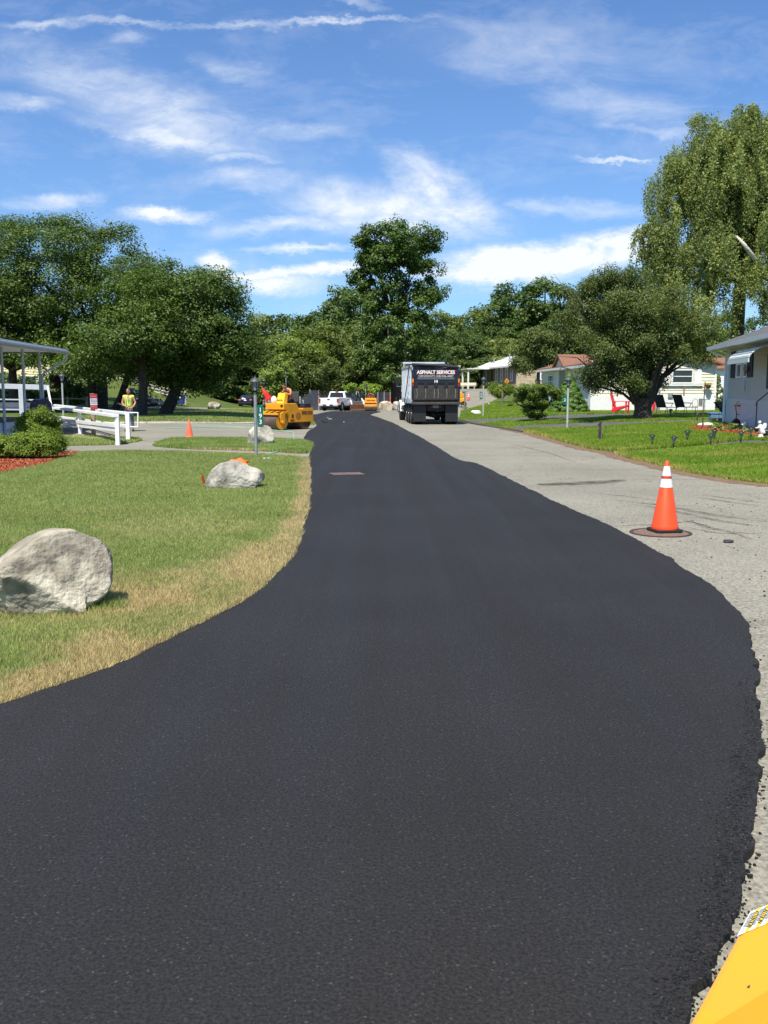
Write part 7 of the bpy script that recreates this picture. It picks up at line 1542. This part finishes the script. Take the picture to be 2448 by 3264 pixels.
# ---- wooden fence and green screen
def fence():
    t = thing('wooden_fence', 'weathered grey board fence behind the pickup, curving down at its left end', 'fence', W(988,97), 0); o0 = t.location.copy(); mb = MB(); A, B = W(988,97), W(1244,118); L_ = (B-A).length; n = int(L_/.15)
    for i in range(n):
        a = A.lerp(B, i/n); b = A.lerp(B, (i+.94)/n); z = Tz(a.x,a.y); h_ = 1.98+random.uniform(-.015,.015); d_ = (B-A).normalized(); nn = Vector((d_.y,-d_.x,0))*.02; q = [a, b, b-nn, a-nn]; mb.hexa([Vector((p.x,p.y,z-.05))-o0 for p in q], [Vector((p.x,p.y,z+h_))-o0 for p in q])
    C = W(956,90); n = 16
    for i in range(n):
        a = C.lerp(A, i/n); b = C.lerp(A, (i+.94)/n); z = Tz(a.x,a.y); f = i/n; h_ = 1.22+.76*f**2.2; q = [a, b, b+Vector((0,.02,0)), a+Vector((0,.02,0))]; mb.hexa([Vector((p.x,p.y,z-.05))-o0 for p in q], [Vector((p.x,p.y,z+h_))-o0 for p in q])
    part('boards', mb, mat('fence_boards', (.27,.25,.245), .9, var=.3, scale=3), t)
    for i in range(12):
        a = A.lerp(B, i/11); z = Tz(a.x,a.y); mb = MB(); q = Vector((a.x,a.y-.1,z))-o0; mb.box(q.x-.05,q.x+.05,q.y-.05,q.y+.05,q.z-.1,q.z+2.05); part('post', mb, mat('pale_post', (.33,.30,.26), .9), t)
    mb = MB(); q = C-o0; mb.box(q.x-.06,q.x+.06,q.y-.06,q.y+.06,q.z-.1,q.z+1.32); part('post', mb, mat('pale_post', (.33,.30,.26), .9), t)
    mb = MB(); q = C.lerp(A,.2)-o0; mb.box(q.x-.14,q.x+.14,q.y-.12,q.y-.06,q.z+.35,q.z+1.0); part('notice', mb, mat('notice_grey', (.45,.47,.47), .6), t)
fence()
t = thing('green_screen_fence', 'green fabric screen fence rising behind the lime green vine', 'fence', W(1145,124), 0); o0 = t.location.copy(); a, b = Pt(1143,1206,124), Pt(1246,1225,128); za, zb_ = Tz(a.x,a.y), Tz(b.x,b.y)
mb = MB(); q = 60; vs = []; fs = []
for i in range(q+1):
    f = i/q; p = a.lerp(b,f); o_ = .05*math.sin(i*1.9); vs += [(p.x-o0.x,p.y+o_-o0.y,za-o0.z),(p.x-o0.x,p.y+o_-o0.y,p.z-o0.z)]
for i in range(q): fs.append((2*i,2*i+2,2*i+3,2*i+1))
mb.add(vs, fs); part('screen', mb, mat('screen_green', (.07,.17,.13), .8, var=.2, scale=2), t); mb = MB(); mb.tube([a-o0, b-o0],.09,6); part('top_rail', mb, BLK, t)
# flag pole
g = W(1160,112); h_ = Pt(1160,1086,112).z-g.z; t = thing('flag_pole', 'white flag pole in front of the tall maple', 'flag pole', g, 0); mb = MB(); mb.tube([(0,0,0),(0,0,h_)],[.07,.05],8); mb.ell((0,0,h_+.08),(.1,.1,.1),10,6); part('pole', mb, SIGNW, t); mb = MB(); vs = []
for i in range(8): z = h_-.2-i*.28; w_ = .08+.30*math.sin(i/7*math.pi*.8); vs += [(.03,0,z),(.03+w_*.5,.06*math.sin(i),z-.05),(.03+w_,.1*math.sin(i+1),z-.1)]
fs = [(i*3+j,i*3+j+1,i*3+j+4,i*3+j+3) for i in range(7) for j in range(2)]; mb.add(vs,fs); o = part('flag', mb, mat('flag_red_white', (.55,.35,.38), .8, var=.5, scale=5, spots=(4,(.35,.03,.06),.5,.55)), t)
# white building beside truck
c = W(1240,128); t = thing('small_white_house', 'small white building glimpsed left of the dump truck cab', 'house', c, R(6)); mb = MB(); mb.box(0,7,0,5,0,2.9); mb.prism([(0,2.9),(3.5,4.3),(7,2.9)],0,5,'y'); part('wall', mb, VINYL, t); mb = MB(); gable(mb,0,7,0,5,2.9,1.45,.3); part('roof', mb, ROOFG, t); window(t,1.2,2.2,1.2,2.2,y=-.01)
# concrete stone block
t = thing('stone_pillar', 'tan stone block between the skid steer and the small roller', 'block', W(1153,95), R(8)); mb = MB(); mb.box(-.36,.36,-.3,.3,0,1.0); part('block', mb, mat('tan_block', (.42,.37,.27), .9, var=.3, bump=.8), t, bevel=.06); mb = MB(); mb.box(-.2,.2,-.2,.2,1.0,1.03); part('lid', mb, BLK, t)

# ---- LEFT: porch building
def porch():
    zt = 3.42; t = thing('porch_building', 'white porch with a flat metal roof and thin grey posts at the left edge', 'building', (-14.4,36,T(-14.4,36)), 0); o0 = t.location.copy(); z0 = o0.z
    L = lambda x,y,z: (x-o0.x, y-o0.y, z-o0.z)
    PST = mat('porch_post_blue_grey', (.42,.47,.52), .45, var=.06)
    def b(nm, x0,x1,y0,y1,z_0,z_1, m_, bev=0): mb = MB(); a = L(x0,y0,z_0); c = L(x1,y1,z_1); mb.box(a[0],c[0],a[1],c[1],a[2],c[2]); return part(nm, mb, m_, t, bevel=bev)
    # roof (slightly splayed edge): 
    e0 = Vector((-12.75,31.0)); e1 = Vector((-13.55,41.7))
    mb = MB(); P4 = [(-20,31.0),(e0.x,e0.y),(e1.x,e1.y),(-20,41.7)]; mb.hexa([L(p[0],p[1],zt) for p in P4],[L(p[0],p[1],zt+.12) for p in P4]); part('roof', mb, mat('roof_metal_white', (.74,.76,.78), .4, var=.04), t)
    mb = MB(); mb.tube([L(e0.x+.03,e0.y-.1,zt-.02), L(e1.x+.03,e1.y+.08,zt-.02)],.085,8); mb.tube([L(e1.x+.05,e1.y+.05,zt), L(-20,41.75,zt)],.06,6); part('gutter', mb, mat('gutter_blue_grey', (.24,.26,.29), .5), t)
    posts = [(-14.35,36.7),(-14.3,38.7),(-14.6,42.0-.6)]
    for i, (x,y) in enumerate(posts): mb = MB(); mb.tube([L(x,y,T(x,y)-.05 if i != 1 else .7), L(x,y,zt)],.055,6); part('post', mb, PST, t)
    mb = MB(); x,y = posts[2]; mb.tube([L(e1.x,e1.y-.1,zt-.05), L(e1.x+.02,e1.y-.1,zt-.35), L(x+.35,y+.1,zt-.78), L(x+.09,y,zt-.95), L(x+.09,y,.3)],.05,8); part('downspout', mb, PST, t, smooth=True)
    b('deck_skirt', -20,-14.42,33,41.3,float(T(-14.4,36))-.2,.60, mat('skirt_white_blue', (.60,.66,.70), .5)); b('deck_floor', -20,-14.38,33,41.35,.60,.68, mat('brown_deck', (.10,.055,.045), .7))
    # second section of wall near left frame so the porch belongs to a house
    b('house_wall', -26,-20,30,44,0,3.4, VINYL)
porch()
def rail(name, label, segs, posts, m_=WHITE, extra=None):
    t = thing(name, label, 'railing', posts[0][0], 0); o0 = Vector(posts[0][0])
    for (a, b, hgt, w_) in segs:
        a = Vector(a)-o0; b = Vector(b)-o0; d_ = (b-a).normalized(); n_ = Vector((-d_.y,d_.x,0)).normalized()*w_/2; mb = MB(); q = [a-n_, b-n_, b+n_, a+n_]
        mb.hexa([p-Vector((0,0,hgt)) for p in q], q); part('board', mb, m_, t, bevel=.008)
    for (p, h_, w_) in posts: q = Vector(p)-o0; mb = MB(); mb.box(q.x-w_/2,q.x+w_/2,q.y-w_/2,q.y+w_/2,-.05+q.z,q.z+h_); part('post', mb, m_, t, bevel=.008)
    if extra: extra(t, o0)
    return t
def rp(px, d, z): p = W(px, d); return Vector((p.x,p.y,z))
R1 = G(370,1417); 
a0, a1 = rp(365,31.9,1.03), rp(172,45.5,1.03)
p1 = rp(370,32.0,0.0); p2 = rp(404,34.3,0.02)
def loop(t, o0):
    mb = MB(); c = rp(404,34.3,1.0)-o0; c = Vector((c.x+.04,c.y,1.02-o0.z)); mb.tube([c, c+Vector((.33,0,0)), c+Vector((.31,0,-.50)), c+Vector((.0,0,-.50))],.03,6); part('handle_loop', mb, WHITE, t)
rail('ramp_railing', 'white wooden railing in front of the person in the vest', [(a0,a1,.10,.22),(rp(365,31.95,.72),rp(172,45.6,.50),.13,.06),(rp(365,32.1,.57),rp(172,45.7,.34),.13,.06)], [(p1,1.0,.13),(rp(250,39.2,.05),.95,.12)])
rail('ramp_railing', 'far white ramp railing ending in a square handle loop', [(rp(400,34.3,1.05),rp(172,48.5,1.10),.10,.12),(rp(400,34.35,.60),rp(172,48.6,.55),.12,.06)], [(p2,1.03,.14)], extra=loop)
rail('porch_railing', 'broad white board railing behind the porch posts, its grey standing in for shade', [(rp(-60,47,2.14),rp(158,47,2.05),.24,.10),(rp(-60,47.2,1.40),rp(150,47.2,1.35),.06,.25),(rp(-60,47.3,1.22),rp(158,47.3,1.20),.22,.06),(rp(-60,47.4,.98),rp(170,47.4,.95),.14,.2)], [(rp(68,46.8,.2),1.75,.22),(rp(-40,46.8,.2),1.75,.2)], m_=mat('shaded_white_board', (.50,.54,.58), .5, var=.06), extra=lambda t,o0: part('brace', MB().tube([rp(152,47,2.0)-o0, rp(163,46.6,.9)-o0],.05,5), WHITE, t))  # white boards; the trees' shade is put into the greyed board colour
mb = MB(); q = [G(185,1391),G(425,1409),G(405,1413),G(180,1396)]; o = part('ramp_slab', MB().hexa([p+Vector((0,0,.0)) for p in [q[3],q[2],q[1],q[0]]],[p+Vector((0,0,.07)) for p in [q[3],q[2],q[1],q[0]]]), CONC); tag(o, 'thin grey concrete ramp slab below the white railing', 'ramp')
# mailbox
t = thing('mail_box', 'dark blue round topped post collection box behind the porch posts', 'mailbox', W(128,40.2), R(-38), sc=1.12); NB = mat('post_box_navy', (.008,.012,.05), .35, var=.1, coat=.3)
mb = MB(); pr = [(-.30,.18),(.30,.18),(.30,.95)]+[(.30*math.cos(a),.95+.30*math.sin(a)) for a in np.linspace(.2,math.pi-.2,12)]+[(-.30,.95)]; mb.prism(pr, -.27,.27,'x'); part('box_body', mb, NB, t, bevel=.02)
for x in (-.22,.22):
    for y in (-.24,.24): mb = MB(); mb.box(x-.03,x+.03,y-.03,y+.03,0,.18); part('leg', mb, NB, t)
mb = MB(); mb.box(-.12,.12,-.312,-.302,.72,.94); part('notice', mb, mat('notice_pink', (.6,.4,.33), .6), t); mb = MB(); mb.prism([(-.31,.98),(-.2,1.20),(-.18,1.19),(-.29,.96)],-.2,.2,'x'); part('pull_door', mb, NB, t)
# notice sign on wooden post
g = G(299,1391); t = thing('notice_board', 'red and white notice nailed to a wooden post behind the ramp railing', 'sign', g, 0); mb = MB(); mb.box(-.075,.075,-.06,.06,-.1,1.66); part('post', mb, WOOD, t)
mb = MB(); mb.box(-.06,.20,-.075,-.062,1.05,1.64); pn = part('panel', mb, mat('notice_white', (.62,.66,.70), .5), t); NR = mat('notice_red', (.42,.02,.03), .5)
for z_0, z_1 in ((1.47,1.64),(1.05,1.22)): mb = MB(); mb.box(-.061,.201,-.080,-.076,z_0,z_1); part('red_band', mb, NR, pn)
mb = MB(); r_ = random.Random(2)
for z, c in ((1.55,1),(1.42,0),(1.36,0),(1.29,0),(1.15,1)): 
    x = -.04
    while x < .17: w_ = r_.uniform(.015,.03); mb.box(x,x+w_,-.084,-.081,z-.018,z+.018); x += w_+.008
part('worn_lettering', mb, mat('worn_ink', (.25,.2,.22), .6), pn)
# split rail fence
def rail_fence(name, label, A, B, n, rails, ph, rr=.05, m_=WOODG, pr=.08, kind='fence'):
    t = thing(name, label, kind, A, 0); o0 = Vector(A); B = Vector(B)
    for i in range(n+1): p = o0.lerp(B, i/n)-o0; mb = MB(); mb.tube([p-Vector((0,0,.3)), p+Vector((0,0,ph))],[pr,pr*.9],7); part('post', mb, m_, t)
    for i in range(n):
        for z in rails: a = o0.lerp(B,i/n)-o0+Vector((0,0,z+random.uniform(-.03,.03))); b = o0.lerp(B,(i+1)/n)-o0+Vector((0,0,z+random.uniform(-.03,.03))); mb = MB(); mb.tube([a,a.lerp(b,.5)+Vector((0,0,random.uniform(-.02,.02))),b],rr,6); part('rail', mb, m_, t)
WP = mat('pale_rail', (.46,.40,.29), .9, var=.2, scale=5)  # pale tan rail wood, one base colour throughout
rail_fence('split_rail_fence', 'low split rail fence with two pale rails behind the left trees', W(150,68), W(455,72), 5, (.38,.85), 1.0, m_=WP)
rail_fence('slope_fence', 'tall grey plank fence climbing the bank to the upper left of the dumpster', Pt(593,1301,83), Pt(345,1238,98), 7, (.45,.75,1.02,1.3), 1.5, rr=.09, m_=mat('pale_plank', (.40,.37,.32), .9, var=.25), pr=.13)  # pale grey planks, one base colour throughout
# stone wall
t = thing('stone_wall', 'dry stone wall tumbling down the bank behind the straight tree trunk', 'wall', W(405,76), 0); o0 = t.location.copy(); mb = MB(); r_ = random.Random(8)
for _ in range(230):
    f = r_.random(); px = 398+f*130; d_ = 76+r_.uniform(-.5,.8); p = W(px, d_); top = 1.1*(1-f)+.3; z = r_.uniform(0,top); c = Vector((p.x,p.y+z*.2,p.z+z))-o0; mb.ell(c, (r_.uniform(.14,.34),r_.uniform(.14,.24),r_.uniform(.07,.13)), 7, 4)
part('stones', mb, mat('wall_stone', (.26,.25,.22), .9, var=.45, scale=1.2, bump=.6), t)
# dumpster
t = thing('dumpster', 'blue metal dumpster with white stickers beside the curved tree trunk', 'dumpster', W(561,80.5), R(3)); DB = mat('dumpster_blue', (.02,.06,.24), .5, var=.15)
mb = MB(); mb.hexa([(-.60,-.4,.08),(.60,-.4,.08),(.60,.5,.08),(-.60,.5,.08)],[(-.68,-.45,.72),(.68,-.45,.72),(.68,.55,.85),(-.68,.55,.85)]); part('bin', mb, DB, t, bevel=.015)
mb = MB(); mb.hexa([(-.70,-.47,.72),(.70,-.47,.72),(.70,.57,.86),(-.70,.57,.86)],[(-.70,-.47,.76),(.70,-.47,.76),(.70,.57,.90),(-.70,.57,.90)]); part('lid', mb, mat('lid_black', (.03,.035,.05), .6), t)
for (x0,x1,z_0,z_1,m_) in ((-.62,-.36,.50,.67,SIGNW),(.30,.46,.58,.68,SIGNW),(-.27,.22,.26,.42,SIGNW)): mb = MB(); mb.box(x0,x1,-.47,-.455,z_0,z_1); part('sticker', mb, m_, t)
mb = MB(); mb.prism([(-.17,.46),(.15,.46),(0,.60)],-.47,-.456,'y'); part('logo', mb, mat('logo_pink', (.75,.25,.45), .5), t)
for x in (-.5,.0,.5): mb = MB(); mb.box(x-.05,x+.05,-.42,-.3,0,.09); part('foot', mb, BLK, t)
# yellow house far left
c = W(-120,92); t = thing('cream_house', 'pale yellow clapboard house half hidden behind the spreading trees at left', 'house', (c.x,c.y,.9), R(0)); CY = mat('yellow_siding', (.78,.68,.40), .6, var=.05)
mb = MB(); wdt = (235+120)/F*92; mb.box(0.02,wdt,.02,8,-1.5,4.4); mb.siding((0,0),(wdt,0),-1.0,4.4,.24,.03); part('wall', mb, CY, t); mb = MB(); gable(mb,0,wdt,0,8,4.4,1.8,.4,'x'); part('roof', mb, ROOFG, t)
for x in (2.,6.): window(t, x,x+1.1,.6,2.2,y=-.03)
# gravel bank etc handled by ground

# wet marks on the fresh asphalt near the roller
for i, (cx, cy, rx, ry) in enumerate(((1023,1341,16,2.2),(1036,1346,10,1.5),(1052,1335,7,1.2),(1094,1345,5,1.0),(1045,1331,3,1.4))):
    pl = [G(cx+rx*math.cos(a)*(.7+.5*random.random()), cy+ry*math.sin(a)*(.6+.6*random.random()), .06).xy for a in np.linspace(0, 2*math.pi, 18)[:-1]]
    sheet('wet_patch', pl, .0565, mat('wet_film', (.02,.022,.025), .03, spec=1.0), inner=.6)

# tyre marks, oil stain and cracks on the old road
def decalmat(name, col, sc, lo, hi, mx=.85):
    mt = bpy.data.materials.new(name); mt.use_nodes = True; nt = mt.node_tree; nt.nodes.clear(); N = nt.nodes.new; L = nt.links.new
    out = N('ShaderNodeOutputMaterial'); d = N('ShaderNodeBsdfDiffuse'); d.inputs[0].default_value = (*col,1); tr = N('ShaderNodeBsdfTransparent'); ms = N('ShaderNodeMixShader')
    tc = N('ShaderNodeTexCoord'); n = N('ShaderNodeTexNoise'); n.inputs['Scale'].default_value = sc; n.inputs['Detail'].default_value = 6; n.inputs['Roughness'].default_value = .75; L(tc.outputs['Object'], n.inputs[0])
    r = N('ShaderNodeMapRange'); r.inputs[1].default_value = lo; r.inputs[2].default_value = hi; r.inputs[3].default_value = 0; r.inputs[4].default_value = mx; L(n.outputs[0], r.inputs[0])
    L(r.outputs[0], ms.inputs[0]); L(tr.outputs[0], ms.inputs[1]); L(d.outputs[0], ms.inputs[2]); L(ms.outputs[0], out.inputs[0]); return mt
TM = decalmat('tyre_mark', (.06,.057,.05), 7, .38, .75, .6); ST_ = decalmat('oil_stain', (.04,.036,.03), 3.5, .35, .68, .75); CK = mat('crack_dark', (.035,.03,.027), .9)
def ribbon(name, pts, w, m_, dz=.0165, jit=0.):
    P = catmull([G(*p) for p in pts], 8); 
    if jit: P = [p+Vector((random.uniform(-jit,jit), random.uniform(-jit,jit)*1.5, 0)) for p in P]
    vs = []; fs = []; n = len(P)
    for i, p in enumerate(P):
        d_ = (P[min(i+1,n-1)]-P[max(i-1,0)]); d_.z = 0; d_.normalize(); nn = Vector((-d_.y,d_.x,0))*w/2*(min(1, 3*min(i+.3, n-1-i+.3)/n)); 
        for s_ in (-1,1): q = p+nn*s_; vs.append((q.x,q.y,Tz(q.x,q.y)+dz))
    for i in range(n-1): fs.append((2*i,2*i+1,2*i+3,2*i+2))
    mb = MB(); mb.add(vs, fs); o = part(name, mb, m_); o['kind'] = 'structure'; return o
for w, pts in ((.19,[(1960,1598),(2040,1606),(2110,1614),(2250,1640),(2350,1655),(2460,1668)]),(.15,[(1975,1606),(2110,1624),(2250,1655),(2350,1672),(2460,1684)]),(.13,[(2230,1578),(2330,1592),(2460,1610)]),(.13,[(2230,1588),(2330,1604),(2460,1620)]),(.12,[(1880,1574),(2000,1585),(2100,1600)]),(.15,[(2160,1655),(2260,1685),(2330,1700),(2400,1725)])):
    ribbon('tyre_mark', pts, w, TM)
pl = [G(*p).xy for p in [(1700,1546),(1760,1541),(1840,1538),(1920,1534),(1985,1530),(2000,1534),(1960,1541),(1880,1547),(1800,1550),(1730,1550)]]; sheet('oil_stain', smoothpoly(pl,1), .0165, ST_, inner=.4)
for pts in ([(1960,1683),(2010,1677),(2100,1675),(2200,1664),(2215,1660)],[(2180,1682),(2250,1697),(2290,1702),(2380,1703),(2460,1705)],[(1600,1410),(1700,1433),(1770,1452),(1830,1476)],[(1960,1530),(2120,1531),(2260,1530)],[(1640,1500),(1800,1497),(2000,1498),(2090,1492)],[(2200,1664),(2260,1682)]):
    ribbon('crack', pts, .02, CK, .0165, .02)
# bark chips on the mulch
for pl_, nm, n in ((mulchL, 'loose red bark chips on the bed below the clipped hedge', 16000), (mulchR, 'loose red bark chips on the bed beside the pale grey house', 9000)):
    P = scatter(pl_, n, near=8); x, y = P[:,0], P[:,1]; Nn = rng.normal(0,.45,(len(x),3)); Nn[:,2] = 1; Nn /= np.linalg.norm(Nn,axis=1,keepdims=True)
    V = quads(np.stack([x,y,T(x,y)+.06+.03*rng.uniform(0,1,len(x))],1), Nn, .032, .35); o = link('bark_chips', bigmesh('bark_chips', V, 4, np.repeat(rng.uniform(0,1,len(x)),4)), leafmat('bark_chip', (.16,.035,.012), (.55,.17,.07), .0)); tag(o, nm, 'bark'); o['kind'] = 'stuff'
